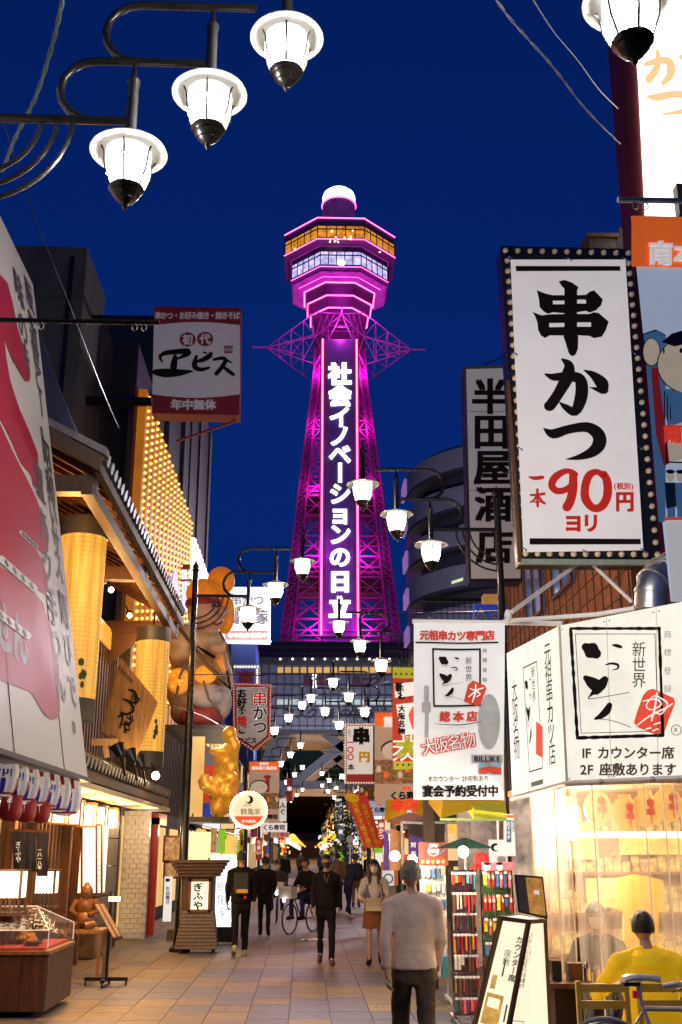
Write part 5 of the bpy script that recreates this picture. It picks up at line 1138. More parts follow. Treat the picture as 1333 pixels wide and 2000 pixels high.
etext('ink', '新世界', 1130, 285, 76, vert=True, bold=.0, gap=.95, sx=.9); etext('ink', '商標登録', 1265, 215, 38, vert=True, bold=-.01, gap=2.25)
seal = [(1150, 500), (1170, 478), (1195, 470), (1240, 490), (1295, 515), (1300, 540), (1275, 600), (1250, 672), (1235, 695), (1190, 680), (1120, 650), (1106, 630), (1120, 580)]
pr.poly('seal_red' if mat('seal_red', (.75, .06, .03), .5, em=(1, .08, .03), es=.45, var=.15) else 0, e2(seal), 1)
for s_ in ([(1150, 530, 5), (1210, 520, 8), (1235, 545, 7), (1190, 570, 6), (1165, 550, 5), (1200, 505, 6), (1240, 520, 8), (1265, 545, 7), (1235, 590, 6), (1205, 580, 6)], [(1120, 645, 4), (1180, 600, 8), (1260, 560, 8), (1290, 540, 6)], [(1215, 490, 7), (1205, 560, 9), (1190, 620, 8)], [(1165, 660, 7), (1185, 655, 8)], [(1200, 640, 6), (1230, 630, 7)], [(1195, 670, 6), (1220, 660, 7)]): pr.brush('sign_white', e2(s_), 2)
etext('ink', 'R', 1306, 664, 30, bold=.0); pr.brush('ink', e2([(1306 + 23 * math.cos(a), 665 + 24 * math.sin(a), 3) for a in [k * math.pi / 8 for k in range(17)]]))
mat('ink_brown', (.10, .035, .015), .5)
etext('ink_brown', '1F カウンター席', 1080, 772, 62, bold=.025, sx=1.0, gap=.98); etext('ink_brown', '2F 座敷あります', 1080, 850, 62, bold=.025, sx=1.0, gap=.98); pr.done(cs)
pr = Print(ql, .004)                                    # oblique face, unit square
for a, b in (((.34, .16), (.60, .16)), ((.60, .16), (.62, .86)), ((.62, .86), (.38, .86)), ((.38, .86), (.34, .16))): pr.brush('ink', [(*a, .008), (*b, .008)], 1)
X0, Y0_ = lambda x: .34 + (x - 808) / 434 * .26, lambda y: .16 + (y - 187) / 515 * .62
for s_ in ITT: pr.brush('ink', [(X0(x), Y0_(y), w / 434 * .30) for x, y, w in s_])
asp = ql.H / ql.W
mpL = Print(metric(ql), .004); W_, H_ = ql.W, ql.H
mpL.text('ink', '大阪名物', W_ * .15, H_ * .28, .26, True, .0, 2, 1, .8); mpL.text('ink', '元祖串カツ店', W_ * .80, H_ * .14, .24, True, .01, 2, 1, .85); mpL.text('ink', '新世界', W_ * .53, H_ * .22, .13, True, 0, 2, 1, 1)
mpL.poly('seal_red', [(W_ * .55, H_ * .55), (W_ * .66, H_ * .6), (W_ * .64, H_ * .8), (W_ * .52, H_ * .76)], 2); mpL.rect('green_strip' if mat('green_strip', (.08, .15, .07), .6) else 0, W_ * .40, H_ * .93, W_ * .62, H_ * .96); mpL.done(cs); pr.done(cs, 'brush_print')
# white pipes that carry banner and box
t = thing('banner_pipes', 'thin white pipes holding the tall white banner beside the corner sign', 'pipe', PY(980, 1215, 11.6))
MB().tube([PY(806, 1214, 11.6), PY(985, 1216, 11.6), PY(1100, 1218, 11.2)], .028, 8).tube([PY(985, 1213, 11.6), PY(1165, 1200, 10.6), PY(1240, 1188, 10.4)], .024, 8).ball(PY(993, 1203, 11.5), .055, 10, 6, .8, .8, 1.4).build('pipe', 'white_paint', t, True)
# banner: cloth + print
def banner(label, Y, x0, y0, x1, y1, m, wave=.0, group=None, cat='banner', name='banner', tilt=0):
    t = thing(name, label, cat, PY((x0 + x1) / 2, y1, Y), group); ph = random.uniform(0, 6)
    def mp(x, y, l=0):
        q = PY(x + tilt * (y - y0), y, Y); q.y += -l + wave * math.sin((x - x0) / (x1 - x0) * 7 + ph + (y - y0) / (y1 - y0) * 2) * .5 + wave * .4 * math.sin((y - y0) / (y1 - y0) * 5 + ph); return q
    nx, ny = 20, 12; vs = [mp(x0 + (x1 - x0) * i / nx, y0 + (y1 - y0) * j / ny) for j in range(ny + 1) for i in range(nx + 1)]; b = MB()
    b.add(vs + [v + Vector((0, .006, 0)) for v in vs], [[j * (nx + 1) + i, j * (nx + 1) + i + 1, (j + 1) * (nx + 1) + i + 1, (j + 1) * (nx + 1) + i] for j in range(ny) for i in range(nx)]); b.build('cloth', m, t, True)
    pr = Print(mp, .006 + Y * .0008); pr.wavy = True; return t, pr
mat('cloth_white', (.62, .61, .60), .7, em=(1, .98, .95), es=.36, var=.06, sc=3)  # white cloth glows a little in place of light on the banner
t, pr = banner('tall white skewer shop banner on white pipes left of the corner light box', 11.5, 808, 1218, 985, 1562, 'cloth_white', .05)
h2 = lambda p: e2(p)
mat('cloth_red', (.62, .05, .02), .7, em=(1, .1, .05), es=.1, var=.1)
pr.text('cloth_red', '元祖串カツ専門店', 892, 1242, 19.5, False, .05, 1, .98, .95); pr.rect('ink', 811, 1255, 972, 1258, 1, 6)
for a, b in (((845, 1269), (937, 1269)), ((937, 1269), (937, 1378)), ((937, 1378), (848, 1379)), ((848, 1379), (845, 1269))): pr.brush('ink', [(*a, 3.6), (*b, 3.6)], 1)
mx, my = lambda x: 845 + (x - 808) / 434 * 92, lambda y: 1269 + (y - 187) / 515 * 110
for s_ in ITT: pr.brush('ink', [(mx(x), my(y), w * .21) for x, y, w in s_])
pr.text('ink', '新世界', 915, 1291, 15, True, .0, 2, .9, 1.1); pr.text('ink', '商標登録', 946, 1272, 9, True, 0, 1, 1, 2.1)
pr.poly('cloth_red', [(914, 1338), (924, 1330), (946, 1340), (949, 1346), (937, 1378), (930, 1380), (906, 1370)], 1.6); pr.brush('white_ink', [(915, 1362, 2), (930, 1350, 3), (943, 1345, 2)], 2.5); pr.brush('white_ink', [(928, 1338, 2), (927, 1355, 3), (922, 1372, 2)], 2.5); pr.brush('white_ink', [(918, 1346, 2), (936, 1356, 2.5), (930, 1362, 2)], 2.5)
pr.text('cloth_red', '総本店', 896, 1399, 21, False, .05, 1, 1, 1.25); pr.brush('ink', [(850, 1414, 1), (900, 1416, 2), (940, 1410, 1)])
pr.text('cloth_red', '大阪名物', 876, 1452, 31, False, .075, 1, .95, .88, rot=-.18); pr.text('cloth_white', '大阪名物', 876, 1452, 31, False, .01, 2, .95, .88, rot=-.18)
mat('pale_grey_print', (.40, .41, .41), .7, em=(1, 1, 1), es=.05)
for (a, b, c_, d_) in ((828, 1340, 838, 1372), (824, 1372, 842, 1392), (830, 1392, 838, 1440)): pr.rect('pale_grey_print', a, b, c_, d_, .6)
pr.rect('pale_blue_print' if mat('pale_blue_print', (.25, .45, .62), .7) else 0, 935, 1490, 980, 1513, .6); pr.poly('cloth_red', [(935, 1502), (955, 1496), (980, 1500), (980, 1512), (935, 1512)], 1)
pr.ell('pale_grey_print', 955, 1410, 22, 54, .7, 20); pr.rect('pale_grey_print', 921, 1474, 983, 1490, .7)            # plain pale figure shape
pr.text('ink', 'BILLIKE', 952, 1482, 15, False, .02, 1.5)
pr.text('ink', '1Fカウンター 2F座敷あり', 897, 1521, 13, False, .01, 1, .82, .98); pr.text('ink', '宴会予約受付中', 900, 1545, 24, False, .045, 1, .90, .98)
pr.done(t)
# plastic curtain
cur = sheer('plastic_curtain', (1, .84, .68), .28, .18, .6)
t = thing('plastic_curtain', 'clear vinyl curtain hanging in folds below the glowing corner sign', 'curtain', (2.3, 9.6, 0))
def strip(p0, p1, z0, z1, n, amp, ph):
    vs = []; d = (p1 - p0); nn = Vector((-d.y, d.x, 0)).normalized()
    for j in (0, 1, 2, 3, 4):
        for i in range(n + 1):
            u = i / n; q = p0 + d * u + nn * amp * math.sin(u * d.length * 14 + ph + .5 * math.sin(j)) * (.4 + .6 * j / 4); vs.append((q.x, q.y, z1 + (z0 - z1) * j / 4))
    MB().add(vs, [[j * (n + 1) + i, j * (n + 1) + i + 1, (j + 1) * (n + 1) + i + 1, (j + 1) * (n + 1) + i] for j in range(4) for i in range(n)]).build('sheet', cur, t, True)
zc1 = 2.34
K0 = Vector((PY(1036, 1560, 10.9).x, 10.9, 0)); K1 = Vector((C1.x + .02, 9.72, 0)); K2 = Vector((PY(1248, 1560, 9.35).x, 9.35, 0)); K3 = Vector((PY(1370, 1560, 9.0).x, 9.0, 0))
strip(K0, K1, .35, zc1, 26, .035, 0); strip(K1, K2, .35, zc1, 20, .02, 1); strip(K2 + Vector((-.04, .02, 0)), K3, .35, zc1, 20, .02, 2)
sm2 = MB()
for x in (1105, 1152, 1252, 1290, 1312, 1078): 
    Yq = 9.7 - (x - 1110) / 235 * .62 if x > 1110 else 9.9; p = PY(x, 1560, Yq); sm2.tube([(p.x, Yq - .03, .4), (p.x + .02, Yq - .03, zc1)], .007, 5)
sm2.build('seam', mat('seam_warm', (.8, .6, .4), .3, em=(1, .7, .4), es=.35), t)
# interior
sh = thing('shop_interior', 'warm yellow corner shop interior with shelves behind the vinyl curtain', 'interior', (4, 12.5, 0))
mat('inner_wall', (.50, .26, .12), .7, em=(1, .5, .2), es=.06, var=.5, sc=1.5); mat('inner_floor', (.3, .2, .12), .6)
MB().box(2.62, 8, 12.6, 12.7, 0, 2.5).build('wall', 'inner_wall', sh); MB().box(6.4, 6.5, 8, 12.6, 0, 2.4).build('wall', 'inner_wall', sh); MB().box(2.35, 8, 9.95, 12.6, 2.38, 2.44).build('ceiling', 'inner_wall', sh)
MB().box(2.0, 6.4, 8.6, 12.6, 0, .03).build('floor', 'inner_floor', sh)
random.seed(12)
for k in range(4):
    z = .7 + k * .42; MB().box(2.7, 6.3, 12.3, 12.58, z, z + .03).build('shelf', 'wood_light', sh)
    bt = MB()
    for i in range(34): x = 2.75 + i * .1; bt.box(x, x + .08, 12.33, 12.5, z + .03, z + .12 + random.random() * .18)
    bt.build('stock', mat('stock_mix', (.6, .38, .12), .6, em=(1, .7, .3), es=.25, var=1.0, sc=9), sh, kind='stuff')
for k, (x, z, w, h) in enumerate(((2.75, 1.7, .5, .4), (3.5, 1.75, .7, .25), (4.4, 2.0, .5, .3), (5.2, 1.6, .4, .5), (3.1, 1.2, .35, .3), (4.9, 1.1, .6, .35))): MB().box(x, x + w, 12.22, 12.26, z, z + h).build('menu_sheet', mat('menu_yellow', (.8, .65, .2), .7, em=(1, .75, .2), es=.4, var=.5, sc=4), sh)
MB().tube([(2.5, 11.6, 1.95), (5.8, 11.4, 1.95)], .03, 8).build('tube_light', em('tube_w', (1, .95, .85), 5, 0), sh)
em('lan_orange', (1, .52, .10), 1.15, .35, 5)
for i, (x, y, Y) in enumerate(((1168, 1578, 10.2), (1222, 1590, 10.0), (1262, 1582, 9.9), (1305, 1572, 9.8), (1110, 1590, 10.9))):
    p = PY(x, y, Y); d = tag(MB().ball(p, .13, 16, 12, 1, 1, 1.15).lathe(p + Vector((0, 0, .13)), [(.06, 0), (.06, .04)], 12).build('paper_lantern', 'lan_orange', None, True), f'orange glowing paper lantern inside the curtain, {["second from the left","third from the left","fourth from the left","at the far right","alone at the left end"][i]}', 'lantern', 'orange lanterns behind the curtain')
    pr = Print(lambda u, v, l=0, p=p: p + Vector(((.132 + l) * math.sin(u), -(.132 + l) * math.cos(u), v)), .004); pr.text('red_ink', '串', 0, .0, .0, True) if 0 else None
    pr.brush('seal_red', [(-.2, .06, .05), (.1, .05, .08), (.3, .06, .04)], 1); pr.brush('seal_red', [(0, .09, .06), (.02, -.08, .09)], 1); pr.brush('seal_red', [(-.25, -.02, .05), (.3, -.02, .06)], 1); pr.done(d)
plight('shop_light', (2.62, 10.5, 2.12), 420, (1, .88, .68), .12, sh); plight('shop_light', (4.6, 11, 2.25), 110, (1, .75, .42), .2, sh); plight('shop_light', (3.3, 10.0, 2.3), 40, (1, .8, .5), .2, sh)
MB().ball((2.62, 10.9, 2.0), .11, 14, 10).build('bare_bulb', em('bare_glow', (1, .93, .8), 60, 0), sh, True)
# hanging yellow shirt
q = [PY(1208, 1716, 10.9), PY(1240, 1708, 10.9), PY(1268, 1712, 10.9), PY(1296, 1720, 10.9), PY(1298, 1780, 10.9), PY(1288, 1780, 10.9), PY(1286, 1850, 10.9), PY(1220, 1850, 10.9), PY(1218, 1780, 10.9), PY(1205, 1775, 10.9)]
tag(MB().prism(q, (0, .06, 0)).build('yellow_shirt', mat('shirt_y', (.62, .38, .02), .8, em=(1, .6, .03), es=.15)), 'plain yellow shirt hanging on the wall above the two diners', 'shirt')
# table, chairs
t = tag(thing('dining_table', '', ''), 'dark dining table with bottles behind the vinyl curtain', 'table'); ta = PY(1085, 1913, 9.9); t.location = (2.6, 9.9, 0)
MB().box(2.0, 3.5, 9.55, 10.3, .70, .74).build('table_top', 'wood_mid', t); MB().box(2.15, 2.35, 9.8, 10.0, 0, .7).box(3.2, 3.35, 9.8, 10.0, 0, .7).build('leg', 'wood_dark', t)
for i, (x, w, h, m) in enumerate(((2.12, .08, .16, 'black_paint'), (2.26, .12, .14, 'wood_mid'), (2.42, .035, .15, 'chrome'), (2.5, .035, .13, 'chrome'), (2.64, .12, .03, 'white_paint'))): tag((MB().box(x, x + w, 9.7, 9.82, .742, .742 + h) if i not in (2, 3) else MB().lathe((x, 9.7, .742), [(w, 0), (w * .9, h * .7), (w * .5, h)], 12)).build(['sauce_box', 'tissue_box', 'bottle', 'bottle', 'tray'][i], m), ['black sauce box at the left end of the dining table', 'brown napkin box beside the black sauce box', 'clear condiment bottle nearer the napkin box', 'clear condiment bottle nearer the white tray', 'flat white tray on the dining table'][i], ['box', 'box', 'bottle', 'bottle', 'tray'][i])
mat('chair_yellow', (.62, .34, .04), .5)
for i, (x, l) in enumerate(((2.35, 'empty yellow wooden chair left of the seated diner'), (2.83, 'yellow wooden chair carrying the person in the yellow hoodie'))):
    t = thing('chair', l, 'chair', (x, 9.1, 0), 'yellow chairs at the dining table')
    MB().box(x - .2, x + .2, 9.0, 9.4, .42, .45).build('seat', 'chair_yellow', t)
    for sx in (-.19, .19):
        MB().box(x + sx - .018, x + sx + .018, 8.97, 9.01, 0, .82).build('leg', 'chair_yellow', t); MB().box(x + sx - .018, x + sx + .018, 9.36, 9.4, 0, .42).build('leg', 'chair_yellow', t)
    for z in (.74, .62): MB().box(x - .19, x + .19, 8.975, 9.0, z, z + .06).build('rail', 'chair_yellow', t)
# --- lit A-frame sign
YA = 8.9
t = thing('a_frame_sign', 'brown framed glowing standing sign with yellow menus in front of the curtain', 'sign', (1.6, 8.9, 0))
a0, a1, b0, b1, c0, c1 = PY(978, 1793, YA), PY(1032, 1800, YA - .15), PY(912, 2060, YA - .05), PY(978, 2085, YA - .35), PY(1064, 1798, YA + .2), PY(1078, 2085, YA + .2)
b0 = onpl(b0, a0, a1, b1); c1 = onpl(c1, a1, c0, b1)
em('a_white', (1, .90, .64), 1.1, .2, 3); em('a_print', (1, .55, .12), .8, .9, 8)
MB().prism([a0, a1, b1, b0], (.0, .03, 0)).build('front_panel', 'a_white', t); MB().prism([a1, c0, c1, b1], (0, .03, 0)).build('side_panel', 'a_white', t)
MB().prism([b0, b1, c1, c1 + Vector((-.3, .3, 0))], (0, 0, -.02)).build('base', 'wood_dark', t)
fr = MB()
for p, q_ in ((a0, a1), (a1, b1), (a0, b0), (b0, b1), (a1, c0), (c0, c1), (b1, c1), (a0, a0 + Vector((.2, .3, 0))), (c0, a0 + Vector((.2, .3, 0)))): fr.beam(p + Vector((0, -.02, 0)), q_ + Vector((0, -.02, 0)), .03)
fr.build('frame', 'wood_mid', t)
MB().prism([a0 + Vector((.02, .02, 0)), a1 + Vector((0, .02, 0)), c0, a0 + Vector((.2, .3, 0))], (0, 0, .01)).build('top', 'a_white', t)
f1, f2 = quadmap(a0, a1, b1, b0), quadmap(a1, c0, c1, b1); pr = Print(metric(f1), .004); W_, H_ = f1.W, f1.H
pr.text('ink_brown', 'カウンター席', .2, .14, .055, True, .03, 1); pr.text('ink', '座敷', .13, .25, .06, True, 0, 1)
for (x, y, w, h) in ((.04, .55, .13, .22), (.04, .85, .14, .18), (.05, .42, .04, .1)): pr.rect('a_print', x, y, x + w, y + h, 1); pr.rect('a_white', x + .02, y + .03, x + w - .02, y + h * .45, 2)
for (x, y) in ((.2, .6), (.2, .8), (.12, .3)): pr.rect('ink_brown', x, y, x + .012, y + .12, 2)
pr.done(t); pr = Print(metric(f2), .004); mat('ink_gold', (.25, .10, .02), .6)
pr.text('ink_gold', 'カウンター', .115, .1, .04, True, .02, 1, 1, 1.1); pr.text('ink_gold', '6名に20名まで可能な', .078, .11, .034, True, .02, 1, 1, 1.05); pr.text('ink_gold', '座敷 団体席あります', .04, .12, .038, True, .02, 1, 1, 1.1)
for a, b in (((.02, .72), (.13, .72)), ((.13, .72), (.135, .95)), ((.135, .95), (.025, .95)), ((.025, .95), (.02, .72))): pr.brush('ink_brown', [(*a, .005), (*b, .005)], 1)
pr.ell('ink_brown', .045, .77, .012, .014, 1, 10); pr.text('ink_brown', '新世界', .1, .76, .02, True, 0, 1); pr.done(t)
q4 = [PY(1005, 1708, YA + .1), PY(1061, 1712, YA + .1), PY(1070, 1795, YA + .05), PY(1014, 1782, YA + .05)]; t2 = thing('photo_board', 'small tilted photo board standing on top of the glowing standing sign', 'sign', q4[3])
MB().prism(q4, (0, .04, 0)).build('frame', 'black_paint', t2); f = quadmap(*q4); pr = Print(f, .004); pr.rect('wood_grey', .06, .05, .36, .95); pr.rect('board_photo' if em('board_photo', (.9, .42, .08), .5, .9, 14) else 0, .38, .05, .95, .95); pr.rect('white_ink', .62, .36, .8, .46, 2); pr.done(t2, 'photo')
# --- bicycle
YB_ = 8.15
t = thing('bicycle', 'cream bicycle parked in front of the curtain, saddle and rear wheel in view', 'bicycle', (2.4, YB_, 0))
def bp_(x, y, d=0): return PY(x, y, YB_ + d)
mat('cream_paint', (.85, .70, .50), .3, .1); mat('rubber', (.06, .055, .05), .7); mat('tyre_tan', (.42, .36, .30), .6); mat('saddle_white', (.85, .76, .70), .35)
hub = bp_(1165, 2030); hub.z = .34; hub.x = bp_(1180, 1990).x; rad = .33
def wheel(c, nm):
    w = MB().tube([c + Vector((rad * math.cos(a), 0, rad * math.sin(a))) for a in [k * math.pi / 20 for k in range(41)]], .016, 8).build(nm, 'tyre_tan', t, True)
    MB().tube([c + Vector(((rad - .025) * math.cos(a), 0, (rad - .025) * math.sin(a))) for a in [k * math.pi / 20 for k in range(41)]], .009, 6).build('rim', 'chrome', w, True); sp = MB()
    for k in range(28): a = k * math.pi / 14; sp.beam(c + Vector((.02 * math.cos(a + .5), 0, .02 * math.sin(a + .5))), c + Vector(((rad - .02) * math.cos(a), 0, (rad - .02) * math.sin(a))), .0025)
    sp.tube([c + Vector((0, -.05, 0)), c + Vector((0, .05, 0))], .02, 8).build('spokes', 'chrome', w)
wheel(hub, 'wheel'); hub2 = hub + Vector((1.03, 0, 0)); wheel(hub2, 'wheel')
st = bp_(1252, 1958); sd = bp_(1246, 1922); bb_ = Vector((hub.x + .43, YB_, .29)); hd = Vector((hub.x + .86, YB_, .72))
MB().tube([bb_, st, sd], .016, 8).tube([st + (bb_ - st) * .08, hd], .018, 8).tube([bb_, hd - Vector((-.03, 0, .12))], .02, 8).tube([st + (bb_ - st) * .1, hub], .009, 6).tube([bb_, hub], .011, 6).tube([hd + Vector((-.02, 0, .08)), hd, hd + Vector((.05, 0, -.2)), hub2], .016, 8).build('frame', 'cream_paint', t, True)
sa = MB(); n = 10; prof = [(-.135, .06, .0), (-.10, .072, .012), (-.04, .05, .014), (.03, .028, .012), (.10, .02, .008), (.135, .012, 0)]
base = len(sa.v)
for (dx, w, dz) in prof:
    for k in range(12): a = 2 * math.pi * k / 12; sa.v.append((sd.x + dx + .03, YB_ + w * math.cos(a), sd.z + .03 + dz + .024 * math.sin(a)))
for i in range(5):
    for k in range(12): sa.f.append([i * 12 + k, i * 12 + (k + 1) % 12, (i + 1) * 12 + (k + 1) % 12, (i + 1) * 12 + k])
sa.f += [list(range(11, -1, -1)), list(range(60, 72))]; sa.build('saddle', 'saddle_white', t, True); MB().cbox((sd.x - .05, YB_, sd.z), .12, .06, .025).build('saddle_rail', 'rubber', t)
MB().cbox(bp_(1240, 1942), .03, .03, .05).build('reflector', mat('reflector', (.6, .01, .01), .2, em=(1, .02, .02), es=.2), t)
MB().tube([bp_(1297, 1925, -.1), bp_(1330, 1920, -.15), bp_(1360, 1925, 0), hd + Vector((0, 0, .16))], .014, 8).build('handlebar', 'cream_paint', t, True); MB().tube([bp_(1295, 1926, -.1), bp_(1322, 1921, -.14)], .018, 8).build('grip', 'saddle_white', t, True)
MB().tube([bp_(1312, 1938, -.1), bp_(1325, 1932, -.1), bp_(1340, 1930, -.1)], .007, 6).build('brake_lever', 'chrome', t, True)
# --- banner on the nearest right lamp post
banner_arm(3.14, 5.35, PY(1207, 390, 5.35).x, PY(1207, 390, 5.35).z, 'steel banner rod at the top right carrying the orange headed banner', 1)
banner_arm(-2.38, 6.45, PY(312, 630, 6.45).x, PY(312, 630, 6.45).z, 'empty banner rod with hooks crossing in front of the billboard', -1)
mat('cloth_orange', (.70, .13, .015), .65, em=(1, .16, .02), es=.5, var=.12, sc=3); mat('cloth_sky', (.36, .42, .58), .7, em=(.7, .8, 1), es=.36, var=.06); mat('print_line', (.03, .03, .05), .6); mat('print_face', (.55, .44, .32), .7, em=(1, .8, .58), es=.3); mat('print_blue', (.10, .18, .32), .7, em=(.2, .45, .9), es=.16); mat('print_deep', (.30, .03, .03), .7, em=(1, .05, .05), es=.12)  # banner cloth and print glow to stand for lamplight through the fabric
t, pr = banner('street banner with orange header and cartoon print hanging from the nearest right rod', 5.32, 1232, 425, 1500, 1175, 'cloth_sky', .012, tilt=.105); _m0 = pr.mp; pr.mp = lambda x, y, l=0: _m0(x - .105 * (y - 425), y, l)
pr.rect('cloth_orange', 1232, 425, 1511, 524, .8)
pr.text('white_ink', '南本通', 1284, 496, 46, False, .07, 2, 1, 1.05, center=False) if 0 else pr.text('white_ink', '南本通商店', 1263, 499, 48, False, .06, 2, 1, 1.05, center=False)
pr.poly('print_line', [(1254, 654), (1280, 645), (1300, 655), (1300, 690), (1255, 690)], .6); pr.poly('print_blue', [(1256, 656), (1282, 648), (1300, 658), (1300, 1020), (1286, 1020)], .8)
pr.ell('print_line', 1271, 690, 18, 28, 1); pr.ell('print_face', 1271, 690, 16, 26, 1.3); pr.ell('print_line', 1345, 715, 64, 56, 1.5); pr.ell('print_face', 1345, 715, 62, 54, 1.8)
pr.poly('print_line', [(1290, 672), (1310, 655), (1360, 640), (1360, 668), (1316, 680)], 2.2); pr.ell('print_line', 1294, 690, 2, 5, 2.5, 10); pr.ell('print_line', 1329, 688, 4, 5, 2.5, 10)
pr.poly('print_deep', [(1270, 720), (1283, 720), (1308, 905), (1296, 912), (1280, 850)], 1.4); pr.poly('print_blue', [(1290, 760), (1400, 770), (1400, 880), (1312, 880)], 1.2)
for i in range(9): pr.rect('print_line', 1296 + i * 6, 765 + (i % 2) * 8, 1298 + i * 6, 820, 1.4)
pr.poly('print_face', [(1298, 838), (1350, 820), (1360, 890), (1308, 905)], 2); pr.ring('print_line', 1300, 835, 1400, 905, 3, 2.2); pr.text('seal_red', '南本', 1330, 850, 36, False, .07, 2.5)
for i, x in enumerate((1308, 1328, 1350)):
    pr.ell('print_face', x, 932, 8, 11, 2); pr.ell('print_line', x, 923, 9, 4, 2.2); pr.poly(('canvas', 'print_blue', 'white_ink')[i], [(x - 11, 944), (x + 11, 944), (x + 14, 990), (x - 8, 995)], 1.9); pr.rect('print_blue', x - 6, 990, x + 10, 1012, 1.8)
pr.poly('seal_red', [(1296, 1012), (1400, 1010), (1400, 1016), (1297, 1018)], 2); pr.poly('cloth_white', [(1298, 1018), (1500, 1016), (1500, 1175), (1312, 1175)], 1)
pr.done(t, 'print')
# shape the near banner to hang plumb on its left edge
# --- banners on the farther lamp posts and shops
mat('cloth_cream', (.46, .33, .25), .7, em=(1, .65, .42), es=.2, var=.08)  # cream cloth glows softly, standing for light on the farther banners
def sushi(label, Y, x0, y0, x1, y1, m='cloth_cream', left=False, hide=1):
    t, pr = banner(label, Y, x0, y0, x1, y1, m, .04, 'street banners on the lamp posts'); w, h = x1 - x0, y1 - y0
    pr.rect('cloth_orange', x0, y0, x1, y0 + h * .15, 1); pr.text('white_ink', '南本通り商店会' if left else '熊本通', x0 + w * .5, y0 + h * .105, w * (.12 if left else .22), False, .05, 2); pr.text('white_ink', '新世界', x0 + w * .5, y0 + h * .035, w * .1, False, .04, 2)
    pr.ell('print_line', x0 + w * (.33 if left else .42), y0 + h * .40, w * .30, h * .10, 1.2); pr.ell('print_face', x0 + w * (.33 if left else .42), y0 + h * .42, w * .28, h * .10, 1.5)
    for dx in (-.08, .08): pr.ell('print_line', x0 + w * ((.33 if left else .42) + dx), y0 + h * .415, w * .012, h * .008, 2, 8)
    if left: pr.rect('print_deep', x0 + w * .55, y0 + h * .25, x0 + w * .68, y0 + h * .5, 1.1); pr.ell('print_deep', x0 + w * .61, y0 + h * .25, w * .12, h * .03, 1.2)
    pr.rect('crowd_print' if mat('crowd_print', (.22, .14, .09), .8, col2=(.5, .3, .15), var=.9, sc=14) else 0, x0, y0 + h * .52, x1, y0 + h * .78, 1)
    for k in range(7): pr.ell(('print_face', 'cloth_orange', 'lan_green')[k % 3] if mat('lan_green', (.3, .4, .12), .7) else 0, x0 + w * (.08 + .14 * k), y0 + h * (.62 + .06 * (k % 2)), w * .05, h * .04, 1.5, 10)
    pr.rect(m if m != 'cloth_cream' else 'cloth_cream', x0, y0 + h * .78, x1, y1, 1.2); pr.text('ink', 'くら寿司', x0 + w * .62, y0 + h * .91, w * .17, False, .05, 2, 1, .95); pr.text('seal_red', '無添', x0 + w * .62, y0 + h * .83, w * .08, False, .03, 2); pr.done(t, 'print'); return t
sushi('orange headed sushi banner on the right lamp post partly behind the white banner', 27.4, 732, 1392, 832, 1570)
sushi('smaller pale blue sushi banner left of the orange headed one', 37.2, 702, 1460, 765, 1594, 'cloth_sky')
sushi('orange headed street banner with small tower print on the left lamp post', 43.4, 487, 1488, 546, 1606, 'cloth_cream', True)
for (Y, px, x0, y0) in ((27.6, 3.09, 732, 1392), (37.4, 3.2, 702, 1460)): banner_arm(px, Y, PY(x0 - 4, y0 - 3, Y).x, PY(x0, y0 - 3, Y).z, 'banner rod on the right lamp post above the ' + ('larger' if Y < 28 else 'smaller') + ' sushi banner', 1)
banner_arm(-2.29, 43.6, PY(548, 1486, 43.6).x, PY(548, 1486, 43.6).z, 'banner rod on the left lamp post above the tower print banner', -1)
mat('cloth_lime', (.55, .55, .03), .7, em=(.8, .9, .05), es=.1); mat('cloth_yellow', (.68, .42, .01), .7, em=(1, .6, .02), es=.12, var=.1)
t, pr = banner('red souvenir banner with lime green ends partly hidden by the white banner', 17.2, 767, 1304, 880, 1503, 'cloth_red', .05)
pr.rect('cloth_lime', 767, 1304, 880, 1325, 1); pr.rect('cloth_lime', 769, 1487, 880, 1503, 1)
for k in range(10): pr.ell('print_line', 773 + k * 10.5, 1317, 2.4, 2.4, 2, 5); pr.ell('print_line', 777 + k * 10.5, 1494, 2.4, 2.4, 2, 5)
pr.poly('white_ink', [(770, 1336), (870, 1326), (870, 1352), (772, 1363)], 1); pr.text('ink', '新世界', 800, 1341, 19, False, .06, 2, rot=-.08); pr.text('ink', 'おみやげ', 810, 1356, 17, False, .06, 2, rot=-.08)
pr.poly('white_ink', [(774, 1376), (860, 1366), (860, 1430), (784, 1436)], 1); pr.text('ink', '大阪名物', 785, 1384, 14, True, .04, 2, 1, 1.05); pr.poly('seal_red', [(796, 1382), (808, 1380), (820, 1395), (818, 1420), (806, 1425), (800, 1405)], 2)
pr.text('white_ink', '大', 796, 1460, 48, True, .14, 2); pr.text('cloth_lime', '大', 796, 1460, 44, True, .07, 3); pr.done(t, 'print')
t, pr = banner('yellow fabric sale banner slanting below the sushi banner', 21.0, 752, 1562, 832, 1602, 'cloth_yellow', .1); pr.text('seal_red', '本店', 790, 1572, 26, False, .08, 1); pr.done(t)
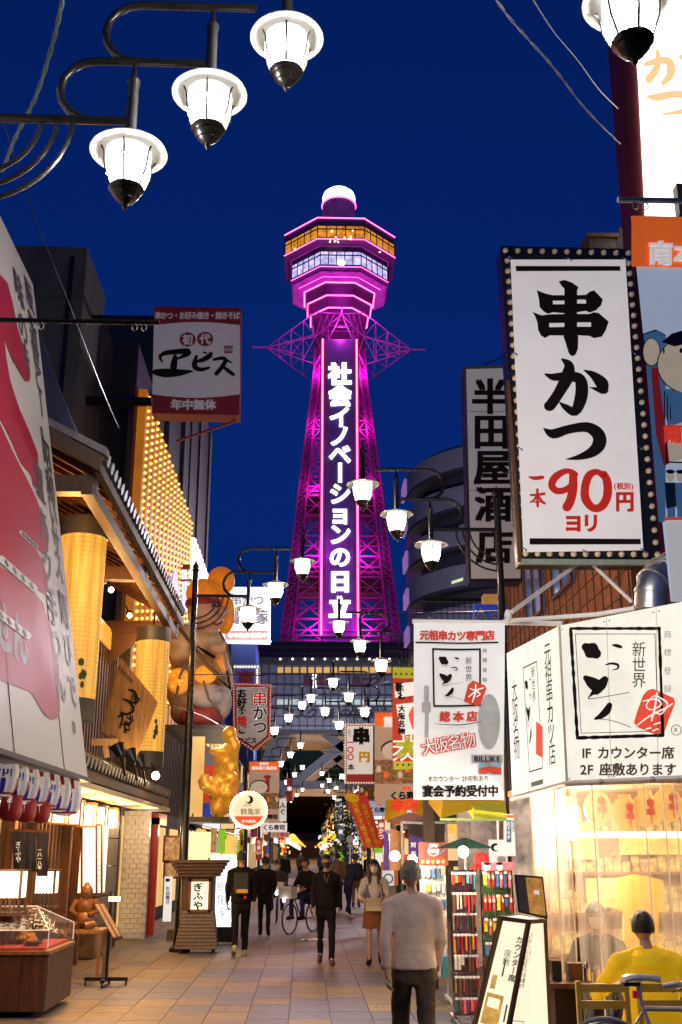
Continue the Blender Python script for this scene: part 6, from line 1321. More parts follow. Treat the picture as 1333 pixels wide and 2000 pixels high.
# bulb framed signs
def bulbsign(name, label, Y, quad, m, group=None, nb=(10, 14), depth=.3, bm='bulb_off', s=.8, bulge=None):
    t = thing(name, label, 'sign', PY(quad[2][0], quad[2][1], Y), group); P = [PY(x, y, Y) for x, y in quad]; MB().prism([p + Vector((0, .02, 0)) for p in P], (0, depth, 0)).build('box', 'dark_red' if bm != 'bulb_off' else 'black_paint', t); f = quadmap(P[0], P[1], P[-2] if len(P) == 4 else P[2], P[-1]) if len(P) == 4 else None
    return t, P
t, P = bulbsign('skewer_sign', 'small bulb edged sign offering skewers for one hundred yen', 32.0, [(672, 1412), (735, 1412), (735, 1532), (674, 1532)], 'white_sheet'); Y_ = 31.95
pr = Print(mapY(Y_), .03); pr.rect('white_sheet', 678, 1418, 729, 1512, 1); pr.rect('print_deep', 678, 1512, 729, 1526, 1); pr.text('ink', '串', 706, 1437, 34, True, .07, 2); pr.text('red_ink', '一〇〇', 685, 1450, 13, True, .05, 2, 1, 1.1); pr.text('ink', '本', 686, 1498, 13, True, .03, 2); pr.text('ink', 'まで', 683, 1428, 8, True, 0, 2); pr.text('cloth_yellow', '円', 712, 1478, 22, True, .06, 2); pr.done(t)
b = MB()
for k in range(12): b.ball(PY(675 + k * 5.2, 1415, 31.9), .035, 6, 4).ball(PY(675 + k * 5.2, 1529, 31.9), .035, 6, 4)
for k in range(22): b.ball(PY(675, 1418 + k * 5.1, 31.9), .035, 6, 4)
b.build('bulbs', mat('bulb_pale', (.7, .5, .4), .3, em=(1, .7, .5), es=.5), t, kind='stuff')
# yellow vertical piece and red tilted flags
t, pr = banner('narrow yellow banner behind the sushi banner', 33, 722, 1418, 734, 1500, 'cloth_lime', .02); pr.done(t)
for i, (x0, dx, l) in enumerate(((673, .36, 'red sloping flag with yellow top and writing, the left one'), (692, .32, 'red sloping flag with writing, the right one'))):
    t, pr = banner(l, 27.5 + i * .5, x0, 1548 + i * 6, x0 + 25, 1656, 'cloth_red', .05, 'red sloping flags', tilt=dx); pr.text('cloth_yellow', '元祖どて焼き通り', x0 + 12, 1572 + i * 3, 11.5, True, .03, 1, 1, 1.0); 
    if i == 0: pr.ell('cloth_yellow', x0 + 11, 1558, 14, 9, 1)
    pr.done(t, 'print'); MB().tube([PY(x0 - 3, 1545, 27.6), PY(x0 + 40, 1665, 27.6)], .015, 5).build('pole', 'steel', t)
# --- shield shaped sign on the left
YV = 33.0
sq = [(457, 1336), (529, 1338), (527, 1440), (496, 1466), (458, 1440)]
t = thing('shield_sign', 'shield shaped white sign with red bulbs and skewer writing on the left', 'sign', PY(492, 1466, YV)); MB().prism([PY(x, y, YV) for x, y in sq], (0, .3, 0)).build('box', 'dark_red', t)
pr = Print(mapY(YV - .02), .02); pr.poly('sign_cream', [(462, 1341), (524, 1343), (522, 1437), (495, 1458), (463, 1437)], 1)
for ch, y, m in (('串', 1364, 'red_ink'), ('か', 1392, 'ink'), ('つ', 1420, 'ink')): pr.text('ink', ch, 508, y, 30, True, .10, 2); pr.text('white_ink', ch, 508, y, 30, True, .06, 2.5); pr.text(m, ch, 508, y, 30, True, .02, 3)
for ch, y, m in (('お', 1354, 'ink'), ('好', 1372, 'ink'), ('み', 1389, 'ink'), ('焼', 1407, 'red_ink'), ('き', 1424, 'ink')): pr.text(m, ch, 473, y, 19, True, .045, 3)
pr.text('ink', 'ヱビス', 484, 1446, 12, False, .05, 2); pr.done(t)
b = MB()
for (p, q_, n) in ((sq[0], sq[1], 14), (sq[1], sq[2], 20), (sq[2], sq[3], 7), (sq[3], sq[4], 7), (sq[4], sq[0], 20)):
    for k in range(n): b.ball(PY(p[0] + (q_[0] - p[0]) * k / n, p[1] + (q_[1] - p[1]) * k / n, YV - .05), .035, 6, 4)
b.build('bulbs', mat('bulb_red', (.8, .3, .25), .3, em=(1, .3, .2), es=.35, var=.4), t, kind='stuff')
t = thing('blue_sign', 'blue sign with pale bulbs and a dark character behind the shield sign', 'sign', PY(480, 1336, 38)); MB().prism([PY(x, y, 38) for x, y in ((456, 1298), (508, 1298), (508, 1350), (456, 1350))], (0, .3, 0)).build('box', 'pale_grey', t); pr = Print(mapY(37.98), .03); pr.rect('beer_blue', 460, 1306, 498, 1350, 1); pr.text('dark_red', '京', 480, 1326, 34, True, .08, 2); pr.text('dark_red', 'かつ', 483, 1342, 14, False, .05, 2)
for k in range(9): pr.ell('dot_white', 459 + k * 5.6, 1302, 1.5, 1.5, 1, 6)
for k in range(8): pr.ell('dot_white', 503, 1308 + k * 5, 1.5, 1.5, 1, 6)
pr.done(t)
# bright white sign
YZ = 50
t = thing('white_bulb_sign', 'blazing white rectangular sign edged with violet white bulbs behind the left lamp', 'sign', PY(485, 1255, YZ)); MB().prism([PY(x, y, YZ) for x, y in ((434, 1146), (529, 1150), (528, 1256), (434, 1254))], (0, .4, 0)).build('box', em('blaze2', (.93, .93, 1), 1.6, .05), t)
pr = Print(mapY(YZ - .03), .04); pr.rect(em('pink_strip', (1, .5, .45), .75, .1).name, 440, 1232, 524, 1250, 1); pr.text('blaze2', '年中無休営業中', 484, 1241, 11, False, .04, 2); pr.text(em('pale_ink', (.5, .42, .5), .6, .1).name, '鶴亀家', 484, 1205, 30, False, .03, 1); pr.text('pale_ink', '串かつ', 484, 1172, 22, False, .03, 1); pr.done(t)
b = MB()
for k in range(18): b.ball(PY(436 + k * 5.4, 1149, YZ - .1), .07, 6, 4).ball(PY(436 + k * 5.4, 1253, YZ - .1), .07, 6, 4)
for k in range(20): b.ball(PY(526, 1152 + k * 5.2, YZ - .1), .07, 6, 4)
b.build('bulbs', em('bulb_vio', (.75, .7, 1), 3, 0), t, kind='stuff')
MB().prism([PY(x, y, YZ + 1) for x, y in ((452, 1256), (500, 1256), (500, 1300), (452, 1300))], (0, 4, 0)).build('tower_block', 'blue_wall', t)
# round sign
YO = 24.6; c = (486, 1582)
t = thing('round_sign', 'round cream sign ringed with yellow bulbs and a red lower segment', 'sign', PY(486, 1618, YO)); pr = Print(mapY(YO), .01)
MB().prism([PY(c[0] + 37 * math.cos(a), c[1] + 37 * math.sin(a), YO + .02) for a in [k * math.pi / 18 for k in range(36)]], (0, .25, 0)).build('box', mat('round_amber', (.6, .25, .03), .5, em=(1, .45, .05), es=.5), t)
pr.ell(em('cream_lit', (1, .80, .52), .85, .1).name, c[0], c[1] - 1, 31, 31, 1, 36); pr.poly('seal_red', [(c[0] + 31 * math.cos(a), c[1] - 1 + 31 * math.sin(a)) for a in [math.radians(25 + 130 * k / 14) for k in range(15)]], 2)
pr.ell('ink', 487, 1562, 8, 8, 2); pr.ell('cream_lit', 484, 1561, 5, 6, 3); pr.text('ink', '鶴亀家', 490, 1585, 14, False, .01, 2, 1, .95); pr.text('ink', '新世界', 484, 1573, 5, False, 0, 2); pr.text('white_ink', '年中無休', 486, 1604, 7, False, .03, 3); pr.done(t)
b = MB()
for k in range(34): a = k * 2 * math.pi / 34; b.ball(PY(c[0] + 34.5 * math.cos(a), c[1] + 34.5 * math.sin(a), YO - .02), .034, 8, 5)
b.build('bulbs', em('bulb_yel', (1, .66, .25), 6, 0), t, kind='stuff')
MB().tube([PY(480, 1618, YO + .2), Vector((PY(480, 1618, YO + .2).x, YO + .2, 0))], .05, 8).build('pole', 'black_paint', t)
# white standing sign with bulbs
t = thing('standing_lightbox', 'glowing white standing sign with yellow bulbs along its top', 'sign', PY(437, 1830, 22.6)); Ys = 22.8
a, b_ = PY(411, 1677, Ys), PY(459, 1810, Ys); MB().box(a.x - .04, b_.x + .04, Ys, Ys + .3, .05, a.z + .04).build('box', 'black_paint', t); MB().box(a.x, b_.x, Ys - .02, Ys, b_.z, a.z).build('panel', em('stand_white', (.93, .97, 1), 1.9, .05), t); pr = Print(mapY(Ys - .03), .01); pr.text(em('grey_faint', (.3, .36, .4), .5, .1).name, '鶴亀家', 434, 1732, 22, True, .0, 1, 1, 1.15); pr.text('grey_faint', '串かつ', 434, 1692, 12, False, .0, 1); pr.done(t)
b = MB(); MB().prism([PY(408, 1668, Ys), PY(462, 1668, Ys), PY(462, 1677, Ys), PY(408, 1677, Ys)], (0, .2, 0)).prism([PY(455, 1668, Ys - .01), PY(464, 1668, Ys - .01), PY(464, 1700, Ys - .01), PY(455, 1700, Ys - .01)], (0, .2, 0)).build('header', 'round_amber', t)
for k in range(8): b.ball(PY(411 + k * 6.8, 1672, Ys - .03), .035, 8, 5)
for k in range(4): b.ball(PY(460, 1676 + k * 7, Ys - .03), .035, 8, 5)
b.build('bulb', 'bulb_yel', t, True)
tag(MB().box(PY(402, 1800, 22.4).x, PY(416, 1800, 22.4).x, 22.4, 22.6, 0, .38).build('weight_block', 'concrete'), 'pale concrete weight block beside the glowing standing sign', 'block')
tag(MB().box(PY(326, 1830, 24).x, PY(344, 1830, 24).x, 24, 24.3, 0, .2).build('doorstep_box', 'concrete'), 'low pale box on the ground behind the lamp post', 'box')
# ================================================================ SOUVENIR RACKS AND STALLS ON THE RIGHT
cols = [('red', (.55, .03, .03)), ('pink', (.60, .12, .18)), ('orange', (.65, .22, .03)), ('yellow', (.65, .45, .04)), ('blue', (.05, .16, .35)), ('teal', (.05, .28, .32)), ('green', (.08, .22, .06)), ('cream', (.6, .5, .4)), ('plum', (.16, .03, .07)), ('brown', (.16, .06, .03)), ('white', (.65, .62, .6))]
for n, c in cols: mat('pack_' + n, c, .3, var=.35, sc=25)
pk = {n: [mesh_of(MB().box(-.045, .045, -.012, .012, -.13, 0), 'package', 'pack_' + n), mesh_of(MB().box(-.028, .028, -.02, .02, -.19, 0), 'package', 'pack_' + n), mesh_of(MB().tube([(0, 0, -.17), (0, 0, -.01)], [.022, .02], 8), 'package', 'pack_' + n)] for n, c in cols}
charm = mesh_of(MB().ball((0, -.01, -.05), .045, 10, 7, 1, .7, 1).lathe((0, 0, -.15), [(.03, 0), (.042, .03), (.03, .07)], 8), 'doll', 'pack_pink', True); charm2 = mesh_of(MB().ball((0, -.01, -.05), .045, 10, 7, 1, .7, 1).lathe((0, 0, -.15), [(.03, 0), (.042, .03), (.03, .07)], 8), 'doll', 'pack_red', True); fdisc = mesh_of(MB().ball((0, -.035, -.055), .026, 8, 6, 1, .5, .85), 'face', 'mask_white' if mat('mask_white', (.7, .6, .52), .7) else 0, True)
topper = mesh_of(MB().box(-.046, .046, -.013, .013, -.03, .0), 'header_card', 'pack_white')
def rack(name, label, x0, y0, x1, y1, Y, nx, ny, pal, shape, foot=True, seed=1, back='pack_plum', card=False, depth=.12):
    random.seed(seed); a, b = PY(x0, y0, Y), PY(x1, y1, Y); w, h = b.x - a.x, a.z - b.z
    t = thing(name, label, 'display rack', ((a.x + b.x) / 2, Y, 0), 'souvenir racks'); fr = MB()
    for x in (a.x, b.x): fr.tube([(x, Y + .05, .06), (x, Y + .05, a.z + .02)], .012, 6)
    for i in range(nx * 2 + 1): fr.tube([(a.x + w * i / nx / 2, Y + .05, b.z), (a.x + w * i / nx / 2, Y + .05, a.z)], .0035, 4)
    for j in range(ny * 3 + 1): z = b.z + h * j / ny / 3; fr.tube([(a.x, Y + .052, z), (b.x, Y + .052, z)], .0035, 4)
    for x in (a.x, b.x): fr.box(x - .015, x + .015, Y - .2, Y + .3, .05, .08); fr.tube([(x, Y - .2, .03), (x + .01, Y - .2, .03)], .03, 8).tube([(x, Y + .28, .03), (x + .01, Y + .28, .03)], .03, 8)
    fr.build('frame', 'chrome' if not card else 'white_paint', t); MB().box(a.x, b.x, Y + .07, Y + .09, b.z, a.z).build('back_board', back, t)
    for j in range(ny):
        z = a.z - h * (j + .08) / ny
        for i in range(nx):
            c = pal[(random.randrange(len(pal)) if random.random() < .75 else (i // 2 + j) % len(pal))]; sh = random.choice(shape) if random.random() < .3 else shape[j % len(shape)]
            x = a.x + w * (i + .5) / nx; s = w / nx / .1; hz = h / ny / .2
            if shape[0] == 3 and j in (0, 1, 2, 4) and c in ('pink', 'red', 'orange'):
                o = inst('doll', random.choice((charm, charm2)), (x, Y - .05, z), t, None, (s, 1, hz * .95)); inst('face', fdisc, (x, Y - .05, z), t, None, (s, 1, hz * .95)); continue
            sh = sh % 3; inst('package', pk[c][sh], (x, Y - random.uniform(0, depth), z - .02), t, (random.uniform(-.06, .06), 0, random.uniform(-.2, .2)), (s * random.uniform(.7, .95), 1, hz * random.uniform(.6, .98)))
            inst('header_card', topper, (x, Y - depth * .6, z), t, None, (s * .9, 1, .8))
    return t
rack('souvenir_rack', 'wire rack packed with red, brown and orange hanging souvenirs, nearest the old man', 880, 1700, 938, 1985, 12.6, 7, 7, ['red', 'brown', 'plum', 'orange', 'cream', 'brown', 'yellow', 'pink', 'red', 'teal'], [0, 1, 2, 1, 0, 2], seed=3)
rack('souvenir_rack', 'wire rack of pink and red doll face packets right of the brown one', 940, 1698, 1008, 1930, 12.4, 7, 5, ['pink', 'red', 'red', 'blue', 'pink', 'yellow', 'orange', 'red'], [3, 0, 0], seed=5, back='pack_green')
rack('card_rack', 'white wire rack of postcards glowing under the lamp', 822, 1690, 876, 1905, 14.2, 5, 7, ['white', 'cream', 'white', 'white', 'blue', 'cream', 'yellow'], [0], seed=8, back='pack_white', card=True, depth=.03)
# side shelf, teal boxes below the card rack
for i, (x, l) in enumerate(((836, 'left'), (850, 'middle'), (864, 'right'))): a, b = PY(x, 1868, 14), PY(x + 12, 1908, 14); tag(MB().box(a.x, b.x, 14, 14.1, b.z, a.z).build('box', 'pack_teal' if i != 1 else 'pack_white'), f'{l} of the three picture boxes under the postcard rack', 'box', 'boxes under the postcard rack')
# signs on the racks
def panel(name, label, x0, y0, x1, y1, Y, m, cat='sign', group=None, d=.03): t = thing(name, label, cat, PY((x0 + x1) / 2, y1, Y), group); a, b = PY(x0, y0, Y), PY(x1, y1, Y); MB().box(a.x, b.x, Y, Y + d, b.z, a.z).build('board', m, t); return t, Print(mapY(Y), .006)
t, pr = panel('poster_board', 'dark red poster board with a round white emblem above the postcard rack', 818, 1645, 876, 1690, 14.0, mat('poster_dark', (.20, .03, .015), .5, em=(1, .15, .05), es=.05, var=.7, sc=6)); pr.ell('white_ink', 847, 1662, 11, 10, 1); pr.ell('poster_dark', 847, 1662, 9.5, 8.6, 2); pr.text('white_ink', '鬼滅', 847, 1662, 8, False, .03, 3); pr.text('white_ink', '大阪限定', 847, 1650, 5, False, 0, 2); pr.brush('pack_blue', [(855, 1670, 2), (870, 1660, 2)], 2)
for i in range(5): pr.ell(('pack_orange', 'cream_lit')[i % 2], 826 + 10 * i, 1683, 4, 4, 1, 8)
pr.done(t)
t, pr = panel('header_board', 'pink header board with two pale round faces above the doll packets', 942, 1684, 1006, 1700, 12.3, 'pack_pink'); 
for x in (952, 976): pr.ell('white_ink', x, 1693, 6, 7, 1); pr.ell('ink', x, 1687, 7, 3, 2, 10)
pr.done(t)
t, pr = panel('wall_poster', 'tall white and blue wall poster between the racks and the vinyl curtain', 970, 1590, 1008, 1672, 15.2, em('poster_white', (1, .96, .9), .75, .1)); pr.rect('cloth_orange', 971, 1592, 1007, 1597, 1); pr.rect('pack_brown', 975, 1600, 984, 1640, 1); pr.rect('pack_blue', 990, 1602, 999, 1645, 1); pr.text('ink', '観光案内', 1003, 1605, 6, True, 0, 2); pr.text('white_ink', '見下ろす', 994, 1609, 8, True, .02, 2, 1, 1.1); pr.done(t)
t, pr = panel('white_side_board', 'bright white boards stacked behind the doll face rack', 955, 1640, 992, 1690, 15.6, 'poster_white'); pr.ell('ink', 968, 1655, 9, 8, 1); pr.ell('poster_white', 970, 1656, 5, 5, 2); pr.ell('pale_grey', 980, 1678, 9, 8, 1); pr.done(t)
t, pr = panel('notice_board', 'narrow white leaning notice board beside the lamp post on the left', 322, 1712, 334, 1800, 25.5, 'poster_white'); pr.rect('ink', 324, 1716, 332, 1722); pr.text('ink', 'お品書き', 328, 1735, 9, True, .02, 1); pr.done(t)
for i, (x0, y0, x1, y1, Y, m, tx, tm_, l) in enumerate((
    (772, 1572, 790, 1612, 24, 'cloth_yellow', '名物', 'seal_red', 'small yellow hanging banner with red writing beside the sale banner'),
    (738, 1600, 752, 1652, 25, 'cloth_red', '串かつ', 'white_ink', 'small red upright banner left of the orange stall cloth'),
    (700, 1604, 716, 1640, 31, 'cloth_white', '土産', 'ink', 'small white hanging banner right of the red sloping flags'),
    (792, 1574, 806, 1604, 21, 'lan_green', '茶', 'white_ink', 'small green hanging cloth under the white banner'),
    (655, 1560, 668, 1604, 52, 'cloth_white', '新世界', 'ink', 'small white banner high beside the far lamps on the right'),
    (660, 1612, 671, 1640, 48, 'pack_blue', '酒', 'white_ink', 'small blue hanging board near the round traffic sign'),
    (560, 1520, 572, 1566, 56, 'dark_red', '串', 'white_ink', 'small dark red banner far along the left side'),
    (545, 1560, 560, 1604, 50, 'cloth_white', 'ふぐ', 'ink', 'small white banner right of the tower print banner'),
    (468, 1620, 484, 1664, 31, 'cloth_yellow', '元祖', 'ink', 'small yellow banner below the round bulb ringed sign'),
    (500, 1636, 512, 1680, 36, 'cloth_red', 'うまい', 'white_ink', 'small red banner beneath the sushi name boards'))):
    t, pr = banner(l, Y, x0, y0, x1, y1, m, .03, 'small shop banners'); pr.text(tm_, tx, (x0 + x1) / 2, y0 + (y1 - y0) / (len(tx) + 1) * .9, min(x1 - x0, (y1 - y0) / len(tx)) * .8, True, .04, 2); pr.done(t)
# red plush ball
p = PY(941, 1680, 12.7); tag(MB().ball(p, .085, 16, 12, 1.05, 1, 1).ball(p + Vector((-.09, 0, -.09)), .045, 10, 8).build('red_plush', mat('plush', (.65, .015, .02), .9, bump=.4, sc=60), None, True), 'round red plush ball on top of the souvenir racks', 'toy')
# green parasol with bulb
t = thing('green_parasol', 'dark green parasol with a bright bulb above the souvenir racks', 'parasol', PY(910, 1650, 13.1)); pc = PY(908, 1635, 13.1); n = 8; b = MB(); r = .34
for k in range(n): a0_, a1_ = 2 * math.pi * k / n, 2 * math.pi * (k + 1) / n; b.add([pc, pc + Vector((r * math.cos(a0_), r * math.sin(a0_), -.12)), pc + Vector((r * .97 * math.cos((a0_ + a1_) / 2), r * .97 * math.sin((a0_ + a1_) / 2), -.13)), pc + Vector((r * math.cos(a1_), r * math.sin(a1_), -.12))], [[0, 1, 2, 3]])
b.build('canopy', mat('parasol_green', (.02, .12, .09), .7), t); MB().tube([pc, (pc.x, pc.y, 0)], .015, 6).build('pole', 'white_paint', t); q = PY(905, 1661, 12.35); MB().ball(q, .035, 10, 8).build('bulb', em('bulb_hot', (1, .85, .5), 130, 0), t, True)
# yellow awnings
t = thing('yellow_awning', 'yellow and lime awning edge over the souvenir stall', 'awning', PY(920, 1600, 15.5))
MB().prism([PY(866, 1566, 14.6), PY(985, 1566, 14.6), PY(990, 1586, 14.2), PY(928, 1580, 14.4), PY(861, 1598, 14.2)], (0, 1.4, .25)).build('cloth', 'cloth_yellow', t); MB().prism([PY(928, 1582, 14.2), PY(990, 1588, 14.0), PY(990, 1600, 14.0), PY(925, 1600, 14.2)], (0, .8, .2)).build('cloth', 'cloth_lime', t)
MB().beam(PY(860, 1600, 14.2), PY(990, 1601, 14.0), .03).build('rail', 'lan_green', t)
# stall structures beyond: frames, cloths, lamps
t = thing('souvenir_stall', 'bright souvenir stall with white frame and purple cloths behind the old man', 'stall', (3, 18, 0)); fr = MB()
for (x0, y0, x1, y1) in ((785, 1606, 832, 1608), (785, 1606, 787, 1700), (831, 1606, 832, 1690), (832, 1606, 918, 1608), (872, 1606, 873, 1690), (917, 1606, 918, 1660)): fr.beam(PY(x0, y0, 17), PY(x1, y1, 17), .035)
fr.build('frame', 'white_paint', t); MB().box(2.6, 5, 18.6, 18.7, 0, 3.0).build('back_wall', mat('stall_wall', (.5, .42, .36), .7, em=(1, .75, .6), es=.22, var=.8, sc=3), t); MB().box(3.0, 5, 15.9, 16.0, 0, 2.6).build('back_wall', 'stall_wall', t)
MB().prism([PY(756, 1606, 19.5), PY(800, 1590, 19.5), PY(832, 1600, 17), PY(790, 1612, 17)], (0, .0, .03)).build('canopy', mat('canopy_rose', (.30, .12, .10), .7), t)
for i, (x0, y0, x1, y1, m) in enumerate(((800, 1630, 830, 1700, 'purple_cloth'), (750, 1622, 760, 1700, 'purple_cloth'), (762, 1618, 790, 1700, 'pack_orange'))):
    if 'purple_cloth' not in M: mat('purple_cloth', (.13, .06, .30), .8, em=(.4, .2, .9), es=.12, var=.2)
    a, b_ = PY(x0, y0, 17.2), PY(x1, y1, 17.2); MB().prism([a, PY(x1, y0 + 8, 17.2), b_, PY(x0, y1, 17.2)], (0, .02, 0)).build('cloth', m, t)
pr = Print(mapY(17.18), .01); pr.text('white_ink', '対馬', 808, 1650, 11, True, .05, 1, 1, 1.6); pr.done(t)
for (x, y, Y, p_) in ((772, 1672, 13.9, 60), (806, 1680, 13.5, 110), (862, 1684, 14.6, 60), (905, 1664, 12.2, 60)):
    q = PY(x, y, Y); MB().ball(q, .06, 10, 8).build('bulb', 'bulb_hot', t, True); plight('glow', q + Vector((0, -.15, 0)), p_, (1, .9, .75), .08, t)
MB().box(PY(829, 1560, 15.6).x, PY(848, 1560, 15.6).x, 15.6, 15.85, 0, zat(1555, 15.6)).build('column', 'wood_dark', t)
q = [PY(744, 1692, 19), PY(746, 1684, 19), PY(758, 1681, 19), PY(772, 1684, 19), PY(778, 1694, 19), PY(778, 1730, 19), PY(744, 1730, 19)]
g_ = tag(thing('arched_board', '', ''), 'orange arched board with a blue ringed white sheet behind the woman', 'sign'); g_.location = PY(760, 1730, 19); MB().prism(q, (0, .1, 0)).build('board', mat('arch_or', (.5, .16, .04), .6, em=(1, .35, .1), es=.15), g_); pr = Print(mapY(18.98), .01); pr.rect('white_ink', 747, 1700, 770, 1730, 1); pr.ell('pack_blue', 759, 1716, 10, 10, 2); pr.ell('white_ink', 759, 1716, 7, 7, 3); pr.done(g_)
# point lights for the shop fronts along the right side
for i, (y, c) in enumerate(((13.5, (1, .9, .8)), (21.5, (1, .8, .6)), (26, (1, .8, .65)), (31, (1, .8, .6)))): plight('shop_glow', (3.4, y, 2.5), 85, c, .3)

# ================================================================ OVERHEAD CABLES
def cable(name, pts, r, m, label, tw=0):
    P = [PY(*p) for p in pts]; q = []
    for i in range(len(P) - 1):
        p0, p1, p2, p3 = P[max(i - 1, 0)], P[i], P[i + 1], P[min(i + 2, len(P) - 1)]
        for k in range(8): s = k / 8; q.append(.5 * (2 * p1 + (p2 - p0) * s + (2 * p0 - 5 * p1 + 4 * p2 - p3) * s * s + (3 * p1 - p0 - 3 * p2 + p3) * s ** 3))
    q.append(P[-1]); b = MB()
    if tw:
        for ph in (0, math.pi): b.tube([v + Vector((math.cos(i * 1.3 + ph), 0, math.sin(i * 1.3 + ph))) * r * .8 for i, v in enumerate(q)], r, 6)
    else: b.tube(q, r, 6)
    tag(b.build(name, m, None, True), label, 'cable', 'overhead cables')
cable('cable', [(950, -30, 7), (1000, 40, 8), (1080, 130, 9.5), (1150, 220, 11), (1211, 281, 12.5)], .009, 'steel', 'twisted pale cable from the top edge down to the red column, the left one', 1)
cable('cable', [(1030, -20, 8.5), (1080, 60, 10), (1130, 120, 11.5), (1170, 175, 13), (1207, 212, 14.5)], .008, 'steel', 'thinner pale cable from the top edge to the red column, the right one')
cable('cable', [(125, -10, 6), (105, 80, 6.5), (70, 190, 7), (30, 270, 7.5), (5, 335, 8)], .010, mat('cable_green', (.02, .05, .04), .4), 'dark green twisted cable crossing behind the top left lamp arm', 1)
cable('cable', [(8, 240, 9), (60, 400, 11), (130, 580, 14), (200, 760, 18), (232, 835, 20)], .007, 'iron', 'thin sagging dark wire in front of the concrete building')
cable('cable', [(380, 1318, 21.4), (430, 1318, 21.4), (520, 1319, 21.4)], .012, 'iron', 'straight thin rod from the left lamp post across the seated figure')
cable('cable', [(700, 1190, 30), (800, 1196, 28), (985, 1192, 16.6)], .01, 'iron', 'upper thin wire from the low rooftop block to the right lamp post')
cable('cable', [(640, 1175, 60), (720, 1200, 40), (850, 1206, 27)], .012, 'iron', 'lower thin wire in front of the tower foot')
cable('cable', [(420, 1350, 25), (560, 1340, 30), (700, 1345, 33), (760, 1330, 30)], .008, 'iron', 'thin wire across the street in front of the hall')
cable('cable', [(300, 1370, 21), (400, 1400, 24), (520, 1460, 34), (700, 1470, 34)], .008, 'iron', 'thin wire sagging past the shield shaped sign')

# ================================================================ THE FAR STREET
random.seed(21)
em('far_warm', (1, .66, .32), 1.0, .7, .5); em('far_white', (1, .92, .85), 1.4, .6, .6); em('far_sign', (1, .75, .6), .7, .9, .8)
def block(side, y0, y1, h, label, front):
    x0 = (-4.3 if side < 0 else 4.7); t = thing('shop_building', label, 'building', (x0, (y0 + y1) / 2, 0), 'shop buildings along the far street')
    MB().box(*(sorted((x0, x0 + side * 8))), y0, y1, 0, h).build('wall', random.choice(['concrete_dark', 'wood_dark', 'concrete']), t); xf = x0 - side * .06
    MB().box(*sorted((xf, x0)), y0 + .3, y1 - .3, .3, 2.5).build('shop_front', front, t); MB().box(*sorted((xf - side * .05, x0)), y0 + .2, y1 - .2, 2.75, 3.5).build('fascia_sign', random.choice(['far_sign', 'far_white', 'dark_red', 'beer_blue']), t)
    MB().prism([(xf, y0, 2.75), (xf, y1, 2.75), (xf - side * .9, y1, 2.5), (xf - side * .9, y0, 2.5)], (0, 0, .05)).build('awning', random.choice(['canopy_rose', 'pack_teal', 'canopy_cream', 'pack_blue']), t)
    for k in range(int((y1 - y0) / 2.2)):
        for z in ([4.2] if h < 7 else [4.2, 6.2]): MB().box(*sorted((xf, x0)), y0 + .7 + k * 2.2, y0 + 1.9 + k * 2.2, z, z + 1.1).build('window', random.choice(['glass_dark', 'glass_dark', 'far_warm', 'hall_amber']), t)
    for k in range(7):
        y = random.uniform(y0 + .5, y1 - .5); z = random.choice((1.0, 1.7, 2.9, 3.6, 4.4)); w = random.uniform(.25, .55); hh = random.uniform(.3, .9); xx = xf - side * random.uniform(.3, .9)
        MB().box(xx - w / 2, xx + w / 2, y, y + .12, z - hh / 2 + .2, z + hh / 2 + .2).build('sign_board', random.choice(['far_white', 'far_warm', 'far_sign', 'seal_red', 'lime', 'beer_blue', 'cloth_yellow', 'lan_orange', 'far_warm', 'red_lacquer']), t)
    for k in range(5): MB().ball((xf - side * .7, y0 + 1 + k * (y1 - y0 - 1.5) / 5, 2.35), .13, 8, 6, 1, 1, 1.2).build('lantern', random.choice(['lan_orange', 'lantern_white', 'lan_orange', 'red_lacquer']), t, True)
    mf = MB()
    for k in range(int((y1 - y0) / 1.6)): mf.box(*sorted((xf - side * .03, x0)), y0 + .3 + 1.6 * k, y0 + .4 + 1.6 * k, .1, 2.6)
    mf.build('mullions', 'metal_dark', t)
far_ = 1
names = ['first', 'second', 'third', 'fourth', 'fifth', 'sixth', 'seventh', 'eighth']
for side, ys, hs in ((-1, [37, 47, 58, 72, 88, 104, 120], [6.5, 7, 6, 7.5, 6, 6.5]), (1, [27.2, 36, 46, 58, 72, 88, 104, 120], [5, 6, 5.5, 6.5, 6, 7, 6])):
    for i in range(len(ys) - 1): block(side, ys[i], ys[i + 1] - .3, hs[i], f'{names[i]} of the far shop buildings on the {"left" if side < 0 else "right"}, lit at street level', ['far_warm', 'far_white'][i % 2])
for side in (-1, 1):
    for i, (ya, yb, hh) in enumerate(((164, 192, 8), (194, 228, 9), (230, 285, 8))): block(side, ya, yb, hh, f'{["nearer", "middle", "farther"][i]} lit shop building beyond the tower on the {"left" if side < 0 else "right"}', 'far_warm')
for side in (-1, 1):
    for y in (38, 46, 54, 66, 80, 98): plight('shop_glow', (side * 3.0, y, 2.6), 110, (1, .72, .42), .4)
    for y in (150, 175, 210): plight('shop_glow', (side * 3.0, y, 5), 9000, (1, .42, .1), .4)
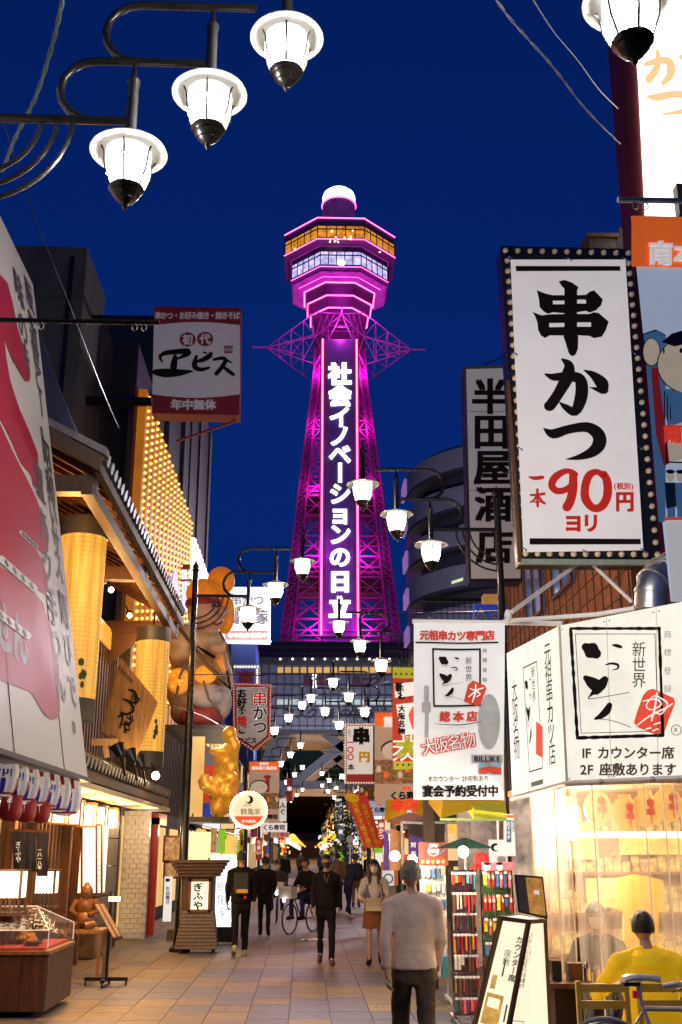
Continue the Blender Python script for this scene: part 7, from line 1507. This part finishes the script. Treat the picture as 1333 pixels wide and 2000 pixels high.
# projecting signs along the far street
sg = [(1, 52, 3.4, 'white'), (1, 62, 4.0, 'red'), (1, 74, 3.0, 'white'), (1, 86, 4.2, 'warm'), (-1, 50, 3.6, 'warm'), (-1, 60, 3.2, 'white'), (-1, 70, 4.4, 'red'), (-1, 84, 3.4, 'white'), (1, 98, 3.6, 'white'), (-1, 98, 4.0, 'warm')]
for i, (s_, y, z, c) in enumerate(sg):
    m = {'white': 'far_white', 'red': 'seal_red', 'warm': 'far_warm'}[c]; x = s_ * 3.4; t = thing('shop_sign', f'{c if c != "warm" else "amber"} vertical shop sign far down the {"right" if s_ > 0 else "left"} side, {names[[q for q in range(len(sg)) if sg[q][0] == s_].index(i)]} along', 'sign', (x, y, z - .8), 'far vertical shop signs')
    MB().box(x - .3, x + .3, y, y + .15, z - .9, z + .9).build('panel', m, t); MB().box(x - .34, x + .34, y + .02, y + .2, z - .95, z + .95).build('frame', 'metal_dark', t); f = quadmap((x - .3, y, z + .9), (x + .3, y, z + .9), (x + .3, y, z - .9), (x - .3, y, z - .9)); pr = Print(metric(f), .03); pr.text('ink', ['串かつ', '新世界', '酒処', 'うどん', 'ふぐ'][i % 5], .3, .3, .42, True, .04, 1, 1, 1.15); pr.done(t)
# sushi banners, small on the left posts
for i, (x0, y0, x1, y1, Y, m) in enumerate(((509, 1607, 561, 1625, 44, 'white_ink'), (529, 1625, 566, 1636, 50, 'cloth_cream'))):
    t, pr = panel('shop_nameboard', ('pale' if i == 0 else 'dusky') + ' sushi name board below the tower print banner', x0, y0, x1, y1, Y, m); pr.text('ink' if i == 0 else 'red_ink', 'くら寿司', (x0 + x1) / 2, (y0 + y1) / 2, 11 - 3 * i, False, .04, 1); pr.done(t)
# orange lanterns at the end of the street
em('far_orange', (1, .32, .03), 2.6, 0)
for k in range(2):
    o_ = MB()
    for i in range(7): f_ = i / 6; o_.ball(PY(*((572 + 24 * f_, 1636 + 17 * f_) if k == 0 else (650 - 33 * f_, 1634 + 20 * f_)), 150 + 90 * f_), (.5 - .3 * f_), 8, 6)
    tag(o_.build('street_lights', 'far_orange', kind='stuff'), 'row of orange lights at the far end of the street, ' + ('left' if k == 0 else 'right') + ' side', 'lights')
    w_ = MB()
    for i in range(9): f_ = i / 8; Y = 140 + 60 * f_; p = PY((562 + 24 * f_) if k == 0 else (662 - 34 * f_), 1640 + 16 * f_, Y); w_.box(p.x - .22, p.x + .22, Y, Y + .1, p.z - .4, p.z + .3)
    tag(w_.build('shop_signs', 'far_white', kind='stuff'), 'receding white shop signs at the far end of the street, ' + ('left' if k == 0 else 'right') + ' side', 'signs')
t = thing('far_block', 'dark tall block closing the far end of the street', 'building', (0, 300, 0)); p = PY(560, 1560, 300); q = PY(665, 1560, 300); MB().box(-60, 70, 300, 320, 0, 6).build('wall', 'hall_dark', t); MB().box(p.x, q.x, 299, 300, 0, PY(600, 1642, 300).z).build('wall', mat('dusk_wall', (.10, .05, .03), .8, em=(1, .28, .08), es=.02, var=.7, sc=.15), t)
# no entry round sign and tree on the right
t = thing('round_traffic_sign', 'grey round traffic sign on a thin post by the dark tree', 'traffic sign', PY(684, 1640, 45)); Y = 45; MB().prism([PY(684 + 7 * math.cos(a), 1639 + 7.5 * math.sin(a), Y) for a in [k * math.pi / 10 for k in range(20)]], (0, .03, 0)).build('disc', 'pale_grey_print', t); MB().box(PY(679, 1650, Y).x, PY(689, 1650, Y).x, Y, Y + .03, zat(1654, Y), zat(1649, Y)).build('plate', 'pale_grey_print', t); MB().tube([(PY(684, 1650, Y).x, Y + .05, 0), (PY(684, 1650, Y).x, Y + .05, zat(1632, Y))], .03, 6).build('post', 'steel', t)
t = thing('street_tree', 'small dark green street tree behind the red sloping flags', 'tree', (3.2, 50, 0)); tc_ = PY(676, 1630, 50); MB().tube([(tc_.x, 50, 0), (tc_.x + .05, 50, tc_.z - 1)], [.12, .07], 8).build('trunk', 'wood_dark', t); lf = MB()
for k in range(900):
    d = Vector((random.gauss(0, .55), random.gauss(0, .5), random.gauss(0, 1.1))); c_ = tc_ + d * .8; u = Vector((random.uniform(-1, 1), random.uniform(-1, 1), random.uniform(-1, 1))).normalized() * .09; v = u.cross(Vector((random.uniform(-1, 1), .3, 1))).normalized() * .07; lf.add([c_ - u, c_ - v, c_ + u, c_ + v], [[0, 1, 2, 3]])
lf.build('crown', mat('leaf', (.035, .07, .02), .7, var=.5, sc=2), t)
# ================================================================ PEOPLE
PI = math.pi
def skin_mesh(joints, edges, radii, root, sub=1):
    me = bpy.data.meshes.new('body'); me.from_pydata(joints, edges, []); o = bpy.data.objects.new('tmp', me); COL.objects.link(o)
    m = o.modifiers.new('s', 'SKIN'); m.use_smooth_shade = True; m.branch_smoothing = .4; sv = me.skin_vertices[0].data
    for i, r in enumerate(radii): sv[i].radius = r if isinstance(r, tuple) else (r, r); sv[i].use_root = (i == root)
    s_ = o.modifiers.new('u', 'SUBSURF'); s_.levels = sub
    bpy.context.view_layer.update(); ev = bpy.data.meshes.new_from_object(o.evaluated_get(bpy.context.evaluated_depsgraph_get())); bpy.data.objects.remove(o); bpy.data.meshes.remove(me); return ev
def put(me, name, m, root, smooth=True):
    me.materials.clear(); me.materials.append(M[m]); me.polygons.foreach_set('use_smooth', [True] * len(me.polygons)); o = bpy.data.objects.new(name, me); COL.objects.link(o); o.parent = root; return o
def person(label, loc, face, H=1.7, stride=.28, ph=1, top='cloth_black', legs='cloth_black', shoes='ink', hair='hair', long_hair=False, mask=False, skirt=None, arms='swing', lean=0, build=1.0, bare_legs=False, seated=False, bag=None, hood=False, sub=1):
    """face: 0 looks along +y (away), pi looks at the camera; local frame: x right, y forward"""
    t = thing('person', label, 'person', loc); t.rotation_euler = (0, 0, face); k = H / 1.72
    V = lambda x, y, z: Vector((x * k, y * k + max(0, z - .95) * k * lean, z * k)); b = build
    hz = .93 if not seated else .50
    a, c = stride * ph, -stride * ph
    if seated: J = {'hipL': V(-.1, 0, hz), 'kneeL': V(-.14, .42, .5), 'ankL': V(-.14, .40, .09), 'toeL': V(-.14, .56, .04), 'hipR': V(.1, 0, hz), 'kneeR': V(.14, .42, .5), 'ankR': V(.14, .42, .09), 'toeR': V(.14, .58, .04)}
    else:
        J = {}
        for s, nm, f in ((-1, 'L', a), (1, 'R', c)):
            lift = .10 if f < 0 else 0; J['hip' + nm] = V(s * .09, 0, hz); J['knee' + nm] = V(s * .095, f * .55 + (.05 if f < 0 else .02), .49); J['ank' + nm] = V(s * .09, f, .09 + lift * .7); J['toe' + nm] = V(s * .11, f + .15, .035 + (0 if f > 0 else 0))
            J['heel' + nm] = V(s * .09, f - .05, .04 + lift * .8)
    dz = hz - .93
    J.update(pel=V(0, 0, .96 + dz), waist=V(0, 0, 1.08 + dz), chest=V(0, .01, 1.28 + dz), nb=V(0, 0, 1.44 + dz), neck=V(0, .01, 1.50 + dz), head=V(0, .03, 1.60 + dz), shL=V(-.175 * b, 0, 1.40 + dz), shR=V(.175 * b, 0, 1.40 + dz))
    for s, nm, f in ((-1, 'L', c), (1, 'R', a)):
        if arms == 'swing': J['el' + nm] = V(s * .225 * b, f * .3 - .03, 1.13 + dz); J['wr' + nm] = V(s * .225 * b, f * .7 + .03, .89 + dz)
        elif arms == 'pocket': J['el' + nm] = V(s * .25 * b, -.06, 1.14 + dz); J['wr' + nm] = V(s * .20 * b, .06, .93 + dz)
        elif arms == 'forward': J['el' + nm] = V(s * .26 * b, .12, 1.14 + dz); J['wr' + nm] = V(s * .20 * b, .38, 1.10 + dz)
        elif arms == 'table': J['el' + nm] = V(s * .30 * b, .16, 1.12 + dz); J['wr' + nm] = V(s * .16 * b, .38, 1.16 + dz)
        elif arms == 'reach': J['el' + nm] = V(s * .25 * b, .1, 1.12 + dz) if s > 0 else V(-.30, .16, 1.16); J['wr' + nm] = V(.24 * b, .15, .92 + dz) if s > 0 else V(-.36, .34, 1.24)
    dirs = {nm: (J['wr' + nm] - J['el' + nm]).normalized() for nm in 'LR'}
    for nm in 'LR': J['palm' + nm] = J['wr' + nm] + dirs[nm] * .07 * k
    R0 = dict(pel=(.135 * b, .105 * b), waist=(.125 * b, .10 * b), chest=(.15 * b, .11 * b), nb=(.09, .08), neck=.058, head=.05, sh=.045, el=.042, wr=.03, palm=(.036, .02), hip=.092 * b, knee=.058, ank=.038, toe=.03, heel=.032)
    def grow(names, edges, root, fat=0, over={}):
        names = [n for n in names if n in J]; idx = {n: i for i, n in enumerate(names)}; rad = []
        for n in names:
            r = over.get(n, over.get(n[:-1], R0.get(n, R0.get(n[:-1], .05)))); rad.append(tuple((q + fat) * k for q in r) if isinstance(r, tuple) else (r + fat) * k)
        return skin_mesh([J[n] for n in names], [(idx[p], idx[q]) for p, q in edges if p in idx and q in idx], rad, idx[root], sub)
    E0 = [('pel', 'waist'), ('waist', 'chest'), ('chest', 'nb'), ('nb', 'neck'), ('neck', 'head'), ('nb', 'shL'), ('nb', 'shR'), ('shL', 'elL'), ('elL', 'wrL'), ('wrL', 'palmL'), ('shR', 'elR'), ('elR', 'wrR'), ('wrR', 'palmR'), ('pel', 'hipL'), ('pel', 'hipR'), ('hipL', 'kneeL'), ('kneeL', 'ankL'), ('ankL', 'toeL'), ('hipR', 'kneeR'), ('kneeR', 'ankR'), ('ankR', 'toeR'), ('ankL', 'heelL'), ('ankR', 'heelR')]
    alln = list(dict.fromkeys(n for e in E0 for n in e)); bm_ = grow(alln, E0, 'pel', -.008)
    # head and fingers join the same mesh
    hb = MB(); hc = J['head'] + Vector((0, .01, .045)) * k; r = .098 * k; n, mm_ = 20, 14; base = 0
    for i in range(mm_ + 1):
        th = math.pi * i / mm_; z = -math.cos(th); w = math.sin(th)
        for q in range(n):
            ph_ = 2 * math.pi * q / n; x, y = w * math.sin(ph_), w * math.cos(ph_); jaw = 1 - .28 * max(0, -z) ** 1.3; yy = y * (1.06 if y < 0 else 1.0)
            px, py, pz = x * .80 * jaw, yy * (jaw if y > 0 else 1 - .12 * max(0, -z)), z * 1.2
            if y > .8 and abs(x) < .25 and -.35 < z < .15: py += .17 * (1 - abs(x) * 4) * (1 if z < 0 else .4)
            if y > .75 and .02 < z < .2 and .18 < abs(x) < .55: py -= .06
            hb.v.append(tuple(hc + Vector((px, py, pz)) * r))
    for i in range(mm_):
        for q in range(n): hb.f.append([i * n + q, i * n + (q + 1) % n, (i + 1) * n + (q + 1) % n, (i + 1) * n + q])
    for s in (-1, 1): hb.ball(hc + Vector((s * .083 * k, -.005 * k, 0)), .024 * k, 8, 6, .4, .7, 1.2)
    for nm, s in (('L', -1), ('R', 1)):
        p, d = J['palm' + nm], dirs[nm]; side = Vector((0, 1, 0)) if abs(d.y) < .8 else Vector((0, 0, 1)); side = (side - d * side.dot(d)).normalized(); curl = Vector((-s, 0, 0)); curl = (curl - d * curl.dot(d)).normalized()
        for i, L in enumerate((.072, .082, .076, .06)):
            o_ = p + side * (.027 - .018 * i) * k + d * .015 * k; hb.tube([o_, o_ + (d * .5 + curl * .08) * L * k, o_ + (d * .85 + curl * .35) * L * k, o_ + (d * .95 + curl * .75) * L * k], [.0095 * k, .009 * k, .008 * k, .006 * k], 6)
        o_ = p + side * .03 * k - d * .03 * k; hb.tube([o_, o_ + (side * .5 + d * .5 + curl * .2) * .04 * k, o_ + (side * .6 + d + curl * .5) * .055 * k], [.012 * k, .0105 * k, .008 * k], 6)
    hm = bpy.data.meshes.new('h'); hm.from_pydata(hb.v, [], hb.f); bb2 = bmesh.new(); bb2.from_mesh(bm_); bb2.from_mesh(hm); bmesh.ops.recalc_face_normals(bb2, faces=bb2.faces); bb2.to_mesh(bm_); bb2.free(); put(bm_, 'body', 'skin', t)
    # clothing
    vx = .016 if sub > 1 else .028
    def loft(mb, rings):                                        # rings: (centre, rx, ry)
        n = 20; base = len(mb.v)
        for c0, rx, ry in rings: mb.v += [tuple(c0 + Vector((rx * k * math.cos(2 * PI * q / n), ry * k * math.sin(2 * PI * q / n), 0))) for q in range(n)]
        for i in range(len(rings) - 1):
            for q in range(n): mb.f.append([base + i * n + q, base + i * n + (q + 1) % n, base + (i + 1) * n + (q + 1) % n, base + (i + 1) * n + q])
        mb.f += [list(range(base + n - 1, base - 1, -1)), list(range(base + (len(rings) - 1) * n, base + len(rings) * n))]
    jk = MB(); P_, W_, C_, N_ = J['pel'], J['waist'], J['chest'], J['nb']
    loft(jk, [(P_ + Vector((0, 0, -.085)) * k, .184 * b, .138), (P_ + Vector((0, 0, -.02)) * k, .182 * b, .136), (W_, .165 * b, .12), (C_, .178 * b, .125), (C_.lerp(N_, .55), .18 * b, .11), (C_.lerp(N_, .85), .145 * b, .09), (N_ + Vector((0, 0, .01)) * k, .085, .075)])
    for nm in 'LR':
        sh, el, wr = J['sh' + nm], J['el' + nm], J['wr' + nm]
        jk.tube([sh.lerp(C_, .25) + Vector((0, 0, .03)) * k, sh, sh.lerp(el, .5), el, el.lerp(wr, .5), wr], [.065 * k, .068 * k, .058 * k, .053 * k, .047 * k, .038 * k], 12)
    for nm in 'LR': jk.ball(J['sh' + nm] + Vector((0, 0, -.02)) * k, .078 * k, 12, 8); jk.tube([N_.lerp(J['sh' + nm], .1) + Vector((0, 0, .0)) * k, J['sh' + nm] + Vector((0, 0, -.012)) * k], [.085 * k, .072 * k], 12)
    jo = jk.build('jacket', top, t, True); jo.matrix_parent_inverse = Matrix.Identity(4); fuse(jo, vx, 3, .007)
    cl_ = MB(); cl_.tube([J['nb'] + Vector((0, 0, -.02)) * k, J['nb'] + Vector((0, 0, .045)) * k], [.088 * k, .068 * k], 14); cl_.build('collar', top, None, True).parent = t
    if not bare_legs:
        tr_ = MB(); loft(tr_, [(P_ + Vector((0, 0, -.20)) * k, .155 * b, .108), (P_ + Vector((0, 0, -.08)) * k, .154 * b, .108), (P_ + Vector((0, 0, .03)) * k, .14 * b, .095)])
        for nm in 'LR': h_, kn, an = J['hip' + nm], J['knee' + nm], J['ank' + nm]; tr_.tube([h_ + Vector((0, 0, .02)), h_.lerp(kn, .5), kn, kn.lerp(an, .5), an + Vector((0, 0, -.02))], [.092 * k * b, .08 * k * b, .062 * k * b ** 2, .058 * k * b ** 2, .05 * k * b ** 2], 12)
        to = tr_.build('trousers', legs, t, True); to.matrix_parent_inverse = Matrix.Identity(4); fuse(to, vx, 3, .009)
    if skirt:
        sk_ = MB(); c0 = J['pel']; sk_.lathe((c0.x, c0.y, 0), [(.17 * k, c0.z + .10 * k), (.19 * k, c0.z - .05 * k), (.205 * k, c0.z - .20 * k), (.22 * k, c0.z - .36 * k)], 20, True, 1, .8); sk_.build('skirt', skirt, None, True).parent = t
    for nm in 'LR':
        s_ = MB(); an, to = J['ank' + nm], J['toe' + nm]; h_ = J.get('heel' + nm, an + Vector((0, -.05, -.05)) * k); d = (to - h_); d.z = 0; d.normalize()
        s_.tube([h_ - d * .02 * k + Vector((0, 0, .01)), h_ + d * .05 * k + Vector((0, 0, .02)) * k, to - d * .03 * k + Vector((0, 0, .012)), to + d * .04 * k], [.038 * k, .046 * k, .045 * k, .024 * k], 10).tube([an + Vector((0, 0, .03)), h_ + d * .03 * k + Vector((0, 0, .02))], [.044 * k, .044 * k], 10); s_.build('shoe', shoes, None, True).parent = t
    # hair
    hr = MB(); n = 22; rows = 10
    for i in range(rows + 1):
        th = math.pi * .60 * i / rows
        for q in range(n):
            ph_ = 2 * math.pi * q / n; x, y, z = math.sin(th) * math.sin(ph_), math.sin(th) * math.cos(ph_), math.cos(th)
            lim = 1.0; zz = z * 1.27
            if y > .25 and z < .50: zz = .5 + random.uniform(0, .16); y *= 1.0                       # stop at the hairline
            jit = 1 + random.uniform(-.045, .06) * (1 if i else 0)
            hr.v.append(tuple(hc + Vector((x * .90, y * 1.12 if y < 0 else y * 1.05, zz)) * r * jit * 1.03))
    for i in range(rows):
        for q in range(n): hr.f.append([i * n + q, i * n + (q + 1) % n, (i + 1) * n + (q + 1) % n, (i + 1) * n + q])
    hr.f.append(list(range(n - 1, -1, -1)))
    if long_hair:
        for s in (-1, 1): hr.tube([hc + Vector((s * .07, .0, .04)) * k, hc + Vector((s * .085, .015, -.06)) * k, hc + Vector((s * .085, .05, -.2)) * k, hc + Vector((s * .08, .07, -.3)) * k], [.035 * k, .042 * k, .036 * k, .018 * k], 10)
        hr.tube([hc + Vector((0, -.06, .02)) * k, hc + Vector((0, -.09, -.15)) * k, hc + Vector((0, -.09, -.28)) * k], [.07 * k, .075 * k, .05 * k], 12)
    if loc[1] < 30:                                              # tufts of hair that break the outline
        rg = random.Random(5)
        for _ in range(1500 if sub > 1 else 500):
            th, ph_ = math.acos(1 - rg.random() * 1.25), rg.uniform(0, 2 * PI); x, y, z = math.sin(th) * math.sin(ph_), math.sin(th) * math.cos(ph_), math.cos(th)
            if y > .3 and z < .45: continue
            p0 = hc + Vector((x * .92, y * 1.13, z * 1.29)) * r * 1.0; nn_ = Vector((x, y, z)); dn = (Vector((rg.uniform(-.5, .5), rg.uniform(-.5, .5), -1)) - nn_ * -z * 1).normalized(); dn = (dn - nn_ * dn.dot(nn_)).normalized(); sd_ = nn_.cross(dn) * (.0025 if sub > 1 else .006)
            hr.add([p0 - sd_, p0 + sd_, p0 + dn * rg.uniform(.015, .035) + nn_ * rg.uniform(.003, .012)], [[0, 1, 2]])
    hr.build('hair', hair, None, True).parent = t
    ey = MB()
    for s in (-1, 1): ey.ball(hc + Vector((s * .034, .083, .012)) * k, .011 * k, 8, 6, 1.3, .5, .7); ey.tube([hc + Vector((s * .018, .094, .036)) * k, hc + Vector((s * .05, .082, .036)) * k], .005 * k, 5)
    ey.build('eyes', 'ink', None, True).parent = t
    if mask:
        ms = MB(); ms.add([hc + Vector(p) * k for p in [(-.062, .062, -.005), (0, .118, .0), (.062, .062, -.005), (-.066, .06, -.05), (0, .125, -.045), (.066, .06, -.05), (-.05, .05, -.095), (0, .102, -.105), (.05, .05, -.095)]], [[0, 1, 4, 3], [1, 2, 5, 4], [3, 4, 7, 6], [4, 5, 8, 7]]).tube([hc + Vector((-.062, .062, -.01)) * k, hc + Vector((-.084, 0, .01)) * k], .003, 4).tube([hc + Vector((.062, .062, -.01)) * k, hc + Vector((.084, 0, .01)) * k], .003, 4); ms.build('mask', mask, None, True).parent = t
    else: MB().tube([hc + Vector((-.025, .088, -.065)) * k, hc + Vector((0, .094, -.067)) * k, hc + Vector((.025, .088, -.065)) * k], .006 * k, 6).build('mouth', mat('lips', (.3, .1, .08), .5), None, True).parent = t
    if hood: MB().lathe(J['nb'] + Vector((0, -.06, -.05)) * k, [(.10 * k, -.06 * k), (.15 * k, -.02 * k), (.15 * k, .05 * k), (.11 * k, .09 * k), (.08 * k, .07 * k)], 18, True, 1, .85).build('hood', top, None, True).parent = t
    return t, J, k
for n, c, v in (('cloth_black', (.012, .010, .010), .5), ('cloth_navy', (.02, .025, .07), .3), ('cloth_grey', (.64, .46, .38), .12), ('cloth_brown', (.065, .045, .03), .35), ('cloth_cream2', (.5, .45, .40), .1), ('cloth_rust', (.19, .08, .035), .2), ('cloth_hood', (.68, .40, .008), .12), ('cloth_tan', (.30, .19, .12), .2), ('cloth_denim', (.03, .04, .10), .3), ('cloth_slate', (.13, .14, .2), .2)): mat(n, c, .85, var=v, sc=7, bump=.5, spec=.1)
mat('cloth_hood2', (.68, .40, .008), .85, em=(1, .62, .01), es=.3, var=.12, sc=7, bump=.4)  # hooded top is given a slight glow to look brighter
mat('shoe_light', (.4, .38, .2), .6); mat('mask_white', (.7, .68, .66), .7); mat('mask_black', (.02, .02, .02), .7); mat('bag_yellow', (.6, .38, .01), .5); mat('bag_beige', (.5, .42, .25), .5)
gY = lambda x, y: (PZ(x, y, 0).x, PZ(x, y, 0).y, 0)
t, J, k = person('elderly man in grey jacket and brown trousers walking away, seen from behind', (.93, 9.6, 0), .05, 1.67, .24, 1, 'cloth_grey', 'cloth_brown', 'ink', 'hair_grey', build=1.12, arms='swing', sub=2)
t, J, k = person('man all in black with a black mask walking towards the camera', gY(637, 1884), PI, 1.68, .17, 1, 'cloth_black', 'cloth_black', 'wood_dark', mask='mask_black', arms='swing', build=1.0)
MB().tube([J['nb'] + Vector((-.04, .10, .0)), J['chest'] + Vector((0, .15, .02)), J['nb'] + Vector((.04, .10, .0))], .004, 5).build('necklace', 'steel', None).parent = t
t, J, k = person('woman with long black hair, white mask, short brown skirt and a white bag', gY(733, 1884), PI - .1, 1.60, .14, -1, 'cloth_cream2', 'cloth_black', 'ink', long_hair=True, mask='mask_white', skirt='cloth_rust', bare_legs=True, arms='forward')
MB().box(-.14, .14, .20, .27, .84, 1.04).tube([(-.13, .22, 1.04), (-.1, .12, 1.3), (-.06, .05, 1.4)], .006, 5).build('handbag', 'bag_beige', None).parent = t
MB().lathe((0, -.03, 0), [(.20, .95), (.24, 1.05), (.22, 1.25)], 16, False, 1.1, .6).build('shawl', 'cloth_slate', None, True).parent = t
t, J, k = person('man in black with a yellow pouched backpack walking away on the left', gY(468, 1868), .08, 1.74, .2, -1, 'cloth_black', 'cloth_black', 'shoe_light', arms='swing', build=1.04)
MB().cbox((0, -.20, 1.22), .27, .13, .38).build('backpack', mat('bag_black', (.02, .02, .022), .6, bump=.3, sc=10), None, bevel=.03).parent = t; MB().cbox((.01, -.275, 1.10), .2, .04, .06).build('pouch', 'bag_yellow', None).parent = t; MB().ball((.07, -.29, .99), .03, 8, 6).build('charm', 'plush', None, True).parent = t
person('person in dark coat and trousers walking away just beyond the backpack man', gY(516, 1828), .0, 1.62, .17, 1, 'cloth_black', 'cloth_black', 'ink', arms='pocket')
t, J, k = person('person in navy clothes leaning over towards the stall on the right', gY(680, 1795), -PI / 2 + .5, 1.66, .1, 1, 'cloth_denim', 'cloth_navy', 'mask_white', arms='forward', lean=.35)
person('person in tan jacket standing behind the navy dressed one', gY(660, 1780), .3, 1.68, .06, 1, 'cloth_tan', 'cloth_brown', 'ink', arms='pocket')
person('dark dressed passer-by by the stall, seen between the navy and the pale dressed', gY(696, 1772), PI, 1.60, .1, 1, 'cloth_brown', 'cloth_tan', 'ink', arms='pocket')
for i, (x, y, f, a_, c_, l) in enumerate(((722, 1745, PI, 'cloth_black', 'cloth_black', 'far dark figure right of the woman'), (650, 1740, .1, 'cloth_slate', 'cloth_black', 'far figure in slate grey near the street centre'), (556, 1748, PI, 'cloth_black', 'cloth_navy', 'far dark figure near the left shops'), (628, 1722, .0, 'cloth_navy', 'cloth_black', 'very far dark walker at the street centre'), (587, 1722, PI, 'cloth_brown', 'cloth_black', 'very far brown walker left of the street centre'))): person(l, gY(x, y), f, 1.66, .15, 1, a_, c_, 'ink', sub=1)
# cyclist and scooter rider: bicycles with riders
def bike(label, base, face, m, big=1.0):
    t = thing('bicycle', label, 'bicycle', base); t.rotation_euler = (0, 0, face); r_ = .32
    for y in (-.5, .52):
        w = MB().tube([(0, y + r_ * math.cos(a), r_ + r_ * math.sin(a)) for a in [q * PI / 12 for q in range(25)]], .02, 6).build('wheel', 'rubber', None, True); w.parent = t; sp = MB()
        for q in range(12): sp.beam((0, y, r_), (0, y + r_ * math.cos(q * PI / 6), r_ + r_ * math.sin(q * PI / 6)), .004)
        s_ = sp.build('spokes', 'chrome', None); s_.parent = w
    MB().tube([(0, -.5, r_), (0, 0, .28), (0, -.15, .75), (0, -.5, r_)], .014, 6).tube([(0, 0, .28), (0, .38, .8), (0, .52, r_)], .018, 6).tube([(0, .38, .8), (0, .34, 1.0), (-.25, .22, 1.02)], .013, 6).tube([(0, .34, 1.0), (.25, .22, 1.02)], .013, 6).build('frame', m, None, True).parent = t
    MB().ball((0, -.18, .8), .1, 10, 6, .8, 1.3, .35).build('saddle', 'rubber', None, True).parent = t
    MB().cbox((0, .62, .88), .34, .25, .24).build('basket', 'bag_white' if mat('bag_white', (.6, .57, .55), .6) else 0, None).parent = t
    MB().ball((0, .78, .72), .035, 8, 6).build('headlamp', em('headlamp', (1, .97, .92), 20, 0), None, True).parent = t
    return t
p = gY(541, 1800); bike('bicycle with a white basket coming towards the camera on the left', p, PI, 'black_paint'); person('masked cyclist in dark coat riding the bicycle with the white basket', (p[0], p[1] + .15, .28), PI, 1.6, 0, 1, 'cloth_brown', 'cloth_denim', 'ink', mask='mask_white', arms='forward', seated=True)
p = gY(590, 1822); bike('dark bicycle with a lit headlamp ridden past the man in black', p, PI - .55, 'black_paint'); person('cyclist in black riding the dark bicycle beside the man in black', (p[0] + .1, p[1] + .15, .28), PI - .55, 1.72, 0, 1, 'cloth_black', 'cloth_navy', 'ink', arms='forward', seated=True, lean=.15)
# diners
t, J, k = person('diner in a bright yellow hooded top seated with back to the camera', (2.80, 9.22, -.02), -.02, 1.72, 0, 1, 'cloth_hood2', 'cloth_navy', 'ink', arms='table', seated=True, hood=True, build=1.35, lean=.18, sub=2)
t, J, k = person('diner in dark top with a pale mask seated across the table behind the vinyl curtain', (2.75, 10.55, -.02), PI - .3, 1.74, 0, 1, 'cloth_black', 'cloth_black', 'ink', mask='mask_white', arms='table', seated=True, lean=.1)
